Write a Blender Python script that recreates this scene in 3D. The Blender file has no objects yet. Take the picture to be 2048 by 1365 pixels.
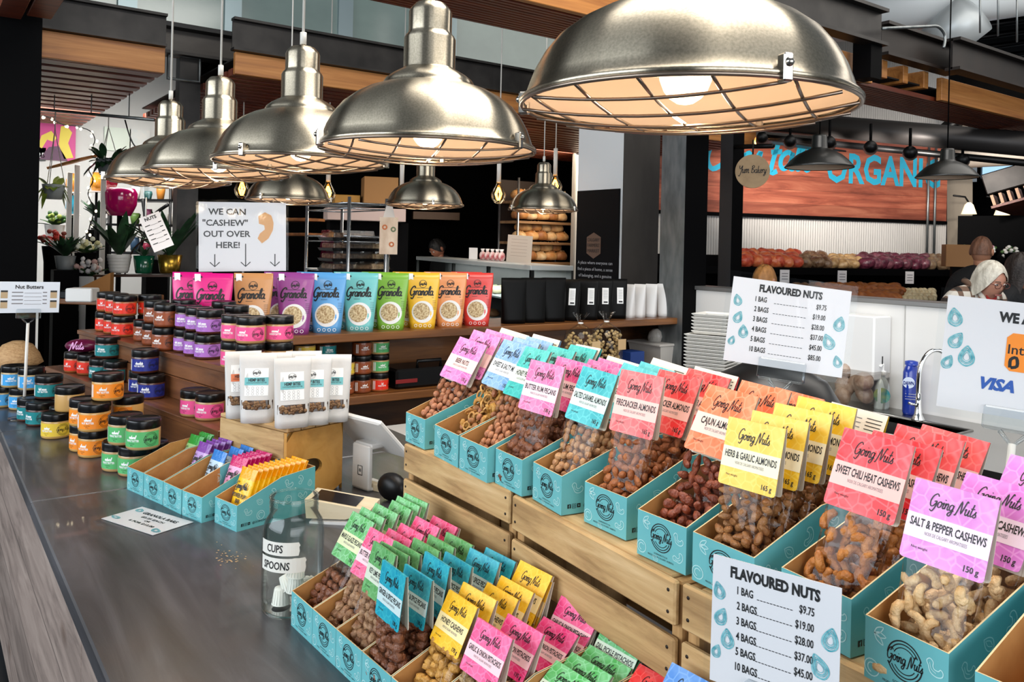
import bpy, math, random
from mathutils import Vector, Matrix
random.seed(7)
S = bpy.context.scene
COL = S.collection
PI = math.pi

# ------------------------------------------------------------------ camera
H = 1.66                      # eye height
FPX = 1650.0; CX = 1024.0; CY = 490.0      # focal length and principal point for a 2048 x 1365 frame
YAW = math.atan2(1194, 1650); ROLL = math.radians(1.3)
FW = Vector((math.sin(YAW), math.cos(YAW), 0)); RT = Vector((math.cos(YAW), -math.sin(YAW), 0)); UP = Vector((0, 0, 1))
CR = RT * math.cos(ROLL) + UP * math.sin(ROLL)
CU = UP * math.cos(ROLL) - RT * math.sin(ROLL)
EYE = Vector((0, 0, H))
cam = bpy.data.cameras.new('camera'); camo = bpy.data.objects.new('camera', cam); COL.objects.link(camo)
camo.matrix_world = Matrix(((CR.x, CU.x, -FW.x, 0), (CR.y, CU.y, -FW.y, 0), (CR.z, CU.z, -FW.z, H), (0, 0, 0, 1)))
cam.sensor_width = 36; cam.lens = FPX / 2048 * 36
cam.shift_y = -(682.5 - CY) / 2048
cam.clip_start = 0.05; cam.clip_end = 200
S.camera = camo
S.view_settings.view_transform = 'Standard'; S.view_settings.look = 'None'
S.view_settings.gamma = 1; S.view_settings.exposure = 0.32
S.cycles.transparent_max_bounces = 24; S.cycles.max_bounces = 8
S.cycles.glossy_bounces = 4; S.cycles.diffuse_bounces = 3; S.cycles.transmission_bounces = 6
S.cycles.sample_clamp_indirect = 4

def ray(px, py): return FW + CR * ((px - CX) / FPX) - CU * ((py - CY) / FPX)
def atz(px, py, z): d = ray(px, py); return EYE + d * ((z - H) / d.z)
def atX(px, py, x): d = ray(px, py); return EYE + d * (x / d.x)
def atY(px, py, y): d = ray(px, py); return EYE + d * (y / d.y)
def atd(px, py, d): return EYE + ray(px, py) * d

# ------------------------------------------------------------------ light
w = bpy.data.worlds.new('world'); S.world = w; w.use_nodes = True
w.node_tree.nodes['Background'].inputs[0].default_value = (0.80, 0.90, 1.0, 1)
w.node_tree.nodes['Background'].inputs[1].default_value = 0.16
def area(name, loc, target, sx, sy, power, color):
    l = bpy.data.lights.new(name, 'AREA'); l.shape = 'RECTANGLE'; l.size = sx; l.size_y = sy; l.energy = power; l.color = color
    o = bpy.data.objects.new(name, l); COL.objects.link(o); o.location = loc
    o.rotation_euler = (Vector(target) - Vector(loc)).to_track_quat('-Z', 'Y').to_euler()
    return o
area('daylight_window_left', (-4.5, 2.5, 2.9), (1, 2.0, 1.0), 7, 2.6, 340, (0.84, 0.92, 1.0))
area('fill_behind_camera', (0.5, -5, 2.3), (1.0, 1.5, 1.4), 8, 3.2, 300, (0.92, 0.96, 1.0))  # added light behind the camera, gives the metal lamp shades something bright to mirror
area('overhead_fill_stall', (1.9, 1.2, 4.3), (1.9, 1.2, 0), 2.2, 2.6, 120, (1.0, 0.96, 0.9))  # added overhead fill light for the stall, no real roof opening
area('bakery_fill', (3.6, 5.9, 2.66), (3.7, 6.3, 1.2), 1.6, .5, 26, (1.0, 0.9, 0.78))  # added fill that brightens the wire rack and baker, not an actual fitting
area('market_hall_lights', (7.0, 1.5, 4.2), (7.5, 3.5, 0), 5, 3, 95, (1.0, 0.94, 0.86))
area('plant_shop_lights', (1.2, 7.6, 2.62), (1.3, 8.6, 0.9), 2.0, 1.0, 60, (1.0, 0.98, 0.94))

# ------------------------------------------------------------------ materials
def lin(h):
    if isinstance(h, str):
        h = h.lstrip('#'); c = [int(h[i:i + 2], 16) / 255 for i in (0, 2, 4)]
        return tuple(x / 12.92 if x <= 0.04045 else ((x + 0.055) / 1.055) ** 2.4 for x in c) + (1,)
    return tuple(h) + (1,) if len(h) == 3 else tuple(h)
MC = {}
def newmat(name):
    m = bpy.data.materials.new(name); m.use_nodes = True
    nt = m.node_tree; return m, nt, nt.nodes['Principled BSDF']
def mat(name, col='#888888', rough=0.5, metal=0.0, emit=None, es=1.0, spec=0.5, coat=0.0, var=None, aniso=0, arot=0.0, bump=None):
    """plain principled surface; var=(second colour, scale, stretch xyz) mixes a noise, bump=(scale, strength)"""
    if name in MC: return MC[name]
    m, nt, b = newmat(name)
    b.inputs['Base Color'].default_value = lin(col); b.inputs['Roughness'].default_value = rough
    b.inputs['Metallic'].default_value = metal; b.inputs['Specular IOR Level'].default_value = spec
    b.inputs['Coat Weight'].default_value = coat; b.inputs['Coat Roughness'].default_value = 0.08
    if aniso:
        b.inputs['Anisotropic'].default_value = aniso
        b.inputs['Anisotropic Rotation'].default_value = arot
        t = nt.nodes.new('ShaderNodeTangent'); t.direction_type = 'RADIAL'; t.axis = 'Z'
        nt.links.new(t.outputs[0], b.inputs['Tangent'])
    if emit:
        b.inputs['Emission Color'].default_value = lin(emit); b.inputs['Emission Strength'].default_value = es
    if var or bump:
        tc = nt.nodes.new('ShaderNodeTexCoord')
    if var:
        c2, sc, st = var
        mp = nt.nodes.new('ShaderNodeMapping'); mp.inputs['Scale'].default_value = st
        nz = nt.nodes.new('ShaderNodeTexNoise'); nz.inputs['Scale'].default_value = sc; nz.inputs['Detail'].default_value = 5
        rp = nt.nodes.new('ShaderNodeValToRGB'); rp.color_ramp.elements[0].position = 0.35; rp.color_ramp.elements[1].position = 0.68
        rp.color_ramp.elements[0].color = lin(col); rp.color_ramp.elements[1].color = lin(c2)
        nt.links.new(tc.outputs['Object'], mp.inputs[0]); nt.links.new(mp.outputs[0], nz.inputs['Vector'])
        nt.links.new(nz.outputs[0], rp.inputs[0]); nt.links.new(rp.outputs[0], b.inputs['Base Color'])
    if bump:
        nb = nt.nodes.new('ShaderNodeTexNoise'); nb.inputs['Scale'].default_value = bump[0]; nb.inputs['Detail'].default_value = 4
        bp = nt.nodes.new('ShaderNodeBump'); bp.inputs['Strength'].default_value = bump[1]; bp.inputs['Distance'].default_value = 0.01
        nt.links.new(tc.outputs['Object'], nb.inputs['Vector']); nt.links.new(nb.outputs[0], bp.inputs['Height'])
        nt.links.new(bp.outputs[0], b.inputs['Normal'])
    MC[name] = m; return m
def wood(name, c1, c2, c3, axis=1, scale=9.0, rough=0.5, coat=0.0, knots=True, stretch=14, bump=0.15, plank=None):
    """wood grain stretched along one local axis; plank=(axis, width) darkens seams between boards"""
    if name in MC: return MC[name]
    m, nt, b = newmat(name); N = nt.nodes; L = nt.links
    tc = N.new('ShaderNodeTexCoord'); mp = N.new('ShaderNodeMapping')
    sc = [1.0, 1.0, 1.0]
    for i in range(3): sc[i] = 1.0 if i == axis else float(stretch)
    mp.inputs['Scale'].default_value = sc
    L.new(tc.outputs['Object'], mp.inputs[0])
    n1 = N.new('ShaderNodeTexNoise'); n1.inputs['Scale'].default_value = scale * 0.5; n1.inputs['Detail'].default_value = 8
    n1.inputs['Roughness'].default_value = 0.62; n1.inputs['Distortion'].default_value = 0.6
    L.new(mp.outputs[0], n1.inputs['Vector'])
    rp = N.new('ShaderNodeValToRGB'); e = rp.color_ramp.elements
    e[0].position = 0.28; e[0].color = lin(c1); e[1].position = 0.72; e[1].color = lin(c3)
    x = e.new(0.5); x.color = lin(c2)
    L.new(n1.outputs[0], rp.inputs[0]); out = rp.outputs[0]
    if knots:
        mp2 = N.new('ShaderNodeMapping'); mp2.inputs['Scale'].default_value = [1 if i == axis else 2.2 for i in range(3)]
        vo = N.new('ShaderNodeTexVoronoi'); vo.inputs['Scale'].default_value = scale * 0.45
        L.new(tc.outputs['Object'], mp2.inputs[0]); L.new(mp2.outputs[0], vo.inputs['Vector'])
        r2 = N.new('ShaderNodeValToRGB'); r2.color_ramp.elements[0].position = 0.03; r2.color_ramp.elements[1].position = 0.13
        r2.color_ramp.elements[0].color = (0.45, 0.36, 0.3, 1); r2.color_ramp.elements[1].color = (1, 1, 1, 1)
        L.new(vo.outputs['Distance'], r2.inputs[0])
        mx = N.new('ShaderNodeMixRGB'); mx.blend_type = 'MULTIPLY'; mx.inputs[0].default_value = 0.8
        L.new(out, mx.inputs[1]); L.new(r2.outputs[0], mx.inputs[2]); out = mx.outputs[0]
    if plank:
        sp = N.new('ShaderNodeSeparateXYZ'); L.new(tc.outputs['Object'], sp.inputs[0])
        a = N.new('ShaderNodeMath'); a.operation = 'DIVIDE'; a.inputs[1].default_value = plank[1]; L.new(sp.outputs[plank[0]], a.inputs[0])
        fr = N.new('ShaderNodeMath'); fr.operation = 'FRACT'; L.new(a.outputs[0], fr.inputs[0])
        r3 = N.new('ShaderNodeValToRGB'); el = r3.color_ramp.elements
        el[0].position = 0.0; el[0].color = (0.12, 0.1, 0.1, 1); el[1].position = 0.035; el[1].color = (1, 1, 1, 1)
        L.new(fr.outputs[0], r3.inputs[0])
        fl = N.new('ShaderNodeMath'); fl.operation = 'FLOOR'; L.new(a.outputs[0], fl.inputs[0])
        wn = N.new('ShaderNodeTexWhiteNoise'); wn.noise_dimensions = '1D'; L.new(fl.outputs[0], wn.inputs['W'])
        hv = N.new('ShaderNodeMapRange'); hv.inputs[3].default_value = 0.75; hv.inputs[4].default_value = 1.15; L.new(wn.outputs[0], hv.inputs[0])
        m1 = N.new('ShaderNodeMixRGB'); m1.blend_type = 'MULTIPLY'; m1.inputs[0].default_value = 1; L.new(out, m1.inputs[1]); L.new(r3.outputs[0], m1.inputs[2])
        m2 = N.new('ShaderNodeMixRGB'); m2.blend_type = 'MULTIPLY'; m2.inputs[0].default_value = 1; L.new(m1.outputs[0], m2.inputs[1]); L.new(hv.outputs[0], m2.inputs[2])
        out = m2.outputs[0]
    L.new(out, b.inputs['Base Color']); b.inputs['Roughness'].default_value = rough; b.inputs['Coat Weight'].default_value = coat
    bp = N.new('ShaderNodeBump'); bp.inputs['Strength'].default_value = bump; bp.inputs['Distance'].default_value = 0.004
    L.new(n1.outputs[0], bp.inputs['Height']); L.new(bp.outputs[0], b.inputs['Normal'])
    MC[name] = m; return m
def clear(name, tint='#ffffff', gloss=0.06, rough=0.05, wrinkle=None, blend=0.25, cap=0.6):
    """thin clear sheet: mostly see-through, mirrors the lights more at grazing angles"""
    if name in MC: return MC[name]
    m = bpy.data.materials.new(name); m.use_nodes = True; nt = m.node_tree; N = nt.nodes; L = nt.links
    N.remove(N['Principled BSDF'])
    t = N.new('ShaderNodeBsdfTransparent'); t.inputs[0].default_value = lin(tint)
    g = N.new('ShaderNodeBsdfGlossy'); g.inputs['Roughness'].default_value = rough
    lw = N.new('ShaderNodeLayerWeight'); lw.inputs['Blend'].default_value = blend
    ad = N.new('ShaderNodeMath'); ad.operation = 'ADD'; ad.inputs[1].default_value = gloss; ad.use_clamp = True
    ml = N.new('ShaderNodeMath'); ml.operation = 'MULTIPLY'; ml.inputs[1].default_value = cap; L.new(lw.outputs['Fresnel'], ml.inputs[0]); L.new(ml.outputs[0], ad.inputs[0])
    mx = N.new('ShaderNodeMixShader'); L.new(ad.outputs[0], mx.inputs[0]); L.new(t.outputs[0], mx.inputs[1]); L.new(g.outputs[0], mx.inputs[2])
    L.new(mx.outputs[0], N['Material Output'].inputs[0])
    if wrinkle:
        tc = N.new('ShaderNodeTexCoord'); mp = N.new('ShaderNodeMapping'); mp.inputs['Scale'].default_value = (1, 1, 0.35)
        nz = N.new('ShaderNodeTexNoise'); nz.inputs['Scale'].default_value = wrinkle[0]; nz.inputs['Detail'].default_value = 2; nz.inputs['Distortion'].default_value = 1.5
        bp = N.new('ShaderNodeBump'); bp.inputs['Strength'].default_value = wrinkle[1]; bp.inputs['Distance'].default_value = 0.01
        L.new(tc.outputs['Object'], mp.inputs[0]); L.new(mp.outputs[0], nz.inputs['Vector']); L.new(nz.outputs[0], bp.inputs['Height'])
        L.new(bp.outputs[0], g.inputs['Normal']); L.new(bp.outputs[0], lw.inputs['Normal'])
    MC[name] = m; return m
def printed(name, base, light, cell=75, rough=0.35):
    """watercolour print with pale line drawing, as on the header cards"""
    if name in MC: return MC[name]
    m, nt, b = newmat(name); N = nt.nodes; L = nt.links
    tc = N.new('ShaderNodeTexCoord')
    nz = N.new('ShaderNodeTexNoise'); nz.inputs['Scale'].default_value = 28; nz.inputs['Detail'].default_value = 3
    L.new(tc.outputs['Object'], nz.inputs['Vector'])
    vo = N.new('ShaderNodeTexVoronoi'); vo.feature = 'DISTANCE_TO_EDGE'; vo.inputs['Scale'].default_value = cell
    L.new(tc.outputs['Object'], vo.inputs['Vector'])
    r1 = N.new('ShaderNodeValToRGB'); r1.color_ramp.elements[0].position = 0.42; r1.color_ramp.elements[1].position = 0.85
    r1.color_ramp.elements[0].color = lin(base); r1.color_ramp.elements[1].color = lin(light); L.new(nz.outputs[0], r1.inputs[0])
    r2 = N.new('ShaderNodeValToRGB'); r2.color_ramp.elements[0].position = 0.02; r2.color_ramp.elements[1].position = 0.09
    r2.color_ramp.elements[0].color = (1, 1, 1, 1); r2.color_ramp.elements[1].color = (0, 0, 0, 1); L.new(vo.outputs['Distance'], r2.inputs[0])
    sc = N.new('ShaderNodeMath'); sc.operation = 'MULTIPLY'; sc.inputs[1].default_value = 0.6; L.new(r2.outputs[0], sc.inputs[0])
    mx = N.new('ShaderNodeMixRGB'); mx.inputs[2].default_value = lin(light); L.new(sc.outputs[0], mx.inputs[0]); L.new(r1.outputs[0], mx.inputs[1])
    L.new(mx.outputs[0], b.inputs['Base Color']); b.inputs['Roughness'].default_value = rough
    MC[name] = m; return m

# ------------------------------------------------------------------ mesh builder
TXT = {}
def text_geo(s, bold=0.0, shear=0.0):
    k = (s, bold, shear)
    if k in TXT: return TXT[k]
    cu = bpy.data.curves.new('t', 'FONT'); cu.body = s; cu.size = 1; cu.resolution_u = 2; cu.offset = bold; cu.shear = shear
    ob = bpy.data.objects.new('t', cu)
    me = bpy.data.meshes.new_from_object(ob)
    vs = [(v.co.x, v.co.y) for v in me.vertices]; fs = [tuple(p.vertices) for p in me.polygons]
    if vs:
        x0 = min(v[0] for v in vs); x1 = max(v[0] for v in vs)
        vs = [(x - x0, y) for x, y in vs]; wd = x1 - x0
    else: wd = 0
    bpy.data.objects.remove(ob); bpy.data.curves.remove(cu); bpy.data.meshes.remove(me)
    TXT[k] = (vs, fs, wd); return TXT[k]
def crom(pts, n=5):
    if len(pts) < 3: return [Vector(q) for q in pts]
    P = [pts[0]] + list(pts) + [pts[-1]]; out = []
    for i in range(1, len(P) - 2):
        a, b, c, d = (Vector(P[i - 1]), Vector(P[i]), Vector(P[i + 1]), Vector(P[i + 2]))
        for k in range(n):
            t = k / n
            out.append(0.5 * ((2 * b) + (c - a) * t + (2 * a - 5 * b + 4 * c - d) * t * t + (3 * b - a - 3 * c + d) * t ** 3))
    out.append(Vector(P[-2])); return out
GL = {
 'a': (0.55, [[(.42, .42), (.25, .5), (.08, .35), (.08, .12), (.22, 0), (.4, .15), (.44, .5), (.42, .12), (.5, 0), (.6, .08)]]),
 'o': (0.5, [[(.3, .5), (.1, .4), (.06, .15), (.2, 0), (.4, .12), (.42, .38), (.3, .5), (.42, .4), (.55, .42)]]),
 'i': (0.28, [[(.05, .3), (.15, .5), (.12, .12), (.2, 0), (.32, .08)], [(.2, .7), (.22, .76)]]),
 'n': (0.48, [[(.02, .3), (.1, .5), (.08, 0), (.1, .28), (.25, .5), (.36, .4), (.34, .1), (.42, 0), (.52, .08)]]),
 'm': (0.72, [[(.02, .3), (.1, .5), (.08, 0), (.1, .28), (.22, .5), (.32, .4), (.3, 0), (.34, .28), (.48, .5), (.58, .4), (.56, .1), (.64, 0), (.74, .08)]]),
 'g': (0.52, [[(.42, .42), (.25, .5), (.08, .35), (.1, .1), (.25, .02), (.42, .2), (.44, .5), (.42, -.1), (.3, -.4), (.1, -.38), (.12, -.2), (.55, .08)]]),
 'u': (0.52, [[(.02, .35), (.1, .5), (.08, .15), (.18, 0), (.35, .15), (.4, .5), (.38, .12), (.46, 0), (.56, .08)]]),
 't': (0.34, [[(.2, 1), (.12, .3), (.16, .02), (.34, .08)], [(0, .62), (.38, .66)]]),
 's': (0.38, [[(0, .1), (.15, .3), (.25, .5), (.2, .35), (.33, .15), (.2, 0), (.05, .06)]]),
 'r': (0.36, [[(.02, .3), (.12, .5), (.1, 0), (.12, .3), (.25, .5), (.36, .44)]]),
 'l': (0.3, [[(.05, .1), (.25, .6), (.28, 1), (.16, .95), (.1, .4), (.16, .03), (.3, .08)]]),
 'k': (0.42, [[(.1, 1), (.08, 0)], [(.1, .2), (.32, .48)], [(.14, .24), (.34, 0), (.44, .08)]]),
 'e': (0.4, [[(.05, .2), (.35, .3), (.26, .5), (.1, .4), (.08, .12), (.2, 0), (.42, .1)]]),
 'y': (0.5, [[(.02, .35), (.1, .5), (.1, .15), (.22, 0), (.38, .2), (.42, .5), (.4, -.1), (.25, -.4), (.08, -.3), (.5, .08)]]),
 'b': (0.42, [[(.1, 1), (.06, .1), (.2, 0), (.36, .15), (.3, .42), (.1, .3)]]),
 'd': (0.52, [[(.4, .4), (.22, .5), (.06, .25), (.18, 0), (.38, .2), (.46, 1), (.42, .1), (.54, .06)]]),
 'h': (0.48, [[(.12, 1), (.08, 0), (.12, .3), (.28, .5), (.36, .3), (.34, 0), (.48, .06)]]),
 'c': (0.4, [[(.36, .4), (.22, .5), (.06, .25), (.2, 0), (.42, .1)]]),
 'w': (0.66, [[(.02, .45), (.08, .1), (.18, 0), (.3, .4), (.36, .05), (.46, 0), (.58, .5), (.66, .44)]]),
 'p': (0.48, [[(.08, .5), (.06, -.4)], [(.08, .3), (.26, .5), (.38, .25), (.22, 0), (.08, .1)]]),
 'G': (0.82, [[(.72, .86), (.52, 1.05), (.2, .85), (.05, .4), (.2, 0), (.48, .04), (.7, .45), (.44, .4)], [(.7, .45), (.7, 0), (.5, -.42), (.22, -.3)]]),
 'N': (0.82, [[(-.1, -.16), (.04, -.12), (.28, 1.0), (.5, 0), (.76, 1.05), (.9, .98)]]),
 'Y': (0.55, [[(0, .95), (.08, .6), (.28, .55), (.5, .95), (.42, .2), (.22, -.4), (.02, -.3)]]),
 'B': (0.62, [[(.12, 1), (.1, 0)], [(0, .9), (.3, 1.05), (.5, .85), (.16, .55), (.56, .4), (.4, .02), (.05, .1)]]),
 'C': (0.7, [[(.7, .8), (.5, 1.02), (.15, .8), (.06, .3), (.3, 0), (.66, .2)]]),
 ' ': (0.3, []), }
class MB:
    def __init__(s): s.v = []; s.f = []; s.mi = []; s.sm = []; s.ms = []
    def m(s, m):
        if m not in s.ms: s.ms.append(m)
        return s.ms.index(m)
    def add(s, vs, fs, m, M=None, smooth=False):
        o = len(s.v); i = s.m(m)
        s.v += [tuple(M @ Vector(v)) if M else tuple(v) for v in vs]
        for f in fs: s.f.append(tuple(k + o for k in f)); s.mi.append(i); s.sm.append(smooth)
        return s
    def box(s, x0, x1, y0, y1, z0, z1, m, M=None, top=None):
        t = top or (0, 0, 0, 0)     # inset of the top rectangle
        vs = [(x0, y0, z0), (x1, y0, z0), (x1, y1, z0), (x0, y1, z0), (x0 + t[0], y0 + t[2], z1), (x1 - t[1], y0 + t[2], z1), (x1 - t[1], y1 - t[3], z1), (x0 + t[0], y1 - t[3], z1)]
        return s.add(vs, [(3, 2, 1, 0), (4, 5, 6, 7), (0, 1, 5, 4), (1, 2, 6, 5), (2, 3, 7, 6), (3, 0, 4, 7)], m, M)
    def bbox(s, x0, x1, y0, y1, z0, z1, m, b=0.003, M=None):
        """box with chamfered edges"""
        c = [(x0, x1), (y0, y1), (z0, z1)]; vs = []; ix = {}
        for i in (0, 1):
            for j in (0, 1):
                for k in (0, 1):
                    for ax in range(3):
                        p = [c[0][i], c[1][j], c[2][k]]; sg = [(-1, 1)[i == 0], (-1, 1)[j == 0], (-1, 1)[k == 0]]
                        for q in range(3):
                            if q != ax: p[q] += sg[q] * b
                        ix[(i, j, k, ax)] = len(vs); vs.append(tuple(p))
        fs = []
        for ax in range(3):
            o = [q for q in range(3) if q != ax]
            for e in (0, 1):
                f = []
                for a, b2 in ((0, 0), (1, 0), (1, 1), (0, 1)):
                    t = [0, 0, 0]; t[ax] = e; t[o[0]] = a; t[o[1]] = b2; f.append(ix[(*t, ax)])
                fs.append(tuple(f))
            for a in (0, 1):
                for b2 in (0, 1):
                    t0 = [0, 0, 0]; t1 = [0, 0, 0]; t0[ax] = 0; t1[ax] = 1
                    for t in (t0, t1): t[o[0]] = a; t[o[1]] = b2
                    fs.append((ix[(*t0, o[0])], ix[(*t1, o[0])], ix[(*t1, o[1])], ix[(*t0, o[1])]))
        for i in (0, 1):
            for j in (0, 1):
                for k in (0, 1): fs.append(tuple(ix[(i, j, k, a)] for a in range(3)))
        return s.add(vs, fs, m, M)
    def lathe(s, prof, m, n=32, M=None, smooth=True, sx=1, sy=1):
        vs = []; fs = []
        for r, z in prof:
            for k in range(n):
                a = 2 * PI * k / n; vs.append((r * math.cos(a) * sx, r * math.sin(a) * sy, z))
        for i in range(len(prof) - 1):
            for k in range(n):
                k2 = (k + 1) % n; fs.append((i * n + k, i * n + k2, (i + 1) * n + k2, (i + 1) * n + k))
        if prof[0][0] > 1e-6: pass
        return s.add(vs, fs, m, M, smooth)
    def disc(s, r, z, m, n=32, M=None, sx=1, sy=1):
        vs = [(r * math.cos(2 * PI * k / n) * sx, r * math.sin(2 * PI * k / n) * sy, z) for k in range(n)]
        return s.add(vs, [tuple(range(n))], m, M)
    def tube(s, path, r, m, n=8, M=None, closed=False, caps=True):
        P = [Vector(p) for p in path]; vs = []; fs = []; L = len(P)
        rr = r if isinstance(r, (list, tuple)) else [r] * L
        pn = None
        for i, p in enumerate(P):
            a = P[(i - 1) % L] if (closed or i > 0) else p; b = P[(i + 1) % L] if (closed or i < L - 1) else p
            t = (b - a).normalized() if (b - a).length > 1e-9 else Vector((0, 0, 1))
            if pn is None:
                u = t.orthogonal().normalized()
            else:
                u = pn - t * pn.dot(t); u = u.normalized() if u.length > 1e-6 else t.orthogonal().normalized()
            pn = u; w2 = t.cross(u)
            for k in range(n):
                g = 2 * PI * k / n; vs.append(p + (u * math.cos(g) + w2 * math.sin(g)) * rr[i])
        for i in range(L if closed else L - 1):
            j = (i + 1) % L
            for k in range(n):
                k2 = (k + 1) % n; fs.append((i * n + k, i * n + k2, j * n + k2, j * n + k))
        if caps and not closed: fs += [tuple(range(n))[::-1], tuple(range((L - 1) * n, L * n))]
        return s.add(vs, fs, m, M, True)
    def ell(s, c, r, m, R=None, n=10, k=7, fn=None, smooth=True):
        vs = []; fs = []
        for i in range(k + 1):
            ph = PI * i / k
            for j in range(n):
                th = 2 * PI * j / n
                p = Vector((math.sin(ph) * math.cos(th), math.sin(ph) * math.sin(th), math.cos(ph)))
                if fn: p = fn(p)
                p = Vector((p.x * r[0], p.y * r[1], p.z * r[2]))
                if R: p = R @ p
                vs.append(p + Vector(c))
        for i in range(k):
            for j in range(n):
                j2 = (j + 1) % n; fs.append((i * n + j, (i + 1) * n + j, (i + 1) * n + j2, i * n + j2))
        return s.add(vs, fs, m, None, smooth)
    def poly(s, pts, m, M=None): return s.add(pts, [tuple(range(len(pts)))], m, M)
    def prism(s, pts, h0, h1, m, mp=lambda x, y, h: (x, y, h), M=None, smooth=False):
        """outline in 2D pushed from h0 to h1"""
        n = len(pts); vs = [mp(x, y, h0) for x, y in pts] + [mp(x, y, h1) for x, y in pts]
        fs = [tuple(range(n))[::-1], tuple(range(n, 2 * n))] + [(i, (i + 1) % n, n + (i + 1) % n, n + i) for i in range(n)]
        return s.add(vs, fs, m, M, smooth)
    def text(s, t, x, y, h, m, mp, xs=1.0, align='c', bold=0.0, shear=0.0, fit=None):
        vs, fs, wd = text_geo(t, bold, shear)
        k = h / 0.73
        kx = k * xs
        if fit and wd * kx > fit: kx = fit / wd
        off = {'l': 0, 'c': -wd * kx / 2, 'r': -wd * kx}[align]
        return s.add([mp(x + off + a * kx, y + b * k) for a, b in vs], fs, m)
    def ribbon(s, pts, wd, m, mp, n=5, closed=False):
        P = crom([tuple(p) + (0,) for p in (list(pts) + [pts[0]] if closed else pts)], n); vs = []; fs = []
        for i, p in enumerate(P):
            a = P[max(i - 1, 0)]; b = P[min(i + 1, len(P) - 1)]; t = (b - a)
            t = t.normalized() if t.length > 1e-9 else Vector((1, 0, 0)); nn = Vector((-t.y, t.x, 0)) * (wd / 2)
            vs += [mp(p.x + nn.x, p.y + nn.y), mp(p.x - nn.x, p.y - nn.y)]
        for i in range(len(P) - 1): fs.append((2 * i, 2 * i + 1, 2 * i + 3, 2 * i + 2))
        return s.add(vs, fs, m)
    def ring(s, x, y, r, wd, m, mp, n=28, a0=0, a1=2 * PI, ry=None):
        vs = []; ry = ry or r
        for i in range(n + 1):
            a = a0 + (a1 - a0) * i / n
            vs += [mp(x + (r - wd / 2) * math.cos(a), y + (ry - wd / 2) * math.sin(a)), mp(x + (r + wd / 2) * math.cos(a), y + (ry + wd / 2) * math.sin(a))]
        return s.add(vs, [(2 * i, 2 * i + 1, 2 * i + 3, 2 * i + 2) for i in range(n)], m)
    def script(s, t, x, y, h, m, mp, wd=0.09, align='c', xs=1.0, n=4):
        tot = sum(GL[c][0] for c in t) * h * xs; x0 = x - (tot / 2 if align == 'c' else 0)
        for c in t:
            adv, st = GL[c]
            for q in st:
                s.ribbon([(x0 + (px + py * 0.22) * h * xs, y + py * h) for px, py in q], wd * h, m, mp, n)
            x0 += adv * h * xs
        return s
    def build(s, name, parent=None, loc=None, rot=None):
        me = bpy.data.meshes.new(name); me.from_pydata(s.v, [], s.f)
        for m in s.ms: me.materials.append(m)
        me.polygons.foreach_set('material_index', s.mi); me.polygons.foreach_set('use_smooth', s.sm); me.update()
        o = bpy.data.objects.new(name, me); COL.objects.link(o)
        if parent: o.parent = parent
        if loc: o.location = loc
        if rot: o.rotation_euler = rot
        return o
def tag(o, label, cat, group=None, kind=None):
    o['label'] = label; o['category'] = cat
    if group: o['group'] = group
    if kind: o['kind'] = kind
    return o
def thing(name, label, cat, loc=(0, 0, 0), rz=0.0, group=None, M=None):
    o = bpy.data.objects.new(name, None); COL.objects.link(o); o.empty_display_size = 0.05
    if M: o.matrix_world = M
    else: o.location = loc; o.rotation_euler = (0, 0, rz)
    return tag(o, label, cat, group)
def struct(mb, name, parent=None, loc=None, rot=None):
    o = mb.build(name, parent, loc, rot)
    if not parent: o['kind'] = 'structure'
    return o
def dup(root, label=None, M=None, loc=None, rz=None, group=None):
    r = root.copy(); COL.objects.link(r)
    if M: r.matrix_world = M
    if loc is not None: r.location = loc
    if rz is not None: r.rotation_euler = (0, 0, rz)
    if label: r['label'] = label
    if group: r['group'] = group
    for ch in root.children:
        c = ch.copy(); COL.objects.link(c); c.parent = r
        for g in ch.children:
            d = g.copy(); COL.objects.link(d); d.parent = c
    return r
def frame(o, x, y, z=None):
    """matrix with origin o and axes x (width), y (depth), z (up)"""
    x = Vector(x).normalized(); y = Vector(y); z = x.cross(y).normalized(); y = z.cross(x)
    return Matrix(((x.x, y.x, z.x, o[0]), (x.y, y.y, z.y, o[1]), (x.z, y.z, z.z, o[2]), (0, 0, 0, 1)))
def ordinal(i): return ['first', 'second', 'third', 'fourth', 'fifth', 'sixth', 'seventh', 'eighth', 'ninth', 'tenth', 'eleventh', 'twelfth', 'thirteenth', 'fourteenth', 'fifteenth'][i]
def YZ(x): return lambda a, b: (a, x, b)       # drawing plane facing -Y at depth x
BLACK = mat('black_ink', '#101012', 0.5); WHITE = mat('white_ink', '#f2f2f0', 0.5); GREYINK = mat('grey_ink', '#77757a', 0.5)
# ------------------------------------------------------------------ levels shared by many things
ZC = 0.92        # worktop of the service counter
ZT = 1.205       # top of the slatted crates
ZS = 1.22        # top board of the back shelf
ZK = 0.873       # sink worktop
YS = 3.62        # front edge of the back shelf
XW = 4.05        # inner face of the white half wall

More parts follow.
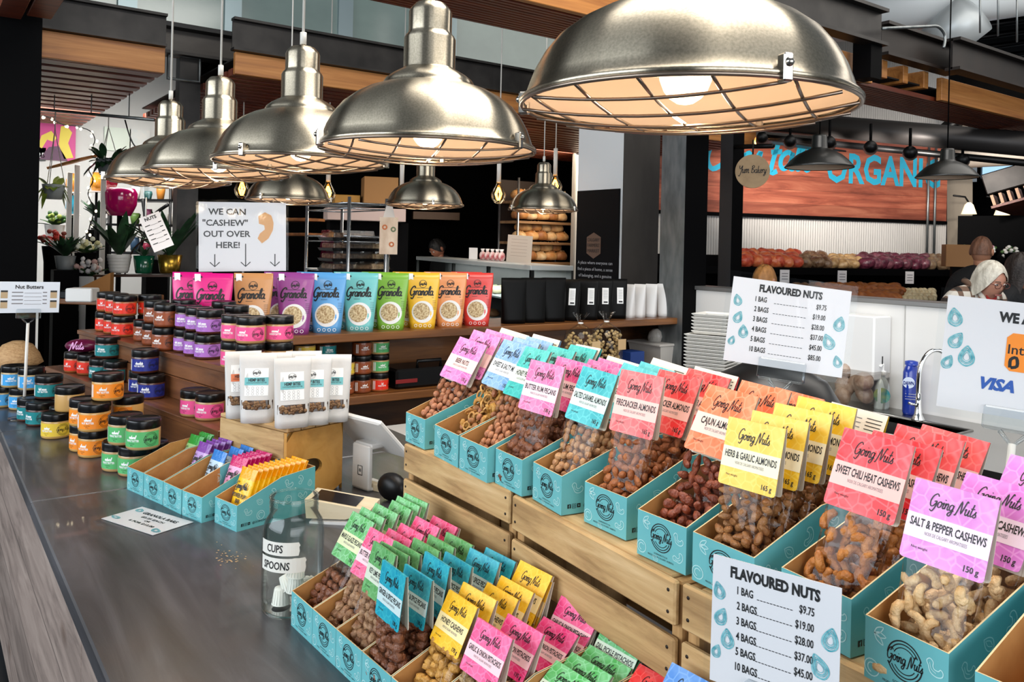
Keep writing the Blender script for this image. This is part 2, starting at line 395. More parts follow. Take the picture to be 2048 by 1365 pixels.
M_CHERRY = wood('cherry_slat', '#4a1d11', '#6d2f1b', '#8a4226', axis=0, scale=5, stretch=20, rough=0.45, knots=False)
M_FASCIA = wood('cedar_fascia', '#8a5127', '#b27438', '#c88a4c', axis=0, scale=2.2, stretch=22, rough=0.5, knots=False)
M_STEEL = mat('dark_steel', '#1f1d1c', 0.45, 0.5, var=('#353230', 5, (1, 1, 1)))
M_STEELB = mat('brown_steel', '#150f0c', 0.5, 0.2, var=('#241b16', 4, (1, 1, 1)))
M_BLACK = mat('black_paint', '#030304', 0.65, spec=0.06)
M_BLACKM = mat('black_metal', '#070708', 0.4, 0.0, spec=0.3)
M_WHITE = mat('white_panel', '#dcdad6', 0.35)
M_GALV = mat('galvanised', '#8d9293', 0.4, 0.8, var=('#6f7577', 22, (1, 1, 0.3)))
M_CHROME = mat('chrome', '#d8dadb', 0.08, 1.0)
M_STAIN = mat('stainless', '#9c9a97', 0.28, 1.0, aniso=0.4)
M_NICKEL = mat('nickel', '#a9a49c', 0.25, 1.0)

# floor and room shell
b = MB(); b.box(-12, 24, -8, 22, -0.1, 0, mat('floor_slate', '#17191c', 0.42, var=('#24272b', 3, (1, 1, 1)), bump=(6, 0.1)))
struct(b, 'floor')
b = MB(); b.box(-9, 24, 3.0, 22, 5.6, 5.7, mat('roof_dark', '#08090a', 0.9, spec=0.1)); struct(b, 'ceiling')
b = MB(); b.box(2.36, 14, 9.75, 9.9, 0, 5.6, mat('bakery_black', '#030303', 0.8, spec=0.05)); struct(b, 'wall_back')
b = MB(); b.box(-6, 2.36, 9.2, 9.35, 0, 5.6, mat('shop_wall', '#c9c8c4', 0.7)); struct(b, 'wall_left')

# service counter: planked base and dark worktop
M_PLANK = wood('counter_plank', '#5f524b', '#86766d', '#9d8d83', axis=1, scale=4.2, stretch=9, rough=0.6, plank=(2, 0.205))
t = thing('service_counter', 'long counter base clad in weathered grey-brown planks', 'counter', (0, 0, 0))
yj = atX(163, 1300, 0.3).y
b = MB(); b.bbox(0.3, 0.33, -0.8, yj - 0.004, 0.06, ZC - 0.045, M_PLANK, 0.004); b.build('front_panel', t)
b = MB(); b.bbox(0.3, 0.33, yj + 0.004, 4.7, 0.06, ZC - 0.045, M_PLANK, 0.004); b.build('front_panel', t)
b = MB(); b.box(0.34, 1.5, -0.75, YS - 0.06, 0.0, ZC - 0.045, M_BLACK); b.box(0.34, 0.8, YS - 0.06, 4.68, 0.0, ZC - 0.045, M_BLACK); b.build('carcass', t)
M_TOP = wood('worktop_dark', '#2b2a2c', '#403f42', '#59585c', axis=1, scale=3.2, stretch=9, rough=0.33, coat=0.15, bump=0.25)
t = thing('worktop', 'dark stained wooden worktop of the long counter', 'worktop', (0, 0, 0))
b = MB(); b.bbox(0.272, 1.54, -0.85, 2.612, ZC - 0.042, ZC, M_TOP, 0.004)
sp = atz(458, 1115, ZC + .0005); random.seed(3)      # worn flakes in the finish
for k in range(46):
    x, y = random.gauss(0, .016), random.gauss(0, .034); s = random.uniform(.001, .004); b.add([(sp.x + x + s * math.cos(a) * .7, sp.y + y + s * math.sin(a), ZC + .0004) for a in (0, 1.2, 2.3, 3.4, 4.7)], [(0, 1, 2, 3, 4)], mat('worn_wood', '#b99a72', .6))
b.build('slab', t)
b = MB(); b.bbox(0.272, 1.54, 2.616, YS - 0.03, ZC - 0.042, ZC, M_TOP, 0.004); b.build('slab', t)
b = MB(); b.bbox(0.272, 0.84, YS - 0.0295, 4.75, ZC - 0.042, ZC, M_TOP, 0.002); b.build('slab', t)

# back shelf of the stall
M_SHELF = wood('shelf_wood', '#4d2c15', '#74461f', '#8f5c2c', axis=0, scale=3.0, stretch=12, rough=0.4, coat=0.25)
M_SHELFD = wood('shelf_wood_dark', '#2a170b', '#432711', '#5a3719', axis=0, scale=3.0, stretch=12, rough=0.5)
SX0, SX1 = 0.86, XW - 0.01
t = thing('back_shelf', 'brown wooden shelf unit behind the stall holding bright pouches', 'shelf', (0, 0, 0))
b = MB(); b.bbox(SX0, SX1, YS, YS + 0.42, ZS - 0.04, ZS, M_SHELF, 0.004); b.build('top_board', t)
b = MB(); b.bbox(SX0, SX1, YS + 0.02, YS + 0.42, 0.873, 0.913, M_SHELF, 0.004); b.build('shelf_board', t)
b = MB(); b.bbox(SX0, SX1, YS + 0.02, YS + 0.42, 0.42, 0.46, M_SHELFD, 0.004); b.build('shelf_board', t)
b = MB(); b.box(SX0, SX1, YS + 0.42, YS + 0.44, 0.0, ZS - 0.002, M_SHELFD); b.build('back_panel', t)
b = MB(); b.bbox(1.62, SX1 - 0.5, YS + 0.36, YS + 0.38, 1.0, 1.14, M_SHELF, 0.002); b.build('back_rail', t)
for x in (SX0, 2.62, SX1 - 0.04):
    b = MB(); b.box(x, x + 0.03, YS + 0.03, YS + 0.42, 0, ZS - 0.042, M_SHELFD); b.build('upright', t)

# white half wall with its metal cap, sink counter
b = MB(); b.box(XW, XW + 0.1, -1.2, 3.9, 0, 1.40, M_WHITE); wl = struct(b, 'wall_right')
b = MB(); b.bbox(XW - 0.015, XW + 0.14, -1.2, 3.9, 1.40, 1.425, mat('wall_cap', '#8b8a88', 0.35, 0.7), 0.003); b.build('trim_cap', wl)
b = MB()
for yy in (0.9, 2.2): b.box(XW - 0.004, XW, yy, yy + 0.004, 0.95, 1.4, mat('panel_seam', '#a9a7a3', 0.6))
b.build('panel_seam', wl)
t = thing('sink_counter', 'stainless steel counter with a sunken basin along the white half wall', 'sink', (0, 0, 0))
bl = atz(1734, 823, ZK); br = atz(1985, 853, ZK)
sy1 = bl.y; sy0 = br.y; sx1 = min(bl.x, XW - 0.1); sx0 = sx1 - 0.42
b = MB()
b.box(3.2, XW - 0.004, sy1, 3.55, ZK - 0.03, ZK, M_STAIN); b.box(3.2, XW - 0.004, -0.9, sy0, ZK - 0.03, ZK, M_STAIN)
b.box(3.2, sx0, sy0, sy1, ZK - 0.03, ZK, M_STAIN); b.box(sx1, XW - 0.004, sy0, sy1, ZK - 0.03, ZK, M_STAIN)
b.build('worktop', t)
b = MB(); z0 = ZK - 0.22
b.poly([(sx0, sy0, z0), (sx1, sy0, z0), (sx1, sy1, z0), (sx0, sy1, z0)], M_STAIN)
for p, q in (((sx0, sy0), (sx1, sy0)), ((sx1, sy0), (sx1, sy1)), ((sx1, sy1), (sx0, sy1)), ((sx0, sy1), (sx0, sy0))):
    b.poly([(*p, z0), (*q, z0), (*q, ZK + 0.002), (*p, ZK + 0.002)], M_STAIN)
b.tube([(sx0, sy0, ZK), (sx1, sy0, ZK), (sx1, sy1, ZK), (sx0, sy1, ZK)], 0.008, M_STAIN, 8, closed=True)
b.build('basin', t)
b = MB(); b.box(3.24, XW - 0.005, -0.9, 3.5, 0, z0 - 0.01, mat('cabinet_grey', '#3b3c3d', 0.5, 0.5)); b.build('cabinet', t)
# tap: high arc spout on a base, with a lever
fb = atX(1857, 832, XW - 0.16)
sc = (fb - EYE).dot(FW) / FPX     # metres per pixel at the tap
pts = [atd(1857 + dx, y, (fb - EYE).dot(FW)) for dx, y in ((-20, 800), (-20, 768), (-17, 740), (-8, 716), (8, 702), (26, 703), (40, 718), (44, 735))]
b = MB(); b.tube(crom(pts, 5), 0.011, M_CHROME, 12); b.build('tap_spout', t)
lv = atd(1850, 815, (fb - EYE).dot(FW))
b = MB(); b.lathe([(0.0, 0.0), (0.03, 0.0), (0.03, 0.008), (0.018, 0.03), (0.013, 0.08), (0.012, 0.13), (0, 0.13)], M_CHROME, 20, Matrix.Translation((pts[0].x, pts[0].y, ZK)))
b.tube([(pts[0].x, pts[0].y, ZK + 0.07), (pts[0].x - 0.05, pts[0].y + 0.02, ZK + 0.085)], 0.006, M_CHROME, 8); b.build('tap_base', t)

# ------------------------------------------------------------------ posts and pillars
def px_post(name, px_near, d, px_left, px_right, z0, z1, m_left, m_right, label=None):
    """square post from its near edge; faces towards -X (left in view) and -Y (right in view)"""
    p = atd(px_near, CY, d); x0, y0 = p.x, p.y
    y1 = atX(px_left, CY, x0).y; x1 = atY(px_right, CY, y0).x
    b = MB()
    b.poly([(x0, y0, z0), (x0, y0, z1), (x0, y1, z1), (x0, y1, z0)], m_left)
    b.poly([(x0, y0, z0), (x1, y0, z0), (x1, y0, z1), (x0, y0, z1)], m_right)
    b.poly([(x1, y0, z0), (x1, y1, z0), (x1, y1, z1), (x1, y0, z1)], m_right)
    b.poly([(x0, y1, z0), (x0, y1, z1), (x1, y1, z1), (x1, y1, z0)], m_left)
    b.poly([(x0, y0, z1), (x1, y0, z1), (x1, y1, z1), (x0, y1, z1)], m_right)
    o = struct(b, name); return o, x0, y0, x1, y1
px_post('pillar_left', -25, 4.6, -60, 75, 0, 5.0, M_BLACK, M_BLACK)
M_PSHADE = mat('pillar_shade_side', '#4a4642', 0.5, 0.3, var=('#2e2a28', 3, (1, 1, 0.4)))  # shaded right face of the white column, shade put into its colour
po, px0, py0, px1, py1 = px_post('pillar_back', 1243, 5.8, 1153, 1316, 0, 4.6, mat('pillar_white', '#cfd1d1', 0.4), M_PSHADE)
po['label'] = 'white boxed column with a black sign board behind the back shelf'
zt = atX(1200, 380, px0).z
t = thing('column_sign', 'black sign board with a brown crest fixed to the white column', 'sign', (0, 0, 0))
b = MB(); b.box(px0 - 0.012, px0 - 0.001, py0 + 0.02, py1 - 0.01, 0.9, zt, mat('sign_navy', '#020306', 0.6, spec=0.12)); b.build('board', t)
mp = lambda a, c: (px0 - 0.014, py0 + (py1 - py0) * 0.5 - a, c)
M_CREST = mat('crest_brown', '#5e4638', 0.5)
cp = atX(1190, 491, px0); b = MB(); wdt = 0.085
mp2 = lambda a, c: (px0 - 0.014, cp.y - a, cp.z + c)
b.add([mp2(x, y) for x, y in ((-wdt * .9, -wdt * .7), (0, -wdt * 1.15), (wdt * .9, -wdt * .7), (wdt * .9, wdt * .7), (0, wdt * 1.1), (-wdt * .9, wdt * .7))], [(0, 1, 2, 3, 4, 5)], M_CREST)
mp3 = lambda a, c: (px0 - 0.016, cp.y - a, cp.z + c)
for s_, yy in (('CALGARY', 0.028), ('FARMERS\'', -0.012), ('MARKET', -0.052)): b.text(s_, 0, yy, 0.026, BLACK, mp3, fit=0.13)
b.build('crest', t)
b = MB(); 
for k, s_ in enumerate(('A place where everyone can', 'find a piece of home, a sense', 'of belonging, and a genuine', 'connection to those who grow')):
    q = atX(1192, 529 + k * 13, px0); b.text(s_, 0, 0, 0.024, mat('sign_grey_text', '#a8a9ad', 0.5), lambda a, c, q=q: (px0 - 0.014, q.y - a, q.z + c), fit=0.38)
b.build('lettering', t)
px_post('pillar_steel', 1368, 5.2, 1320, 1413, 0, 4.6, M_GALV, M_BLACK)
px_post('post_sign', 1462, 6.4, 1437, 1484, 0, 2.62, mat('post_grey', '#232326', 0.5), M_BLACK)
plb = px_post('pillar_left_back', 352, 5.75, 344, 394, 0, 3.1, M_STEEL, M_STEEL)
# round sign on a bracket
d0 = 6.0; c = atd(1505, 343, d0); rr = 33.5 * d0 / FPX
t = thing('round_sign', 'round tan bakery sign hanging from a black bracket on a post', 'sign', (0, 0, 0))
nrm = (EYE - c); nrm.z = 0; nrm.normalize(); sx = Vector((nrm.y, -nrm.x, 0)) * -1
M_ = Matrix(((sx.x, -nrm.x, 0, c.x), (sx.y, -nrm.y, 0, c.y), (0, 0, 1, c.z), (0, 0, 0, 1)))
M_TAN = wood('birch_disc', '#a88a66', '#b5966f', '#bf9f78', axis=0, scale=3, stretch=8, rough=0.55, knots=False, bump=0.02)
b = MB(); b.prism([(rr * math.cos(a * PI / 24), rr * math.sin(a * PI / 24)) for a in range(48)], -0.012, 0.012, M_TAN, lambda x, y, h: M_ @ Vector((x, h, y)))
b.build('disc', t)
b = MB(); b.script('Yum', -rr * 0.5, -rr * 0.1, rr * 0.46, BLACK, lambda x, y: M_ @ Vector((x, -0.0135, y)), 0.09, xs=.72)
b.script('Bakery', rr * 0.34, -rr * 0.1, rr * 0.42, BLACK, lambda x, y: M_ @ Vector((x, -0.0135, y)), 0.09, xs=.72); b.build('lettering', t)
p0 = atd(1468, 294, 6.43); p1 = atd(1546, 292, d0 - 0.05)
b = MB(); b.tube([p0, p1], 0.018, M_BLACKM, 6); b.tube([c + Vector((0, 0, rr)), (c.x, c.y, p0.z)], 0.006, M_BLACKM, 6); b.build('bracket', t)

# ------------------------------------------------------------------ overhead: canopies, beams, clerestory
def canopy(label, x0, x1, y0, y1, z, n, fh=0.14, channel=None, slat_t=0.045, fx0=None, fx1=None):
    t = thing('slatted_canopy', label, 'canopy', (0, 0, 0), group='slatted wooden canopies overhead')
    for a_, c_ in (fx0 or ((x0, x1),)): b = MB(); b.bbox(a_, c_, y0, y0 + 0.04, z, z + fh, M_FASCIA, 0.003); b.build('fascia', t)
    b = MB(); st = (y1 - y0 - 0.06) / n
    for k in range(n):
        ya = y0 + 0.06 + k * st; b.box(x0, x1, ya, ya + st * 0.62, z, z + slat_t, M_CHERRY)
    b.build('slats', t)
    b = MB(); b.box(x0, x1, y0 + 0.05, y1, z + slat_t + 0.05, z + slat_t + 0.06, mat('canopy_top', '#0c0706', 0.8)); b.build('backing', t)
    if channel:
        c0, c1, h = channel
        b = MB(); b.box(c0, c1, y0 - 0.01, y0, z + fh + 0.01, z + fh + h, M_STEEL)
        for zz in (z + fh + 0.01, z + fh + h): b.box(c0, c1, y0 - 0.05, y0 + 0.02, zz - 0.008, zz + 0.008, M_STEEL)
        b.build('steel_channel', t)
    return t
xr = atz(340, 140, 2.70); canopy('slatted cherry canopy over the plant shop, leftmost overhead', -1.5, xr.x, 5.55, 8.9, 2.70, 15, 0.16, (-1.5, xr.x, 0.2))
canopy('wide slatted cherry canopy above the bakery behind the pendant lamps', atY(470, 150, 5.25).x, atY(1513, 262, 5.25).x, 5.25, 7.9, 2.70, 20, 0.14, (atY(462, 150, 5.25).x, atY(1300, 262, 5.25).x, 0.2))
xe = atY(1745, 160, 2.95).x
canopy('narrow slatted cherry canopy along the back edge of the stall', 0.9, 9.0, 2.95, 3.42, 2.75, 12, 0.16, None, 0.03, ((0.9, xe), (atY(1884, 160, 2.95).x, 9.0)))
# the break in the stall canopy: cross blocks over a dark steel end
t = thing('canopy_joists', 'row of short cedar cross blocks under the dark steel beam', 'joist', (0, 0, 0))
for px in (1770, 1812, 1853):
    q = atY(px, 140, 2.97); b = MB(); b.bbox(q.x - 0.03, q.x + 0.03, 2.97, 3.4, 2.812, 2.93, M_FASCIA, 0.003); b.build('joist', t)
def beam(name, label, p, q, h, dep, m):
    """steel channel between two points along its lower front edge"""
    p = Vector(p); q = Vector(q); x = (q - p).normalized(); y = Vector((0, 0, 1)).cross(x).normalized(); L = (q - p).length
    M_ = frame(p, x, y); b = MB()
    b.box(0, L, 0.0, 0.012, 0, h, m, M_); b.box(0, L, -dep, dep, -0.008, 0.012, m, M_); b.box(0, L, -dep, dep, h - 0.012, h + 0.008, m, M_)
    o = b.build(name); tag(o, label, 'beam'); return o
p = atY(1300, 22, 2.80); q = atY(1762, 92, 2.80); p.z = q.z
beam('steel_beam', 'dark steel channel ending above the largest lamp', p, q, 0.21, 0.05, M_STEEL)
p = atY(1762, 118, 2.90); q = atY(1905, 128, 2.90); q.z = p.z = 2.93
beam('steel_beam', 'short brown steel channel carrying the cross blocks', p, q, 0.20, 0.05, M_STEELB)
p = atY(1905, 122, 2.75); q = atY(2200, 170, 2.75); q.z = p.z = 2.90
beam('steel_beam', 'brown steel channel reaching out of view at the upper right', p, q, 0.2, 0.05, M_STEELB)
q = atY(1732, 95, 2.85)
b = MB(); b.box(q.x - 0.06, q.x + 0.06, 2.78, 2.9, q.z - 0.2, q.z + 0.03, M_BLACK); tag(b.build('junction_box'), 'black box hanging below the end of the steel channel', 'box')
# conduit bend
ps = [atY(x, y, 2.72) for x, y in ((1765, 57), (1850, 53), (1875, 53), (1888, 66), (1890, 80), (1887, 96))]
b = MB(); b.tube(crom(ps, 4), 0.010, M_GALV, 8); tag(b.build('conduit'), 'bent metal conduit running along the brown steel channel', 'pipe')
# high beam with clerestory panes
zb0 = atY(400, 112, 6.0).z; zb1 = atY(400, 68, 6.0).z
b = MB(); b.box(-2, 12, 6.0, 6.02, zb0, zb1, mat('beam_taupe', '#4d4945', 0.45, 0.5, var=('#3a3633', 2, (1, 1, 3))))
b.box(-2, 12, 5.9, 6.1, zb1, zb1 + 0.03, M_BLACKM); b.box(-2, 12, 5.94, 6.1, zb0 - 0.02, zb0, M_STEEL); struct(b, 'beam_back')
M_PANE = mat('clerestory_glass', '#5d6d6a', 0.16, 0.0, var=('#86988f', 0.8, (1, 1, 1.5)), spec=0.8, emit='#a9bdb8', es=0.10)
xs = [atY(px, 30, 6.05).x for px in (60, 254, 465, 690, 900, 1140, 1250)]; wi = 1
for a, c in zip(xs, xs[1:]):
    b = MB(); b.box(a + 0.05, c - 0.05, 6.06, 6.075, zb1 + 0.02, 4.6, M_PANE); o = struct(b, 'window_%d' % wi); wi += 1
    b = MB()
    for x in (a + 0.0, c - 0.06): b.box(x, x + 0.06, 6.03, 6.1, zb1 + 0.02, 4.6, mat('mullion', '#9fb0b4', 0.35, 0.6))
    b.build('window_frame', o)
# bracket box between pillar and beam
yb_ = plb[2] - 0.006; b = MB(); q0 = atY(336, 108, yb_); q1 = atY(398, 165, yb_)
b.tube([(q0.x, yb_ - .008, q0.z), (q1.x, yb_ - .008, q0.z), (q1.x, yb_ - .008, q1.z), (q0.x, yb_ - .008, q1.z)], 0.013, M_GALV, 6, closed=True)
tag(b.build('post_bracket'), 'light metal bracket frame around the top of the dark post', 'bracket')
# ducts and dark trusses at the upper right
b = MB(); b.tube([atd(1560, 52, 9.0), atd(2300, -62, 7.5)], 0.26, mat('duct_white', '#d4dadd', 0.4), 24); tag(b.build('air_duct'), 'big white round air duct under the dark roof', 'duct')
b = MB(); p = atd(1905, 62, 8.0); b.lathe([(0, -0.2), (0.2, -0.2), (0.22, 0), (0.22, 0.25), (0, 0.3)], mat('duct_grey', '#b9c0c3', 0.4, 0.3), 20, Matrix.Translation(p) @ Matrix.Rotation(1.0, 4, 'X'))
b.box(-0.12, 0.12, -0.08, 0.08, -0.23, -0.2, mat('grille', '#e2e6e8', 0.4), Matrix.Translation(p) @ Matrix.Rotation(1.0, 4, 'X')); tag(b.build('duct_outlet'), 'grey duct outlet with a white grille beside the air duct', 'duct')
for k, (px, y0_, y1_) in enumerate(((1996, 0, 72), (1960, 20, 66), (2034, 12, 84))):
    b = MB(); b.tube([atd(px, y0_ - 60, 7.2), atd(px, y1_, 7.2)], 0.008, M_GALV, 6)
    tag(b.build('hanger_rod'), 'thin metal hanger rod dropping to the brown beam at upper right', 'rod', 'hanger rods at the upper right')
for k in range(5):
    b = MB(); b.tube([atd(1750, 60 + k * 22, 12 + k), atd(2250, -10 + k * 22, 11 + k)], 0.05, M_BLACKM, 6)
    tag(b.build('roof_truss'), 'dark roof truss bar beyond the air duct', 'truss', 'dark roof truss bars')

for px, lb in ((26, 'left'), (90, 'right')):
    q = atd(px, 8, 4.35); b = MB(); b.bbox(q.x - .06, q.x + .06, q.y - .25, q.y + .25, q.z - .02, q.z + .2, M_CHERRY, .004); tag(b.build('rafter_end'), '%s dark cherry rafter end at the top left photo corner' % lb, 'rafter')
# ------------------------------------------------------------------ slatted crates on the counter
M_PINE = wood('pine_slat', '#8f6c43', '#bd9967', '#d6b585', axis=0, scale=6.5, stretch=10, rough=0.6, bump=0.3)
M_PINEX = wood('pine_end', '#8e673a', '#b38a57', '#c49c68', axis=2, scale=7, stretch=9, rough=0.65, bump=0.3)
M_NAIL = mat('nail', '#2a2320', 0.5, 0.5)
def slat_crate(p, q, label, depth=0.27):
    """crate with its long slatted face from far end p to near end q (top front edge points)"""
    p = Vector((p[0], p[1], ZC)); q = Vector((q[0], q[1], ZC)); L = (q - p).length
    M_ = frame((p + q) / 2, q - p, (1, 0, 0)); h = ZT - ZC
    t = thing('wooden_crate', label, 'crate', M=M_, group='slatted crates carrying the upper row')
    hl = L / 2 - 0.002
    for zt, zh in ((h, 0.062), (h - 0.079, 0.062), (h - 0.185, 0.062)):
        b = MB(); b.bbox(-hl, hl, 0.0, 0.011, zt - zh, zt, M_PINE, 0.003)
        for sx in (-1, 1):
            for dz in (0.015, 0.045): b.lathe([(0.0026, -0.0012), (0.0026, 0.0005), (0, 0.0005)], M_NAIL, 6, Matrix.Translation((sx * (hl - 0.013), -0.0005, zt - dz)) @ Matrix.Rotation(PI / 2, 4, 'X'))
        b.build('front_slat', t)
        b = MB(); b.bbox(-hl, hl, depth - 0.011, depth, zt - zh, zt, M_PINE, 0.003); b.build('back_slat', t)
    for sx in (-1, 1):
        b = MB(); b.bbox(sx * hl - 0.02 * (sx > 0), sx * hl + 0.02 * (sx < 0), 0.0125, depth - 0.0125, 0.0, h - 0.004, M_PINEX, 0.003); b.build('end_panel', t)
    for k in range(3):
        y = 0.014 + k * (depth - 0.1) / 2
        b = MB(); b.bbox(-hl + 0.022, hl - 0.022, y, y + 0.075, h - 0.015, h - 0.002, M_PINE, 0.002); b.build('top_slat', t)
    return t
a = atz(807, 887, ZT); c = atz(1021, 984, ZT)
slat_crate(a, c, 'slatted wooden crate farthest along the counter, under the light blue topped bags')
a2 = atz(1023, 990, ZT); c2 = atz(1352, 1166, ZT)
slat_crate(a2, c2, 'slatted wooden crate in the middle, under the firecracker and cajun almond bags')
a3 = atz(1357, 1168, ZT) + Vector((0.004, 0, 0)); c3 = Vector((c2.x - 0.01, a3.y - 0.42, ZT))
slat_crate(a3, c3, 'pale slatted wooden crate nearest the camera, behind the front price sheet')

# ------------------------------------------------------------------ teal display boxes
M_TEAL = mat('teal_card', '#6ab4b8', 0.5, var=('#5aa9ae', 6, (1, 1, 1)))
M_KRAFT = mat('kraft_card', '#a9753c', 0.7, var=('#b8854a', 30, (8, 1, 1)))
M_KEDGE = mat('kraft_edge', '#d9bd8e', 0.7)
M_LINE = mat('pale_line', '#b9e0e0', 0.5)
BW, BD, BF, BB = 0.095, 0.235, 0.066, 0.122
def nut_art(b, x, y, s, mp, rot=0.0, kind=0):
    c_, s_ = math.cos(rot), math.sin(rot)
    f = lambda pts: [(x + (px * c_ - py * s_) * s, y + (px * s_ + py * c_) * s) for px, py in pts]
    wd = 0.1 * s
    if kind == 0:      # cashew
        b.ribbon(f([(-.5, .3), (-.6, .75), (-.2, 1), (.1, .7), (.0, .3), (.1, 0), (.5, -.1), (.8, .1), (1, -.2), (.8, -.6), (.2, -.7), (-.4, -.35), (-.5, .3)]), wd, M_LINE, mp, 3)
        b.ribbon(f([(-.3, .6), (-.25, .0), (.2, -.35)]), wd * .7, M_LINE, mp, 3)
    elif kind == 1:    # almond
        b.ribbon(f([(0, 1), (-.5, .4), (-.6, -.3), (0, -.8), (.6, -.3), (.5, .4), (0, 1)]), wd, M_LINE, mp, 3)
        b.ribbon(f([(0, .7), (-.25, .1), (0, -.55)]), wd * .7, M_LINE, mp, 3); b.ribbon(f([(.05, .6), (.3, 0), (.1, -.5)]), wd * .7, M_LINE, mp, 3)
    elif kind == 2:    # leaf spray
        for a in (0.2, 0.9, 1.6):
            ca, sa = math.cos(a), math.sin(a)
            b.ribbon(f([(0, 0), (ca * .6 - sa * .25, sa * .6 + ca * .25), (ca * 1.3, sa * 1.3), (ca * .6 + sa * .25, sa * .6 - ca * .25), (0, 0)]), wd, M_LINE, mp, 3)
    else:              # round slice
        b.ring(x, y, s * .8, wd, M_LINE, mp, 16); b.ring(x, y, s * .45, wd, M_LINE, mp, 12, 0.6, 4.6)
def logo(b, x, y, r, mp, m=BLACK):
    b.ring(x, y, r, r * 0.07, m, mp, 32, 0.35, PI - 0.1); b.ring(x, y, r, r * 0.07, m, mp, 32, PI + 0.35, 2 * PI - 0.1)
    b.ring(x, y, r * 0.84, r * 0.06, m, mp, 28, 0.5, PI - 0.3); b.ring(x, y, r * 0.84, r * 0.06, m, mp, 28, PI + 0.5, 2 * PI - 0.3)
    b.ring(x, y, r * 0.66, r * 0.05, m, mp, 24, 0.55, PI - 0.4); b.ring(x, y, r * 0.66, r * 0.05, m, mp, 24, PI + 0.6, 2 * PI - 0.5)
    b.script('Going Nuts', x, y - r * 0.18, r * 0.60, m, mp, 0.1, xs=0.7, n=4)
def box_template():
    b = MB(); hw = BW / 2; t = 0.0018
    side = [(0, 0), (BD, 0), (BD, BB), (BD * 0.55, BB * 0.93), (0, BF)]
    for sx in (-1, 1):
        x0, x1 = (sx * hw, sx * (hw - t))
        n = len(side)
        b.add([(x0, y, z) for y, z in side], [tuple(range(n)) if sx > 0 else tuple(range(n))[::-1]], M_TEAL)
        b.add([(x1, y, z + (0.0 if z else t)) for y, z in side], [tuple(range(n))[::-1] if sx > 0 else tuple(range(n))], M_KRAFT)
        for i in (2, 3): b.add([(x0, *side[i]), (x0, *side[(i + 1) % n]), (x1, *side[(i + 1) % n]), (x1, *side[i])], [(0, 1, 2, 3)], M_KEDGE)
    for y0, y1, hh in ((0, t, BF), (BD, BD - t, BB)):
        b.add([(-hw, y0, 0), (hw, y0, 0), (hw, y0, hh), (-hw, y0, hh)], [(0, 1, 2, 3)], M_TEAL)
        b.add([(-hw, y1, 0), (hw, y1, 0), (hw, y1, hh), (-hw, y1, hh)], [(3, 2, 1, 0)], M_KRAFT)
        b.add([(-hw, y0, hh), (hw, y0, hh), (hw, y1, hh), (-hw, y1, hh)], [(0, 1, 2, 3)], M_KEDGE)
    b.add([(-hw, 0, 0), (hw, 0, 0), (hw, BD, 0), (-hw, BD, 0)], [(3, 2, 1, 0)], M_TEAL)
    b.add([(-hw, 0, t), (hw, 0, t), (hw, BD, t), (-hw, BD, t)], [(0, 1, 2, 3)], M_KRAFT)
    mp = YZ(-0.0004)
    logo(b, 0.0, BF * 0.56, BF * 0.3, mp)
    b.text('GOINGNUTS.CA', 0, BF * 0.165, 0.0026, BLACK, mp); b.text('PRODUCED IN CALGARY, ALBERTA', 0, BF * 0.1, 0.0026, BLACK, mp, fit=0.05)
    for x, y, s, r, k in ((-.036, .052, .011, -.9, 2), (.032, .044, .010, .2, 0), (.034, .018, .010, 1.3, 0), (-.038, .014, .011, .5, 3), (-.01, .005, .006, 1, 1)): nut_art(b, x, y, s, mp, r, k)
    for sx in (-1, 1):
        X = sx * (hw + 0.0004)
        ms = (lambda y, z, X=X: (X, y, z)) if sx > 0 else (lambda y, z, X=X: (X, BD - y, z))
        for y, z, s, r, k in ((.03, .042, .012, .3, 0), (.065, .062, .011, 1, 1), (.068, .028, .014, 0, 3), (.105, .075, .013, 2, 0), (.11, .04, .012, .5, 1), (.15, .09, .014, .2, 0), (.15, .05, .013, 1.4, 3), (.19, .095, .012, 2.4, 0), (.195, .05, .014, .7, 0), (.218, .08, .01, 0, 1)):
            if sx < 0: y = BD - y
            nut_art(b, y, z, s, ms, r, k)
        if sx > 0:
            for k, ch in enumerate(('f', 'o', '>')):
                y = 0.012 + k * 0.0095
                if k != 1: b.add([ms(y, .010), ms(y + .007, .010), ms(y + .007, .017), ms(y, .017)], [(0, 1, 2, 3)], BLACK)
                ms2 = lambda y, z, X=X: (X + 0.0002, y, z)
                if k == 0: b.text('f', y + .0038, .0105, .0055, M_TEAL, ms2, bold=0.02)
                if k == 1:
                    b.ribbon([(y, .010), (y + .007, .010), (y + .007, .017), (y, .017), (y, .010)], .0009, BLACK, ms2, 1); b.ring(y + .0035, .0135, .0017, .0008, BLACK, ms2, 10)
                if k == 2: b.add([ms2(y + .0025, .0118), ms2(y + .0052, .0135), ms2(y + .0025, .0152)], [(0, 1, 2)], M_TEAL)
            b.text('@GOINGNUTSCA', .044, .0105, .0055, BLACK, ms, align='l', bold=0.01)
    return b.build('display_box')
BOX0 = box_template(); BOX_USED = [False]
def place_box(p, q, label, zb, hs=1.0):
    p = Vector(p); q = Vector(q); p.z = q.z = zb
    x = (q - p); wd = x.length; M_ = frame((p + q) / 2, x, Vector((0, 0, 1)).cross(x))
    o = BOX0 if not BOX_USED[0] else BOX0.copy()
    if BOX_USED[0]: COL.objects.link(o)
    BOX_USED[0] = True
    o.matrix_world = M_ @ Matrix.Diagonal((min(wd, 0.112) / BW, 1, hs, 1))
    tag(o, label, 'display box', 'teal printed display boxes')
    return M_

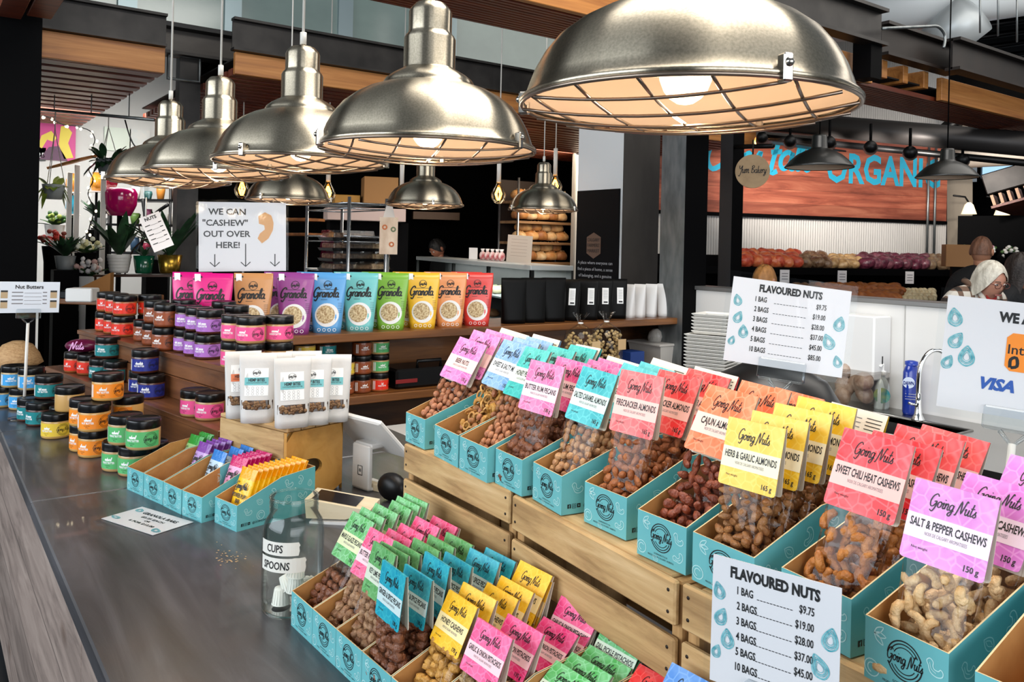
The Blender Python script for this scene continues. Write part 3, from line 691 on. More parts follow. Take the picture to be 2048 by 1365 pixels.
# ------------------------------------------------------------------ bags of nuts with header cards
FILM = clear('bag_film', '#fcfcfb', 0.012, 0.035, wrinkle=(9, 0.9), blend=0.2, cap=0.42)
M_CREAM = mat('card_back', '#e9dfcc', 0.5)
def nutmat(name, c1, c2, rough=0.45): return mat(name, c1, rough, var=(c2, 60, (1, 1, 1)), bump=(170, 0.5))
NM = {'almond': nutmat('roast_almond', '#8a4b24', '#b06a38'), 'darkalmond': nutmat('spiced_almond', '#6b2f1b', '#8f4528'), 'herbalmond': nutmat('herbed_almond', '#855229', '#a87645'),
      'caramel': nutmat('caramel_coated', '#96603a', '#c79a6a'), 'beer': nutmat('beer_nut', '#9a5a3a', '#c48a66'), 'honeypea': nutmat('honey_peanut', '#9c5d3c', '#c28860'),
      'cashew': nutmat('cashew', '#c9a06a', '#e2c496'), 'chilicashew': nutmat('chili_cashew', '#9e5a24', '#c4803c'), 'honeycashew': nutmat('honey_cashew', '#a8742c', '#cf9c4c'),
      'pecan': nutmat('candied_pecan', '#5a2e1b', '#8a5638', 0.35), 'greypecan': nutmat('sugared_pecan', '#75492f', '#b08a66', 0.5), 'pretzel': nutmat('pretzel', '#b27a36', '#d6a862'), 'pistachio': nutmat('pistachio', '#8e6a44', '#b79a6a')}
def rmat(): return Matrix.Rotation(random.uniform(0, 6.28), 3, 'Z') @ Matrix.Rotation(random.uniform(0, 6.28), 3, 'X') @ Matrix.Rotation(random.uniform(0, 6.28), 3, 'Y')
def add_nut(b, kind, c, s=1.0):
    R = rmat()
    if kind == 'almond':
        b.ell(c[1], (0.0068 * s, 0.0052 * s, 0.0105 * s), c[0], R, 8, 6, lambda p: Vector((p.x * (1 - .32 * p.z), p.y * (1 - .32 * p.z), p.z)))
    elif kind == 'cashew':
        R4 = R.to_4x4(); R4.translation = c[1]; r0 = 0.0088 * s; k = random.uniform(0.85, 1.1)
        b.tube([(r0 * math.cos(a), r0 * 1.1 * math.sin(a), 0) for a in [(-1.75 + 3.5 * i / 6) for i in range(7)]], [x * s * k for x in (.0022, .0046, .0052, .0056, .0058, .0056, .003)], c[0], 7, R4)
    elif kind == 'pretzel':
        R4 = R.to_4x4(); R4.translation = c[1]
        for dx in (-0.006, 0.006): b.tube([(dx + .0065 * math.cos(a), .0075 * math.sin(a), 0) for a in [2 * PI * i / 10 for i in range(10)]], .0021, c[0], 5, R4, closed=True)
    elif kind == 'pecan':
        ph = random.uniform(0, 6)
        b.ell(c[1], (0.0102 * s, 0.0085 * s, 0.0122 * s), c[0], R, 10, 7, lambda p: p * (1 + .16 * math.sin(p.x * 5 + ph) * math.cos(p.y * 6 - ph) + .12 * math.sin(p.z * 7 + ph)))
    else:
        b.ell(c[1], (0.0066 * s, 0.0066 * s, 0.0078 * s), c[0], R, 8, 5)
BAGW, BAGL, CARDH = 0.086, 0.215, 0.088
def bag_template(name, title, base, light, band, kind, nm, weight, fill=0.97, nsz=1.0, pitch=0.0145, back=False):
    """root empty at the base of the bag; front is -y"""
    t = thing('nut_bag', '', 'bag', (0, 0, 0))
    L, W, D = BAGL, BAGW, 0.040; ztop = L - CARDH * 0.8
    hd = lambda z: D / 2 * (1 - 0.72 * min(z / ztop, 1) ** 1.3); hwf = lambda z: W * 0.47 * (1 + 0.04 * math.sin(z * 60))
    b = MB(); n = 22; rings = [0.0, 0.004, 0.02, 0.045, 0.07, 0.095, 0.12, ztop, L - 0.012]; vs = []
    for i, z in enumerate(rings):
        sh = 0.86 if i == 0 else 1.0
        for k in range(n):
            a = 2 * PI * k / n; ca, sa = math.cos(a), math.sin(a)
            ex = 0.45; x = math.copysign(abs(ca) ** ex, ca) * hwf(z) * sh; y = math.copysign(abs(sa) ** 0.7, sa) * min(hd(z), min(.0008 + (L - z) * .06, .02)) * sh
            jit = 0 if z > L - CARDH else 0.0016
            vs.append((x + random.uniform(-jit, jit), y + random.uniform(-jit, jit), z))
    fs = [tuple(range(n))[::-1]] + [(i * n + k, i * n + (k + 1) % n, (i + 1) * n + (k + 1) % n, (i + 1) * n + k) for i in range(len(rings) - 1) for k in range(n)]
    b.add(vs, fs, FILM, None, True); b.build('film', t)
    b = MB(); zf = min(ztop * fill, 0.127 if kind != 'cashew' else 0.121); z = 0.009 * nsz
    while z < zf:
        a = max(hwf(z) - 0.008 * nsz, 0.01); d = max(hd(z) - 0.007 * nsz, 0.0005)
        ny = max(1, int(2 * d / (pitch * 0.9)) + 1); nx = max(2, int(2 * a / pitch) + 1)
        for iy in range(ny):
            y = 0 if ny == 1 else -d + 2 * d * iy / (ny - 1)
            for ix in range(nx):
                x = -a + 2 * a * (ix + (0.25 if iy % 2 else 0)) / (nx - 1 + 0.25) + random.uniform(-.0025, .0025)
                zz = z + random.uniform(-.004, .004); kd, m = kind, nm
                if kind == 'mix':
                    kd, m = random.choice([('pretzel', 'pretzel'), ('peanut', 'beer'), ('almond', 'herbalmond'), ('peanut', 'honeypea'), ('cashew', 'honeycashew')])
                add_nut(b, kd, (NM[m], Vector((x, y + random.uniform(-.001, .001), max(zz, .008)))), nsz)
        z += pitch * 0.86
    o = b.build('nut_fill', t); o['kind'] = 'stuff'
    # folded header card
    b = MB(); mpt = printed('card_' + name, base, light); mb = mat('band_' + name, band, 0.4)
    tilt = 0.085
    F = lambda e: (lambda x, z: (x, -0.0022 - e - (L - z) * tilt, z)); Bk = lambda e: (lambda x, z: (-x, 0.0022 + e + (L - z) * 0.085, z))
    z0 = L - CARDH; hw = W / 2; r = 0.004
    out = [(-hw, L)] + [(-hw + r - r * math.cos(a), z0 + r - r * math.sin(a)) for a in (0, .8, 1.57)] + [(hw - r + r * math.sin(a), z0 + r - r * math.cos(a)) for a in (0, .8, 1.57)] + [(hw, L)]
    b.prism(out, 0, 0.0006, mpt, lambda x, z, h: F(h - 0.0006)(x, z))
    b.prism(out, 0, 0.0006, M_CREAM, lambda x, z, h: Bk(h - 0.0006)(x, z))
    b.add([F(0)(-hw, L), F(0)(hw, L), Bk(0)(-hw, L), Bk(0)(hw, L)], [(0, 1, 2, 3)], mpt)
    f1 = F(0.0003); f2 = F(0.0005)
    q = lambda x0, x1, za, zb, m, f: b.add([f(x0, za), f(x1, za), f(x1, zb), f(x0, zb)], [(0, 1, 2, 3)], m)
    q(-hw, hw, z0 + CARDH * .27, z0 + CARDH * .575, mb, f1)
    b.script('Going Nuts', 0, z0 + CARDH * .71, CARDH * .155, BLACK, f2, 0.085, xs=0.7, n=4)
    b.text(title, 0, z0 + CARDH * .42, CARDH * .105, BLACK, f2, xs=0.62, bold=0.025, fit=W * 0.9)
    b.text('NOIX DE CALGARY AROMATISEES', 0, z0 + CARDH * .335, CARDH * .045, GREYINK, f2, fit=W * 0.5)
    b.text('Net weight', -hw * 0.55, z0 + CARDH * .15, CARDH * .032, BLACK, f2)
    b.text(weight, hw * 0.86, z0 + CARDH * .07, CARDH * .075, BLACK, f2, align='r', bold=0.02, xs=0.8)
    g = Bk(0.0003)
    for k in range(8):
        zz = L - 0.012 - k * 0.0062; b.ribbon([(-hw * .85, zz), (hw * (0.2 if k < 7 else -.2), zz)], 0.0011, GREYINK, g, 1)
    for k in range(7): b.ribbon([(hw * .35, L - 0.01 - k * 0.005), (hw * .88, L - 0.01 - k * 0.005)], 0.0012, BLACK, g, 1)
    b.build('header_card', t)
    return t
def put_bags(M_, flavour, tops, tmpl, zb, yaw0, colour, lean=0.06, xmax=None, ymin=0.028):
    """stand bags in a box; tops are the photograph's card-top points, traced into the box's centre plane"""
    o = M_.translation; xd = M_.to_3x3() @ Vector((1, 0, 0)); xd.normalize(); yd = M_.to_3x3() @ Vector((0, 1, 0)); yd.normalize()
    n = len(tops); first = True
    order = sorted(range(n), key=lambda i: 0)
    for i, tp in enumerate(tops):
        px, py = tp[0], tp[1]; flip = len(tp) > 2 and tp[2] == 'b'; lat = tp[3] if len(tp) > 3 else 0.0
        d = ray(px, py); P = EYE + d * ((o + xd * lat - EYE).dot(xd) / d.dot(xd))
        y = (P - o).dot(yd); z = P.z - zb
        if xmax and P.x > xmax: P = P - yd * ((P.x - xmax) / max(yd.x, .3)); y = (P - o).dot(yd)
        yb = min(ymin + (BD - .085) * i / max(n - 1, 4), y - .012, BD - 0.03); yb = max(yb, y - .13, .02)
        base = o + yd * yb + xd * lat * 0.6; base.z = zb + 0.0025
        up = P - base; sc = max(0.84, min(1.25, up.length / BAGL)); up.normalize()
        yaw = math.radians(yaw0 + random.uniform(-4, 4))
        x = xd * math.cos(yaw) + yd * math.sin(yaw)
        x = x - up * x.dot(up); x.normalize()
        if flip: x = -x
        yv = up.cross(x)
        M2 = Matrix(((x.x, yv.x, up.x, base.x), (x.y, yv.y, up.y, base.y), (x.z, yv.z, up.z, base.z), (0, 0, 0, 1))) @ Matrix.Diagonal((1, 1, sc, 1))
        if n == 1: pos = 'alone in its box'
        elif i == 0: pos = 'frontmost in its box'
        elif i == n - 1: pos = 'rearmost in its box' + (', back seen' if flip else '')
        else: pos = ordinal(i) + ' from the front in its box' + (', back seen' if flip else '')
        lab = ('bag of %s with %s header, %s' % (flavour, colour, pos)).replace('garlic onion', 'garlic')
        g = flavour + ' bags in one box'
        if first:
            tmpl.matrix_world = M2; tmpl['label'] = lab; tmpl['group'] = g; first = False
        else: dup(tmpl, lab, M2, group=g)
U = [  # front edge pixels (far corner, near corner, height above the crate), title, words, colour word, card colours, nut, weight, tops
 ((811, 882), (849, 900), 0, 'BEER NUTS', 'beer nuts', 'pale pink', '#d96cb0', '#f0a9d3', '#f6c9c4', 'peanut', 'beer', '135 g', [(948, 683), (978, 663), (1008, 649), (1040, 644, 'b')]),
 ((866, 910), (918, 938), 0, 'SWEET & SALTY MIX', 'sweet salty mix', 'light blue', '#6f9fd0', '#a9c9ea', '#dfe3e6', 'mix', 'beer', '135 g', [(1039, 680), (1066, 656), (1092, 654), (1106, 645, 'b')]),
 ((918, 938), (974, 967), 0, 'HONEY PEANUTS', 'honey peanuts', 'sea green', '#17a9a8', '#58cfc8', '#d9e6dc', 'peanut', 'honeypea', '165 g', [(1078, 699), (1129, 691), (1171, 690), (1183, 683, 'b')]),
 ((990, 966), (1043, 994), 0, 'BUTTER RUM PECANS', 'butter rum pecans', 'pink', '#ee4c90', '#f79cc3', '#f4cdd4', 'pecan', 'pecan', '130 g', [(1097, 727), (1150, 722), (1212, 729), (1234, 727), (1252, 722, 'b')]),
 ((1065, 998), (1122, 1032), 0, 'SALTED CARAMEL ALMONDS', 'salted caramel almonds', 'teal', '#1aa5ae', '#62cfd0', '#cfe2da', 'peanut', 'caramel', '165 g', [(1202, 742), (1283, 737), (1317, 734), (1343, 727, 'b')]),
 ((1168, 1043), (1252, 1082), 0, 'FIRECRACKER ALMONDS', 'firecracker almonds', 'bright red', '#ee2f33', '#f88a84', '#f6beb2', 'almond', 'almond', '165 g', [(1287, 747), (1362, 749), (1420, 748), (1434, 744, 'b')]),
 ((1274, 1107), (1371, 1152), 0, 'CAJUN ALMONDS', 'cajun almonds', 'orange', '#f5744a', '#fbab88', '#f3d2c4', 'almond', 'darkalmond', '165 g', [(1468, 782), (1534, 771), (1600, 788)]),
 ((1386, 1064), (1509, 1117), BF, 'HERB & GARLIC ALMONDS', 'herb and garlic almonds', 'yellow', '#f2bd0e', '#f9d75c', '#f1e6c2', 'almond', 'herbalmond', '165 g', [(1515, 846), (1562, 833), (1608, 818), (1655, 805), (1720, 819, 'b')]),
 ((1563, 1135), (1703, 1200), BF, 'SWEET CHILI HEAT CASHEWS', 'sweet chili cashews', 'scarlet', '#ea2630', '#f77a80', '#f4c1b8', 'cashew', 'chilicashew', '150 g', [(1759, 874), (1815, 880), (1862, 866), (1912, 868)]),
 ((1731, 1230), (1898, 1309), BF, 'SALT & PEPPER CASHEWS', 'salt and pepper cashews', 'violet', '#cf6fc4', '#e7a4dc', '#ecd3e2', 'cashew', 'cashew', '150 g', [(1915, 978), (2012, 966), (2100, 930)]),
]
for (p, q, dz, title, words, cw, c1, c2, c3, kd, nm, wt, tops) in U:
    M_ = place_box(atz(*p, ZT + dz), atz(*q, ZT + dz), 'teal printed display box holding the %s bags on the crates' % words, ZT)
    tm = bag_template('_'.join(words.split()), title, c1, c2, c3, kd, nm, wt, fill=0.98, nsz=1.0 if kd != 'cashew' else 1.0, pitch=0.0142 if kd != 'cashew' else 0.0165)
    put_bags(M_, words, tops, tm, ZT, {'BEER NUTS': 22, 'HONEY PEANUTS': 2, 'BUTTER RUM PECANS': 20, 'SALT & PEPPER CASHEWS': 8}.get(title, 14), cw, lean=0.075)
p = atz(1950, 1343, ZT + BF); place_box(p, p + Vector((-0.004, -0.095, 0)), 'teal printed display box cut off at the lower right corner of the photo', ZT)
Lw = [
 ('MAPLE GLAZE PECANS', 'maple pecans', 'pale green', '#4fa850', '#a6dcb0', '#dfe2b6', 'pecan', 'pecan', '130 g', 0.72, [(729, 1035), (748, 1026), (775, 1018), (805, 1011), (819, 1003), (834, 997)]),
 ('BUTTER RUM PECANS', 'sugared rum pecans', 'rose pink', '#ef3a72', '#f98fb4', '#f7cdd3', 'pecan', 'greypecan', '130 g', 0.9, [(766, 1068), (802, 1070), (826, 1059), (857, 1045), (892, 1044), (917, 1041)]),
 ('KEY LIME PECANS', 'key lime pecans', 'leaf green', '#4f9a4f', '#86c286', '#d5dfc9', 'pecan', 'greypecan', '130 g', 0.95, [(771, 1097), (790, 1098), (815, 1096), (854, 1090), (884, 1083), (920, 1078)]),
 ('GINGER & SPICE PECANS', 'ginger spice pecans', 'blue-green', '#0e93ae', '#3fbdc6', '#c9dedd', 'pecan', 'pecan', '130 g', 0.97, [(790, 1137), (838, 1145), (876, 1119), (918, 1119), (971, 1111), (1003, 1110)]),
 ('HONEY CASHEWS', 'honey cashews', 'golden yellow', '#f6b60c', '#fbd04a', '#f6e0a4', 'pecan', 'honeycashew', '170 g', 0.9, [(928, 1198), (961, 1183), (1007, 1183), (1036, 1169), (1074, 1137), (1106, 1139)]),
 ('GARLIC & ONION PISTACHIOS', 'garlic onion pistachios', 'magenta', '#ec2f78', '#f77fb0', '#f8c6cc', 'almond', 'pistachio', '135 g', 0.9, [(982, 1290), (1038, 1288), (1113, 1272), (1150, 1253), (1164, 1246)]),
 ('DILL PICKLE PISTACHIOS', 'dill pistachios', 'fresh green', '#4fae58', '#9edcae', '#d8e6cf', 'almond', 'pistachio', '135 g', 0.9, [(1150, 1352), (1178, 1341), (1215, 1326), (1252, 1313), (1272, 1306)]),
 ('CHILI PISTACHIOS', 'chili pistachios', 'red', '#e52a2d', '#f2706a', '#f3beb2', 'almond', 'pistachio', '135 g', 0.9, [(1329, 1352)]),
 ('SEA SALT PISTACHIOS', 'sea salt pistachios', 'cornflower blue', '#4d86cf', '#8cb4e4', '#d5dfe8', 'almond', 'pistachio', '135 g', 0.9, [(1396, 1353)]),
]
pl = atz(582, 1251, ZC); 
for k, (title, words, cw, c1, c2, c3, kd, nm, wt, fl, tops) in enumerate(Lw):
    p = pl + Vector((0.003 * k, -0.0965 * k, 0)); q = p + Vector((0.003, -0.095, 0))
    M_ = place_box(p, q, 'teal printed display box holding the %s bags on the counter' % words, ZC)
    tm = bag_template('_'.join(words.split()), title, c1, c2, c3, kd, nm, wt, fill=fl, pitch=0.0165 if kd == 'pecan' else 0.0142)
    put_bags(M_, words, tops, tm, ZC, 0, cw, lean=0.075, xmax=0.862, ymin=0.03)
# ------------------------------------------------------------------ pendant lamps
M_BRUSH = mat('brushed_nickel', '#c8bca6', 0.29, 1.0, aniso=0.9, arot=0.25, var=('#aea38f', 300, (1, 1, 1)))
M_INNER = mat('lamp_inner', '#d2bba6', 0.5)
M_BULB = mat('bulb_glow', '#fff2d8', 0.4, emit='#ffe6c4', es=1.3)
M_WIRE = mat('guard_wire', '#8c7d70', 0.3, 0.9)
M_CORD = mat('white_cord', '#c9c5bd', 0.5)
LD = 0.42
def lamp_template(guard=True):
    t = thing('pendant_lamp', '', 'lamp', (0, 0, 0)); R = LD / 2
    pr = [(1.0, 0.0), (1.015, .012), (1.0, .03), (.975, .05), (.955, .11), (.925, .19), (.87, .29), (.79, .39), (.68, .475), (.56, .54), (.45, .578), (.425, .585), (.42, .61), (.40, .64), (.35, .68), (.29, .715), (.25, .735), (.24, .75), (.24, 1.02), (.225, 1.05), (.205, 1.07), (.2, 1.09), (.2, 1.27), (.185, 1.30), (.14, 1.35), (.05, 1.36), (.03, 1.36), (0.03, 1.40), (0, 1.40)]
    b = MB(); b.lathe([(r * R, z * R) for r, z in pr], M_BRUSH, 72); sh = b.build('shade', t)
    b = MB(); b.lathe([(r * R * 0.985, z * R) for r, z in [(1.0, .015), (.955, .10), (.925, .18), (.87, .28), (.79, .38), (.68, .465), (.56, .53), (.43, .565), (0, .57)]], M_INNER, 64); b.build('shade_lining', sh)
    b = MB(); g = 0.0022
    b.tube([(R * math.cos(a), R * math.sin(a), -0.002) for a in [2 * PI * k / 48 for k in range(48)]], 0.003, M_WIRE, 6, closed=True)
    for k in (-2, -1, 0, 1, 2):
        o = k * R * 0.36; hl = math.sqrt(max(R * R - o * o, 0)) * 0.985
        dip = lambda u: -0.003 - 0.02 * (1 - (u * u + o * o) / (R * R))
        pts = [(-hl + 2 * hl * i / 10) for i in range(11)]
        b.tube([(u, o, dip(u)) for u in pts], g, M_WIRE, 5); b.tube([(o, u, dip(u) - 0.003) for u in pts], g, M_WIRE, 5)
    wg = b.build('wire_guard', t)
    for k in range(3):
        a = -2.4 + k * 2 * PI / 3; b = MB(); Mx = Matrix.Rotation(a, 4, 'Z')
        b.bbox(R - 0.006, R + 0.008, -0.006, 0.006, -0.008, 0.022, M_NICKEL, 0.002, Mx); b.ell((Mx @ Vector((R + 0.008, 0, 0.012))), (0.005, 0.005, 0.005), M_NICKEL, None, 8, 6); b.build('clip', wg)
    b = MB(); b.ell((0, 0, R * 0.22), (0.035, 0.035, 0.045), M_BULB, None, 16, 10); b.build('bulb', t)
    b = MB(); b.tube([(0, 0, 1.39 * R), (0, 0, 1.39 * R + 0.03)], 0.008, M_CORD, 8); b.tube([(0, 0, 1.4 * R), (0, 0, 2.2)], 0.0035, M_CORD, 6); b.build('cord', t)
    return t
LT = lamp_template()
labs = ['largest and nearest brushed metal pendant lamp at the top of the view', 'second brushed metal pendant lamp from the camera in the counter row', 'third brushed metal pendant lamp from the camera in the counter row', 'fourth brushed metal pendant lamp from the camera in the counter row', 'farthest brushed metal pendant lamp of the counter row, by the plants']
def lamp_at(i, o, cx, ry, wpx, label, grp):
    d = FPX * LD / wpx; p = atd(cx, ry, d)
    o.location = p; o.rotation_euler = (0, 0, 0.5 + i * 0.7); o['label'] = label; o['group'] = grp
    l = bpy.data.lights.new('lamp_bulb', 'POINT'); l.energy = 1.9; l.color = (1.0, 0.80, 0.55); l.shadow_soft_size = 0.04
    lo = bpy.data.objects.new('lamp_bulb', l); COL.objects.link(lo); lo.location = p + Vector((0, 0, -0.012))
for i, (cx, ry, wp) in enumerate(((1370, 212, 655), (855, 299, 430), (601, 324, 338), (437, 346, 281), (338, 362, 235))):
    lamp_at(i, LT if i == 0 else dup(LT), cx, ry, wp, labs[i], 'brushed pendant lamps over the counter')
for i, (cx, ry, wp, lb) in enumerate(((577, 400, 165, 'small-looking brushed pendant lamp behind the third counter lamp'), (850, 410, 154, 'small-looking brushed pendant lamp below the second counter lamp'), (1086, 420, 140, 'small-looking brushed pendant lamp in front of the bread rack'))):
    lamp_at(5 + i, dup(LT), cx, ry, wp, lb, 'brushed pendant lamps along the back shelf')
# black enamel shades farther back, small glass bulbs of the bakery
M_ENAM = mat('black_enamel', '#0c0e0d', 0.4, 0.0, coat=0.15)
def black_lamp(cx, ry, wpx, label, d):
    R = wpx * d / FPX / 2; t = thing('black_pendant_lamp', label, 'lamp', atd(cx, ry, d), group='black enamel pendant lamps')
    b = MB(); b.lathe([(R * r, R * z) for r, z in [(1, 0), (1.02, .02), (.97, .08), (.85, .22), (.65, .4), (.42, .52), (.26, .58), (.24, .62), (.22, .95), (.2, 1.0), (.05, 1.02), (0, 1.02)]], M_ENAM, 40); b.build('shade', t)
    b = MB(); b.lathe([(R * r, R * z) for r, z in [(.98, .02), (.84, .2), (.64, .38), (.3, .52), (0, .53)]], M_INNER, 32); b.build('shade_lining', t)
    b = MB(); b.tube([(0, 0, R), (0, 0, 2.2)], 0.004, M_BLACK, 6); b.build('cord', t)
    return t
black_lamp(1638, 336, 131, 'black enamel pendant lamp in front of the red plank sign', 5.0)
black_lamp(1894, 356, 116, 'black enamel pendant lamp over the right edge of the red plank sign', 5.2)
M_GBULB = clear('bulb_glass', '#fff1d8', 0.05, 0.03)
M_FIL = mat('filament', '#ffcf7a', 0.4, emit='#ffb648', es=12)
def glass_bulb(px, py, d, lab):
    p = atd(px, py, d); t = thing('glass_bulb_pendant', lab, 'lamp', p, group='bare glass bulbs hanging over the bakery')
    b = MB(); b.lathe([(0, -.075), (.03, -.07), (.052, -.04), (.058, -.005), (.045, .03), (.024, .065), (.018, .09)], M_GBULB, 20); b.build('bulb', t)
    b = MB()
    for a in range(6): b.tube([(.006 * math.cos(a), .006 * math.sin(a), .05), (.026 * math.cos(a + .5), .026 * math.sin(a + .5), 0), (.008 * math.cos(a + 1), .008 * math.sin(a + 1), -.05)], .0035, M_FIL, 5)
    b.build('filament', t)
    b = MB(); b.tube([(0, 0, .085), (0, 0, .30)], .017, M_CORD, 10); b.tube([(0, 0, .3), (0, 0, 1.6)], .005, M_CORD, 6); b.build('socket', t)
glass_bulb(997, 388, 6.3, 'bare glass bulb with glowing filament left of the bread rack')
glass_bulb(656, 386, 6.2, 'bare glass bulb half hidden behind the third counter lamp')
glass_bulb(803, 396, 6.4, 'bare glass bulb half hidden by the lamp below the second counter lamp')
glass_bulb(1110, 372, 6.6, 'bare glass bulb behind the lamp at the bread rack')
glass_bulb(484, 378, 6.3, 'bare glass bulb glowing beside the fourth counter lamp')

# ------------------------------------------------------------------ stepped riser and jars of nut butter
M_RISE = wood('riser_wood', '#4a2c1b', '#6f4529', '#8a5a38', axis=0, scale=4.0, stretch=10, rough=0.42, coat=0.2)
Z1, Z2 = 1.04, 1.21
r1 = atz(424, 857, Z1); l1 = atz(92, 733, Z1); r2 = atz(400, 722, Z2); l2 = atz(172, 659, Z2)
dirx = (r1 - l1).normalized(); M_ = frame((l1.x, l1.y, ZC), dirx, Vector((0, 0, 1)).cross(dirx)); iM = M_.inverted()
L1 = (iM @ r1).x + 0.05; L2 = (iM @ atz(585, 745, Z2)).x; o2 = (iM @ r2).y; x2 = (iM @ l2).x
t = thing('stepped_riser', 'two-step brown wooden riser carrying the nut butter jars', 'riser', M=M_)
h1, h2 = Z1 - ZC, Z2 - ZC
b = MB(); b.bbox(0, L1, 0.0, 0.02, 0, h1 - 0.021, M_RISE, 0.002); b.build('lower_face', t)
b = MB(); b.bbox(0, L1, -0.004, 0.30, h1 - 0.02, h1, M_RISE, 0.002); b.build('lower_board', t)
b = MB(); b.bbox(x2, L2, o2, o2 + 0.018, h1 + 0.001, h1 + (h2 - h1) * .5 - 0.002, M_RISE, 0.002); b.bbox(x2, L2, o2 + 0.005, o2 + 0.02, h1 + (h2 - h1) * .5, h2 - 0.021, M_RISE, 0.002); b.build('upper_face', t)
b = MB(); b.bbox(x2, L2 + 0.004, o2 - 0.004, o2 + 0.26, h2 - 0.02, h2, M_RISE, 0.002); b.build('upper_board', t)
b = MB(); b.bbox(x2 + 0.001, x2 + 0.02, o2 + 0.02, o2 + 0.25, h1 + 0.001, h2 - 0.021, M_RISE, 0.001); b.bbox(0.001, 0.02, 0.021, 0.29, 0, h1 - 0.021, M_RISE, 0.001); b.build('end_panel', t)
JR, JH = 0.05, 0.0925
M_LID = mat('black_lid', '#060607', 0.3, coat=0.1, spec=0.4)
JCLEAR = clear('jar_plastic', '#ffffff', 0.03, 0.06, blend=0.12)
def jar_template(name, lab_col, butter, a, c, ink=WHITE):
    t = thing('nut_butter_jar', '', 'jar', (0, 0, 0))
    mb = mat('butter_' + butter.strip('#'), butter, 0.4, var=(butter, 30, (1, 1, 1)), coat=0.5); ml = mat('label_' + name, lab_col, 0.4)
    b = MB(); b.lathe([(0, .001), (JR * .9, .001), (JR * .97, .005), (JR * .985, .010), (JR * .985, .060), (JR * .95, .066), (JR * .9, .068)], mb, 36); bd = b.build('body', t)
    b = MB(); b.lathe([(JR * .985, .064), (JR * 1.0, .0655), (JR * 1.0, .086), (JR * .975, .0905), (JR * .9, .0915), (JR * .88, .0905), (0, .0905)], M_LID, 40); b.lathe([(JR * .9, .0655), (JR * .985, .064)], M_LID, 40); b.build('lid', t)
    b = MB(); Rr = JR * 0.993; n = 22; a0, a1 = -1.75, 0.95
    def cyl(e): return lambda u, v: ((Rr + e) * math.sin(u / Rr), -(Rr + e) * math.cos(u / Rr), v)
    f0 = cyl(0)
    vs = []
    for i in range(n + 1):
        u = (a0 + (a1 - a0) * i / n) * Rr; vs += [f0(u, .011), f0(u, .057)]
    b.add(vs, [(2 * i, 2 * i + 2, 2 * i + 3, 2 * i + 1) for i in range(n)], ml, None, True)
    f = cyl(.0004)
    b.ring(.018, .034, .0205, .0009, BLACK, f, 28); b.ring(.018, .034, .0175, .0007, BLACK, f, 26); b.ring(.018, .034, .015, .0006, BLACK, f, 24)
    b.script('Going Nuts', .018, .0305, .0125, BLACK, f, 0.1, xs=0.72, n=4)
    b.script(a, -.038, .037, .010, ink, f, 0.2, xs=0.75, n=3); b.text(c, -.038, .0275, .0065, ink, f, bold=0.03, xs=0.75, fit=.042)
    b.text('ALL NATURAL', -.040, .0205, .003, BLACK, f, fit=.02); b.text('365 g', -.040, .0155, .003, BLACK, f)
    b.add([cyl(.0003)(x, y) for x, y in ((-.0865, .013), (-.074, .013), (-.074, .055), (-.0865, .055))], [(0, 1, 2, 3)], mat('label_white', '#e8e6e2', 0.5))
    b.build('label', bd)
    return t
JT = {}
JD = {'orange': ('#f08a1f', '#c99a55', 'almond', 'NUT BUTTER', 'orange label'), 'green': ('#57b26a', '#b8935f', 'natural', 'PEANUT BUTTER', 'green label'), 'yellow': ('#e3c13c', '#c49a54', 'cashew', 'NUT BUTTER', 'yellow label'),
      'teal': ('#117f83', '#4a2416', 'hot cocoa', 'NUT BUTTER', 'teal label'), 'blue': ('#3f9fdc', '#b39763', 'natural', 'ALMOND BUTTER', 'light blue label'), 'red': ('#e8321c', '#a05a2c', 'hot', 'PEANUT BUTTER', 'red label'),
      'navy': ('#1d2a86', '#4c2415', 'chocolate', 'NUT BUTTER', 'navy label'), 'brown': ('#8f4520', '#7d3c1b', 'natural', 'PECAN BUTTER', 'brown label'), 'purple': ('#a86bc0', '#4a2014', 'dark cocoa', 'HAZELNUT BUTTER', 'purple label'),
      'pink': ('#e8528f', '#b28a5a', 'coconut', 'CASHEW BUTTER', 'pink label'), 'tan': ('#c59a58', '#c59a58', 'cashew', 'NUT BUTTER', 'no visible label')}
JN = {}
def jar(kind, px, py, z, where, face=None, push=True, at=None):
    """stand a jar so that its front lower edge meets the given point of the photograph"""
    if kind not in JT:
        c = JD[kind]; JT[kind] = jar_template(kind, c[0], c[1], c[2], c[3]); o = JT[kind]
    else: o = dup(JT[kind])
    p = at if at is not None else atz(px, py, z)
    if push and at is None:
        v = (p - EYE); v.z = 0; p = p + v.normalized() * JR
    o.location = (p.x, p.y, z); v = EYE - p
    o.rotation_euler = (0, 0, (math.atan2(v.y, v.x) + PI / 2) + (face if face is not None else random.uniform(-.15, .3)))
    o['label'] = 'jar with %s, %s' % (JD[kind][4], where); o['group'] = JD[kind][4] + ' nut butter jars'
    return o
def stack(kind, px, py, z, n, where, face=None):
    """n jars one on another, traced from the lowest"""
    p = None; base = atz(px, py, z); v = base - EYE; v.z = 0; base = base + v.normalized() * JR
    for k in range(n):
        w_ = {0: 'bottom', n - 1: 'top'}.get(k, 'middle') if n > 1 else 'single'
        jar(kind, 0, 0, z + k * JH, where + (', %s of the stack' % w_ if n > 1 else ''), face, at=base + Vector((random.uniform(-.004, .004), random.uniform(-.004, .004), 0)))
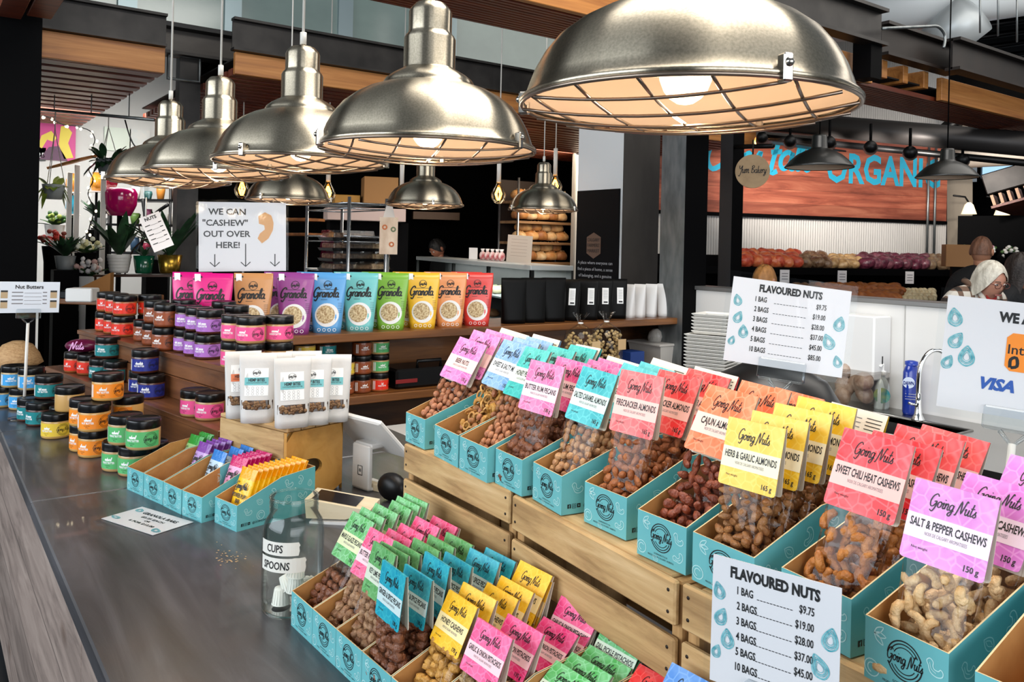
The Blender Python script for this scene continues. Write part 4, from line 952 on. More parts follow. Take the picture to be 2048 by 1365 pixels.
# on the worktop
jar('orange', 188, 918, ZC, 'bottom of the front orange stack', 0.0); jar('orange', 188, 866, ZC + JH, 'middle of the front orange stack', .35)
jar('orange', 170, 906, ZC, 'bottom of the orange stack second from the front', -.2); jar('orange', 170, 855, ZC + JH, 'upper in the orange stack second from the front', .0)
jar('orange', 256, 900, ZC, 'below the rear orange jar behind the green jars', -.6); jar('orange', 256, 848, ZC + JH, 'rear orange one behind the green jars', -.7)
jar('orange', 215, 804, ZC + 2 * JH, 'single one topping the orange stacks', .45)
jar('green', 237, 946, ZC, 'lower left of the green stack', .1); jar('green', 270, 956, ZC, 'lower front of the green stack', .1); jar('green', 302, 948, ZC, 'lower right of the green stack beside the snack bar boxes', .3)
jar('green', 250, 893, ZC + JH, 'upper left of the green stack', .15); jar('green', 286, 903, ZC + JH, 'upper front of the green stack', .1)
jar('yellow', 112, 880, ZC, 'front yellow one on the worktop', .1); jar('yellow', 127, 866, ZC, 'yellow one tucked behind the front yellow jar', -.5)
jar('tan', 139, 826, ZC + JH, 'resting on the yellow jars', 2.6)
jar('teal', 80, 855, ZC, 'lower front teal one on the worktop', -.2); jar('teal', 62, 845, ZC, 'lower rear teal one on the worktop', -.2); jar('teal', 97, 800, ZC + JH, 'upper teal one on the worktop', .3)
jar('blue', 44, 822, ZC, 'lower right light blue one', .2); jar('blue', 6, 817, ZC, 'lower left light blue one at the photo edge', .2)
jar('blue', 62, 782, ZC + JH, 'upper right light blue one', .5); jar('blue', 28, 777, ZC + JH, 'upper left light blue one', .5)
# lower step
jar('red', 152, 747, Z1, 'left one on the lower riser step', -.1); jar('red', 178, 752, Z1, 'right one on the lower riser step', -.1)
jar('teal', 203, 762, Z1, 'lower left teal one on the riser', -.1); jar('teal', 232, 768, Z1, 'lower right teal one on the riser', -.2); jar('teal', 215, 718, Z1 + JH, 'upper teal one on the riser', .2)
jar('navy', 284, 790, Z1, 'lower left navy one on the riser', .2); jar('navy', 302, 801, Z1, 'lower right navy one on the riser', .3); jar('navy', 290, 749, Z1 + JH, 'upper navy one on the riser', .3)
jar('pink', 390, 836, Z1, 'left one on the lower riser step', 0); jar('pink', 420, 844, Z1, 'right one on the lower riser step', .1)
# upper step, two high
for kind, xs in (('red', ((246, 675), (230, 669), (213, 664))), ('brown', ((330, 703), (309, 692), (291, 684))), ('purple', ((416, 721), (394, 714), (373, 707)))):
    for k, (x, y) in enumerate(xs):
        pos = ('front', 'middle', 'rear')[k]
        base = atz(x, y, Z2); v = base - EYE; v.z = 0; base += v.normalized() * JR
        jar(kind, 0, 0, Z2, 'lower %s in the %s row, upper step' % (pos, kind), .05, at=base)
        if not (kind == 'brown' and k == 2): jar(kind, 0, 0, Z2 + JH, 'upper %s in the %s row, upper step' % (pos, kind), .12, at=base + Vector((.006, .004, 0)))
for kind, x, y, w_ in (('red', 298, 672, 'red row'), ('brown', 366, 688, 'brown row'), ('purple', 470, 706, 'purple row'), ('purple', 446, 692, 'second purple row')):
    base = atz(x, y, Z2); v = base - EYE; v.z = 0; base += v.normalized() * JR
    jar(kind, 0, 0, Z2, 'lower one behind the %s' % w_, -.4, at=base); jar(kind, 0, 0, Z2 + JH, 'upper one behind the %s' % w_, -.4, at=base)
for x, y, w_ in ((470, 738, 'left'), (500, 744, 'middle'), (556, 740, 'right')):
    base = atz(x, y, Z2); v = base - EYE; v.z = 0; base += v.normalized() * JR
    jar('pink', 0, 0, Z2, 'lower %s pink one on the upper step' % w_, .1, at=base); jar('pink', 0, 0, Z2 + JH, 'upper %s pink one on the upper step' % w_, .15 if w_ != 'right' else .5, at=base)
# spare jars under the back shelf
yj = YS + 0.12
for k, (kinds, px, nm) in enumerate(((('red', 'green', 'green'), 757, 'rightmost'), (('brown', 'brown', 'brown'), 722, 'second from the right'), (('brown', 'yellow'), 688, 'third from the right'), (('brown', 'brown', 'teal'), 650, 'fourth from the right'), (('pink', 'yellow', 'yellow'), 608, 'fifth from the right'))):
    q = atY(px, 780, yj)
    for j, kd in enumerate(kinds):
        jar(kd, 0, 0, 0.9135 + j * JH, '%s column under the back shelf, %s' % (nm, ('bottom', 'middle', 'top')[j]), 1.15, at=Vector((q.x, yj, 0)))
# burgundy pouch lying on the red jars, straw hat-like basket at the far end
p = atz(158, 708, Z1 + JH); b = MB(); b.ell((0, 0, .03), (.075, .05, .03), mat('burgundy_foil', '#5e1236', 0.3), None, 16, 8); b.script('Nuts', .0, .02, .03, mat('pink_ink', '#e9a6d8', .5), lambda x, y: (x, -.0515, y), .14)
v = p - EYE; o = b.build('foil_pouch', None, (p.x + .02, p.y + .05, Z1 + JH), (0, 0, -.6)); tag(o, 'burgundy foil pouch lying on the red jars at the riser end', 'pouch')

# ------------------------------------------------------------------ granola pouches on the back shelf
M_OATS = mat('oat_print', '#9c7a4c', 0.6, var=('#e6d3a8', 120, (1, 1, 1)), bump=(150, 0.4)); M_BOWL = mat('bowl_print', '#e9e7e4', 0.5)
GW, GH, GD = 0.172, 0.285, 0.075
def pouch_mesh(b, m, W, Hh, D, tw=1.0, bw=0.76, seal=0.14, n=9):
    """stand-up pouch: oval foot, flat sealed top"""
    vs = []; K = 20
    for i in range(n + 1):
        u = i / n; z = Hh * u; hw = W / 2 * (bw + (tw - bw) * min(u / 0.8, 1)); dp = D / 2 * max(0, 1 - max(0, u - .05) / (1 - seal)) ** 0.75 + 0.0012
        for k in range(K):
            a = 2 * PI * k / K; x = math.copysign(abs(math.cos(a)) ** .5, math.cos(a)) * hw; y = math.copysign(abs(math.sin(a)) ** .8, math.sin(a)) * dp; vs.append((x, y, z))
    fs = [tuple(range(K))[::-1], tuple(range(n * K, n * K + K))] + [(i * K + k, i * K + (k + 1) % K, (i + 1) * K + (k + 1) % K, (i + 1) * K + k) for i in range(n) for k in range(K)]
    b.add(vs, fs, m, None, True)
    def face(e):
        def f(x, z):
            u = z / Hh; hw = W / 2 * (bw + (tw - bw) * min(u / 0.8, 1)); dp = D / 2 * max(0, 1 - max(0, u - .05) / (1 - seal)) ** 0.75 + 0.0012
            c = min(abs(x) / hw, 1) ** 2; s = math.sqrt(max(0, 1 - c * c)); return (x, -dp * s ** .8 - e, z)
        return f
    return face
def granola_template(col):
    t = thing('granola_pouch', '', 'pouch', (0, 0, 0)); m = mat('foil_' + col.strip('#'), col, 0.32, coat=0.15)
    b = MB(); F = pouch_mesh(b, m, GW, GH, GD); po_ = b.build('pouch', t)
    b = MB(); f = F(.0008); f2 = F(.0016); f3 = F(.0024)
    b.ring(0, GH * .80, .019, .0022, BLACK, f, 24); b.script('Going Nuts', 0, GH * .785, .013, BLACK, f2, .16, xs=.55, n=3)
    b.script('Granola', -.008, GH * .60, .043, BLACK, f2, 0.15, xs=.78, n=4)
    b.ribbon([(-.045, GH * .725), (.05, GH * .725)], .002, BLACK, f, 1); b.ribbon([(-.03, GH * .555), (.055, GH * .555)], .002, BLACK, f, 1)
    def disk(x, y, r, m, g, rx=1.0):
        vs = [g(x, y)] + [g(x + r * rx * math.cos(2 * PI * k / 28), y + r * math.sin(2 * PI * k / 28)) for k in range(28)]; vm = [g(x + .5 * r * rx * math.cos(2 * PI * k / 28), y + .5 * r * math.sin(2 * PI * k / 28)) for k in range(28)]
        o = 1; al = vs + vm; fs = [(0, 29 + k, 29 + (k + 1) % 28) for k in range(28)] + [(29 + k, 1 + k, 1 + (k + 1) % 28, 29 + (k + 1) % 28) for k in range(28)]
        b.add(al, fs, m)
    disk(.0, GH * .30, .056, M_BOWL, f); disk(-.006, GH * .31, .043, M_OATS, f2)
    for k in range(6): b.ribbon([(.05, GH * (.5 - k * .03)), (.068, GH * (.5 - k * .03))], .0012, BLACK, f3, 1)
    for k in range(4): b.ring(-.035 + k * .024, GH * .055, .007, .002, WHITE, f, 12)
    b.build('print', po_)
    b = MB(); g = F(.002); b.add([g(x, z) for x, z in ((-.078, GH * .985), (-.052, GH * .985), (-.05, GH * .87), (-.062, GH * .885), (-.075, GH * .865))], [(0, 1, 2, 3, 4)], WHITE); b.ribbon([(-.082, GH * .90), (-.045, GH * .945)], .008, BLACK, F(.003), 1); b.build('ribbon_badge', po_)
    return t
GP = [('#d5177b', 'magenta', 424, 648, 383), ('#c48a56', 'tan', 505, 660, 0), ('#93418a', 'violet', 589, 667, 563), ('#5a9fd6', 'sky blue', 654, 665, 627), ('#6fc0be', 'aqua', 719, 661, 700), ('#7db23a', 'grass green', 781, 657, 755), ('#f2bb2c', 'yellow', 844, 654, 816), ('#e8975a', 'peach orange', 899, 650, 878), ('#dc4038', 'red', 953, 647, 931)]
for k, (c, nm, px, py, bx) in enumerate(GP):
    q = atY(px, py, YS + 0.10); t = granola_template(c); t.location = (q.x, q.y, ZS); t.rotation_euler = (0, 0, -.50 + random.uniform(-.05, .05))
    t['label'] = '%s granola pouch, front one of its colour on the back shelf' % nm; t['group'] = nm + ' granola pouches'
    if bx:
        q = atY(bx, py - 8, YS + 0.21); dup(t, '%s granola pouch standing behind the front one of its colour' % nm, loc=(q.x, q.y, ZS), rz=-.5)
# black and white coffee pouches to the right
M_CB = mat('black_foil', '#030303', 0.5, spec=0.15); M_CW = mat('white_foil', '#dedcda', 0.42)
def coffee(m, W, Hh, label_):
    t = thing('coffee_pouch', '', 'pouch', (0, 0, 0)); b = MB(); F = pouch_mesh(b, m, W, Hh, .075, 1.0, .92, .1); b.build('pouch', t)
    if label_:
        b = MB(); g = F(.001); b.add([g(x, z) for x, z in ((.0, Hh * .38), (W * .3, Hh * .38), (W * .3, Hh * .78), (.0, Hh * .78))], [(0, 1, 2, 3)], WHITE)
        for k in range(8): b.ribbon([(.008, Hh * (.72 - k * .03)), (W * .26, Hh * (.72 - k * .03))], .0014, GREYINK, F(.002), 1)
        b.ribbon([(.01, Hh * .43), (W * .26, Hh * .43)], .009, BLACK, F(.002), 1)
        b.build('label', t)
    return t
ca = coffee(M_CB, .15, .255, False); cb = coffee(M_CB, .13, .245, True); cw = coffee(M_CW, .075, .21, False)
for k, px in enumerate((1026, 1066, 1106)):
    q = atY(px, 650, YS + .12); o = ca if k == 0 else dup(ca); o.location = (q.x, q.y, ZS); o.rotation_euler = (0, 0, -.3); o['label'] = 'plain black foil pouch, %s from the red granola pouch' % ordinal(k); o['group'] = 'plain black pouches'
for k, px in enumerate((1138, 1175, 1203, 1232)):
    q = atY(px, 640, YS + .13); o = cb if k == 0 else dup(cb); o.location = (q.x, q.y, ZS); o.rotation_euler = (0, 0, -.9 + .1 * k); o['label'] = 'black foil pouch with white label, %s along from the plain ones' % ordinal(k); o['group'] = 'labelled black pouches'
for k, px in enumerate((1258, 1279, 1302, 1325, 1343, 1358)):
    q = atY(px, 630, YS + .13); o = cw if k == 0 else dup(cw); o.location = (q.x, q.y, ZS); o.rotation_euler = (0, 0, -1.0 + random.uniform(-.2, .2)); o['label'] = 'slim white pouch on the back shelf, %s from the black pouches' % ordinal(k); o['group'] = 'slim white pouches'
# ------------------------------------------------------------------ snack bars in five boxes
def bar_template(top, body, lines, ink=BLACK):
    t = thing('snack_bar', '', 'snack bar', (0, 0, 0)); W, L = .074, .142; n = 10
    mt = mat('wrap_' + top.strip('#'), top, 0.25, bump=(90, 0.25)); m2 = mat('wrap_' + body.strip('#'), body, 0.28, bump=(70, 0.25))
    b = MB(); vs = []
    for i in range(n + 1):
        u = i / n; z = L * u; dp = .0008 + .0085 * math.sin(PI * min(max((u - .07) / .86, 0), 1)) ** .5; hw = W / 2 * (1 if u in (0, 1) else .95)
        for k in range(14):
            a = 2 * PI * k / 14; vs.append((math.copysign(abs(math.cos(a)) ** .6, math.cos(a)) * hw, math.sin(a) * dp, z))
    def rows(i0, i1, m): b.add(vs, [(i * 14 + k, i * 14 + (k + 1) % 14, (i + 1) * 14 + (k + 1) % 14, (i + 1) * 14 + k) for i in range(i0, i1) for k in range(14)], m, None, True)
    rows(0, 8, m2); rows(8, 10, mt)
    b.add([vs[n * 14 + k] for k in range(14)], [tuple(range(14))], mt); wr_ = b.build('wrapper', t)
    b = MB(); f = lambda x, z: (x, -.0092 - .0012, z)
    b.script('Going Nuts', 0, L * .62, .016, ink, f, .15, xs=.62, n=3)
    for k, s_ in enumerate(lines): b.text(s_, 0, L * (.46 - k * .1), .0105, ink, f, bold=.03, xs=.7, fit=.064)
    b.text('plant based', 0, L * .24, .004, ink, f); b.build('print', wr_)
    return t
PB = [((254, 979), (286, 993), 'green', '#2f8f36', '#8fbf7c', ('APPLE PIE', 'BAR'), 4, (395, 872), (449, 852)),
      ((287, 994), (325, 1011), 'purple', '#7a3f9a', '#b795cf', ('CHOCOLATE', 'BAR'), 6, (416, 876), (480, 862)),
      ((326, 1012), (362, 1030), 'blue', '#2f78c4', '#b9cfdf', ('TRAIL MIX', 'BAR'), 3, (447, 886), (512, 876)),
      ((364, 1031), (403, 1047), 'pink', '#c21763', '#e59ac0', ('MAPLE', 'GRANOLA BAR'), 9, (487, 898), (557, 884)),
      ((429, 1045), (473, 1065), 'yellow', '#f0a30c', '#f4bd10', ('POWER PUFF', 'BAR'), 13, (508, 917), (634, 898))]
for (p, q, cn, c1, c2, lines, n, t0, t1) in PB:
    M_ = place_box(atz(*p, ZC), atz(*q, ZC), 'teal printed display box holding the %s snack bars' % cn, ZC)
    o = M_.translation; xd = (M_.to_3x3() @ Vector((1, 0, 0))).normalized(); yd = (M_.to_3x3() @ Vector((0, 1, 0))).normalized()
    tm = bar_template(c1, c2, lines)
    for i in range(n):
        u = i / max(n - 1, 1); px = t0[0] + (t1[0] - t0[0]) * u; py = t0[1] + (t1[1] - t0[1]) * u + random.uniform(-2.5, 2.5)
        d = ray(px, py); P = EYE + d * ((o - EYE).dot(xd) / d.dot(xd)); y = min((P - o).dot(yd), BD - .006); y = max(y, .04)
        base = o + yd * max(.014 + i * .013, y - .055); base.z = ZC + .003
        top = o + yd * y; top.z = P.z; up = (top - base).normalized()
        x = (xd + yd * random.uniform(-.05, .05)); x = (x - up * x.dot(up)).normalized(); yv = up.cross(x)
        M2 = Matrix(((x.x, yv.x, up.x, base.x), (x.y, yv.y, up.y, base.y), (x.z, yv.z, up.z, base.z), (0, 0, 0, 1)))
        lab = '%s wrapped snack bar, %s' % (cn, 'front one of its row' if i == 0 else ('last one of its row' if i == n - 1 else ordinal(i) + ' from the front of its row'))
        if i == 0: tm.matrix_world = M2; tm['label'] = lab; tm['group'] = cn + ' snack bars'
        else: dup(tm, lab, M2, group=cn + ' snack bars')

# ------------------------------------------------------------------ wooden box with white pouches
ZB = ZC + 0.2
pa = atz(440, 833, ZB); pb = atz(574, 866, ZB); pc = atz(709, 848, ZB)
u = (pb - pa); LBX = u.length; wv = Vector((0, 0, 1)).cross(u).normalized(); WBX = min(max((pc - pb).dot(wv), .2), .27)
M_ = frame((pa + pb) / 2 - Vector((0, 0, 0.2)), u, wv)
M_BIRCH = wood('birch_end', '#a8742f', '#bd8a42', '#c8964e', axis=0, scale=3, stretch=8, rough=0.5, bump=0.05)
t = thing('wooden_box', 'honey coloured wooden box carrying the white pouches behind the snack bars', 'box', M=M_)
hb = LBX / 2
for z in (.005, .105):
    b = MB(); b.bbox(-hb, hb - .014, 0, .012, z, z + .092, M_PINE, .002); b.build('side_slat', t)
    b = MB(); b.bbox(-hb, hb - .014, WBX - .012, WBX, z, z + .092, M_PINE, .002); b.build('side_slat', t)
def end_board(x):
    b = MB(); K = 24; z0, z1 = 0.0, .197; cy, cz, ry, rz = WBX * .42, .085, .042, .026
    # rectangle with an oval hand hole, as a fan of quads
    pts = [(cy + ry * math.cos(2 * PI * k / K), cz + rz * math.sin(2 * PI * k / K)) for k in range(K)]
    outp = []
    for k in range(K):
        a = 2 * PI * k / K; dx, dz = math.cos(a), math.sin(a); s_ = 9
        if dx > 1e-6: s_ = min(s_, (WBX - cy) / dx)
        if dx < -1e-6: s_ = min(s_, -cy / dx)
        if dz > 1e-6: s_ = min(s_, (z1 - cz) / dz)
        if dz < -1e-6: s_ = min(s_, (z0 - cz) / dz)
        outp.append((cy + dx * s_, cz + dz * s_))
    for xx in (x, x - .012):
        b.add([(xx, *p) for p in pts] + [(xx, *p) for p in outp], [(k, (k + 1) % K, K + (k + 1) % K, K + k) for k in range(K)], M_BIRCH)
    b.add([(x, *p) for p in pts] + [(x - .012, *p) for p in pts], [(k, (k + 1) % K, K + (k + 1) % K, K + k) for k in range(K)], M_BIRCH)
    for (ya, za), (yb_, zb_) in (((0, z0), (0, z1)), ((WBX, z0), (WBX, z1)), ((0, z1), (WBX, z1))):
        b.add([(x, ya, za), (x, yb_, zb_), (x - .012, yb_, zb_), (x - .012, ya, za)], [(0, 1, 2, 3)], M_BIRCH)
    b.lathe([(.009, -.0005), (0, -.0005)], mat('red_dot', '#8f3a24', .6), 14, Matrix.Translation((x, WBX * .72, .09)) @ Matrix.Rotation(PI / 2, 4, 'Y'))
    b.build('end_board', t)
end_board(hb)
for k in range(4):
    y = k * WBX / 4; b = MB(); b.bbox(-hb, hb, y + .001, y + WBX / 4 - .002, .1985, .21, M_PINE, .002); b.build('top_slat', t)
M_WP = mat('white_pouch', '#cfccc8', 0.45, bump=(30, .15)); M_CL = mat('chunk_brown', '#5e3f28', .6, var=('#9c7850', 60, (1, 1, 1)), bump=(120, .6))
def white_pouch(col, nm):
    t = thing('white_pouch', '', 'pouch', (0, 0, 0)); W, Hh, D = .105, .195, .052
    b = MB(); F = pouch_mesh(b, M_WP, W, Hh, D, 1.0, .88, .16); po_ = b.build('pouch', t)
    b = MB(); q = lambda x0, x1, z0, z1, m, e: b.add([F(e)(x0 + (x1 - x0) * i / 6, z) for i in range(7) for z in (z0, z1)], [(2 * i, 2 * i + 2, 2 * i + 3, 2 * i + 1) for i in range(6)], m)
    q(-.036, .030, Hh * .40, Hh * .80, WHITE, .0006); q(-.036, .030, Hh * .555, Hh * .665, mat('pouch_band_' + nm, col, .45), .0011)
    b.text('HEMP BITES', -.003, Hh * .61, .0085, BLACK, F(.0016), bold=.03, xs=.75, fit=.05); b.text('CHOCOLATE PEANUT BUTTER', -.003, Hh * .58, .004, BLACK, F(.0016), fit=.056)
    b.ring(-.003, Hh * .73, .010, .0007, GREYINK, F(.0016), 18); b.script('Going Nuts', -.003, Hh * .722, .0075, BLACK, F(.002), .13, xs=.6, n=2)
    for r in range(3):
        for c_ in range(4): b.ring(-.026 + c_ * .013, Hh * (.43 + r * .042), .0035, .0006, GREYINK, F(.0016), 8)
    b.build('sticker', po_)
    b = MB(); q(-.044, .044, Hh * .20, Hh * .335, mat('pouch_window', '#3c281a', .25), .0005)
    for k in range(34):
        x = random.uniform(-.037, .037); z = random.uniform(Hh * .22, Hh * .315); P = F(.001)(x, z); add_nut(b, 'pecan', (M_CL, Vector(P)), .52)
    b.build('window', po_); return t
wt = white_pouch('#6fb9bd', 'teal'); wo = white_pouch('#d9703f', 'orange')
ZBP = ZB + .0105
WPL = [(wo, 484, 838, 'orange band, rear left on the wooden box'), (wt, 514, 848, 'teal band, front left on the wooden box'), (None, 545, 842, 'teal band, tucked behind the two front ones'), (None, 583, 858, 'teal band, standing nearest on the wooden box'), (None, 624, 852, 'teal band, second from the right on the wooden box'), (None, 664, 846, 'teal band, rightmost on the wooden box'), (None, 605, 836, 'teal band, rear one hidden behind the right pair')]
for k, (tm, px, py, lb) in enumerate(WPL):
    p = atz(px, py, ZBP); v = (p - EYE); v.z = 0; p = p + v.normalized() * .03; o = tm or dup(wt)
    o.location = (p.x, p.y, ZBP); vv = EYE - p; o.rotation_euler = (0, 0, math.atan2(vv.y, vv.x) + PI / 2 + random.uniform(-.1, .25)); o['label'] = 'white pouch with ' + lb; o['group'] = 'white pouches on the wooden box'

# ------------------------------------------------------------------ till: tablet on stand, card reader, scanner
M_TAB = mat('tablet_white', '#dedbd7', 0.35); M_SCR = mat('screen_dark', '#16141a', 0.12)
ft = atz(735, 1000, ZC); M_ = Matrix.Translation((ft.x + .03, ft.y + .1, ZC)) @ Matrix.Rotation(-1.35, 4, 'Z')
t = thing('till_tablet', 'white tablet till tilted on a white stand, seen from behind', 'tablet', M=M_)
b = MB(); b.bbox(-.04, .04, -.008, .008, 0, .135, M_TAB, .004); b.bbox(-.04, .04, -.008, .075, 0, .012, M_TAB, .004); b.bbox(-.04, .04, .0, .06, .123, .139, M_TAB, .004); b.build('stand', t)
b = MB(); b.ribbon([(-.010, .045), (.010, .045), (.010, .072), (-.010, .072), (-.010, .045)], .003, BLACK, YZ(-.0087), 1); b.ribbon([(-.003, .056), (.003, .056), (.003, .062), (-.003, .062), (-.003, .056)], .003, BLACK, YZ(-.0087), 1); b.build('emblem', t)
b = MB(); Mt = Matrix.Translation((.0, .02, .165)) @ Matrix.Rotation(.78, 4, 'X'); b.bbox(-.125, .125, -.008, .008, -.085, .085, M_TAB, .005, Mt); b.box(-.112, .112, .008, .0086, -.075, .075, M_SCR, Mt); b.build('tablet', t)
fr = atz(697, 1056, ZC); M_ = Matrix.Translation((fr.x + .02, fr.y + .075, ZC)) @ Matrix.Rotation(-.72, 4, 'Z')
t = thing('card_reader', 'pale wood framed card terminal with a dark screen on a white dock', 'card reader', M=M_)
M_PALE = wood('pale_frame', '#c9b592', '#d9c8a8', '#e2d4b8', axis=0, scale=4, stretch=8, rough=.45, bump=.03)
b = MB(); b.prism([(-.075, .0), (.085, .0), (.095, .02), (.06, .018), (.03, .009), (-.075, .005)], -.055, .055, M_TAB, lambda x, z, h: (x, h, z)); b.build('dock', t)
b = MB(); b.prism([(-.085, .012), (.02, .014), (.05, .024), (.085, .026), (.085, .04), (-.09, .062)], -.052, .052, M_PALE, lambda x, z, h: (x, h, z)); b.build('frame', t)
b = MB(); sl = (.04 - .062) / .175; zs = lambda x: .062 + (x + .09) * sl + .0012
b.add([(x, y, zs(x)) for x, y in ((-.075, -.04), (.045, -.04), (.045, .04), (-.075, .04))], [(0, 1, 2, 3)], M_SCR); b.build('screen', t)
p = atz(784, 1012, ZC); b = MB(); b.ell((0, 0, .04), (.032, .05, .04), M_BLACKM, None, 18, 10); tag(b.build('scanner', None, (p.x + .02, p.y + .04, ZC), (0, 0, .3)), 'rounded black hand scanner behind the green topped bags', 'scanner')
p = atz(715, 993, ZC); b = MB(); b.bbox(-.05, .05, -.012, .012, 0, .022, M_PALE, .002); tag(b.build('wood_block', None, (p.x + .06, p.y + .05, ZC), (0, 0, -1.2)), 'small pale wood block between the card terminal and the wooden box', 'block')
# white carton standing low behind the till
q = atY(790, 900, 3.3); b = MB(); b.bbox(-.22, .22, -.1, .1, 0, .80, M_WHITE, .004); tag(b.build('white_carton', None, (q.x, 3.36, .0), (0, 0, 0)), 'white carton low under the back shelf behind the till', 'carton')
q = atY(800, 760, YS + .2)
t = thing('black_tool_case', 'black tool case with a red edge on the lower shelf', 'case', (q.x + .12, YS + .2, .9135))
b = MB(); b.bbox(-.2, .2, -.11, .11, 0, .1, M_BLACKM, .012); b.build('body', t)
b = MB(); b.bbox(-.205, -.08, -.114, -.1105, .03, .05, mat('red_trim', '#7d1414', .5), .001); b.build('latch', t)
b = MB(); b.tube([(-.07, -.09, .1), (-.07, -.09, .135), (.07, -.09, .135), (.07, -.09, .1)], .009, M_BLACKM, 8); b.build('handle', t)

# ------------------------------------------------------------------ glass jar with sample cups
jb = atz(583, 1243, ZC); v = jb - EYE; v.z = 0; jb = jb + v.normalized() * .058
t = thing('glass_jar', 'big clear glass jar with two hand-lettered tape labels', 'jar', (jb.x, jb.y, ZC))
GLASS = clear('jar_glass', '#f9fbfa', .025, .02, blend=.14, cap=.55)
JH_, R_ = .226, .0605
pr = [(0, .006), (.045, .004), (R_ * .9, .004), (R_ * .98, .012), (R_, .03), (R_, .15), (R_ * .985, .165), (R_ * .93, .178), (R_ * .83, .188), (R_ * .78, .195), (R_ * .80, .199), (R_ * .78, .203), (R_ * .80, .207), (R_ * .78, .211), (R_ * .80, .215), (R_ * .78, .221), (R_ * .76, .226)]
b = MB(); b.lathe(pr, GLASS, 56); b.lathe([(r * .955, z + .002) for r, z in pr[2:]], GLASS, 48)
b.tube([(R_ * .77 * math.cos(a), R_ * .77 * math.sin(a), .226) for a in [2 * PI * k / 40 for k in range(40)]], .0025, GLASS, 6, closed=True)
b.tube([(R_ * .93 * math.cos(a), R_ * .93 * math.sin(a), .005) for a in [2 * PI * k / 40 for k in range(40)]], .003, GLASS, 6, closed=True); b.build('glass', t)
cy_ = lambda e: (lambda u, z: ((R_ + .0006 + e) * math.sin(u / R_ + fa), -(R_ + .0006 + e) * math.cos(u / R_ + fa), z))
vv = EYE - jb; fa = math.atan2(vv.y, vv.x) + PI / 2 - .42
M_TAPE = mat('masking_tape', '#dfdcd2', .55)
for nm, z0, z1, u1, s_ in (('tape_label', .127, .153, .036, 'CUPS'), ('tape_label', .094, .122, .049, 'SPOONS')):
    b = MB(); n = 12; us = [-.05 + (u1 + .05) * i / n for i in range(n + 1)]
    b.add([cy_(0)(u, z) for u in us for z in (z0, z1)], [(2 * i, 2 * i + 2, 2 * i + 3, 2 * i + 1) for i in range(n)], M_TAPE)
    b.add([cy_(0)(u1, z0), cy_(0)(u1 + .002, z0 + .009), cy_(0)(u1 - .001, (z0 + z1) / 2), cy_(0)(u1 + .003, z1 - .006), cy_(0)(u1, z1)], [(0, 1, 2, 3, 4)], M_TAPE)
    b.text(s_, -.012 if s_ == 'CUPS' else -.010, z0 + .006, .0155, BLACK, cy_(.0005), xs=.72, bold=.015, shear=.08); b.build(nm, t)
M_CUP = mat('cup_paper', '#ece8e0', .55)
def cup(loc, rot, lab):
    b = MB(); b.lathe([(.0, 0), (.013, 0), (.0175, .03), (.019, .031), (.0175, .0315), (.0125, .002), (0, .002)], M_CUP, 24)
    for k in range(18):
        a = 2 * PI * k / 18; b.tube([(.0133 * math.cos(a), .0133 * math.sin(a), .002), (.0174 * math.cos(a), .0174 * math.sin(a), .029)], .0006, M_CUP, 4)
    o = b.build('sample_cup', None, loc, rot); tag(o, lab, 'cup', 'white sample cups in the glass jar')
side = Vector((RT.x, RT.y, 0)); fw_ = Vector((FW.x, FW.y, 0))
for k, (a, f_, z, rot) in enumerate(((-.022, .0, .0095, (PI, 0, 0)), (.012, -.022, .044, (PI, 0, .2)), (.014, -.02, .0725, (PI, .1, 0)), (.03, .015, .012, (1.2, .3, .4)), (.0, .028, .022, (1.9, .1, 2.0)), (-.018, .012, .05, (PI - .5, .4, 1)), (.028, .0, .045, (2.4, .5, 1.2)))):
    p = jb + side * a + fw_ * f_; cup((p.x, p.y, ZC + z + (.0315 if rot[0] == PI else .012)), rot, 'white paper sample cup heaped in the glass jar')

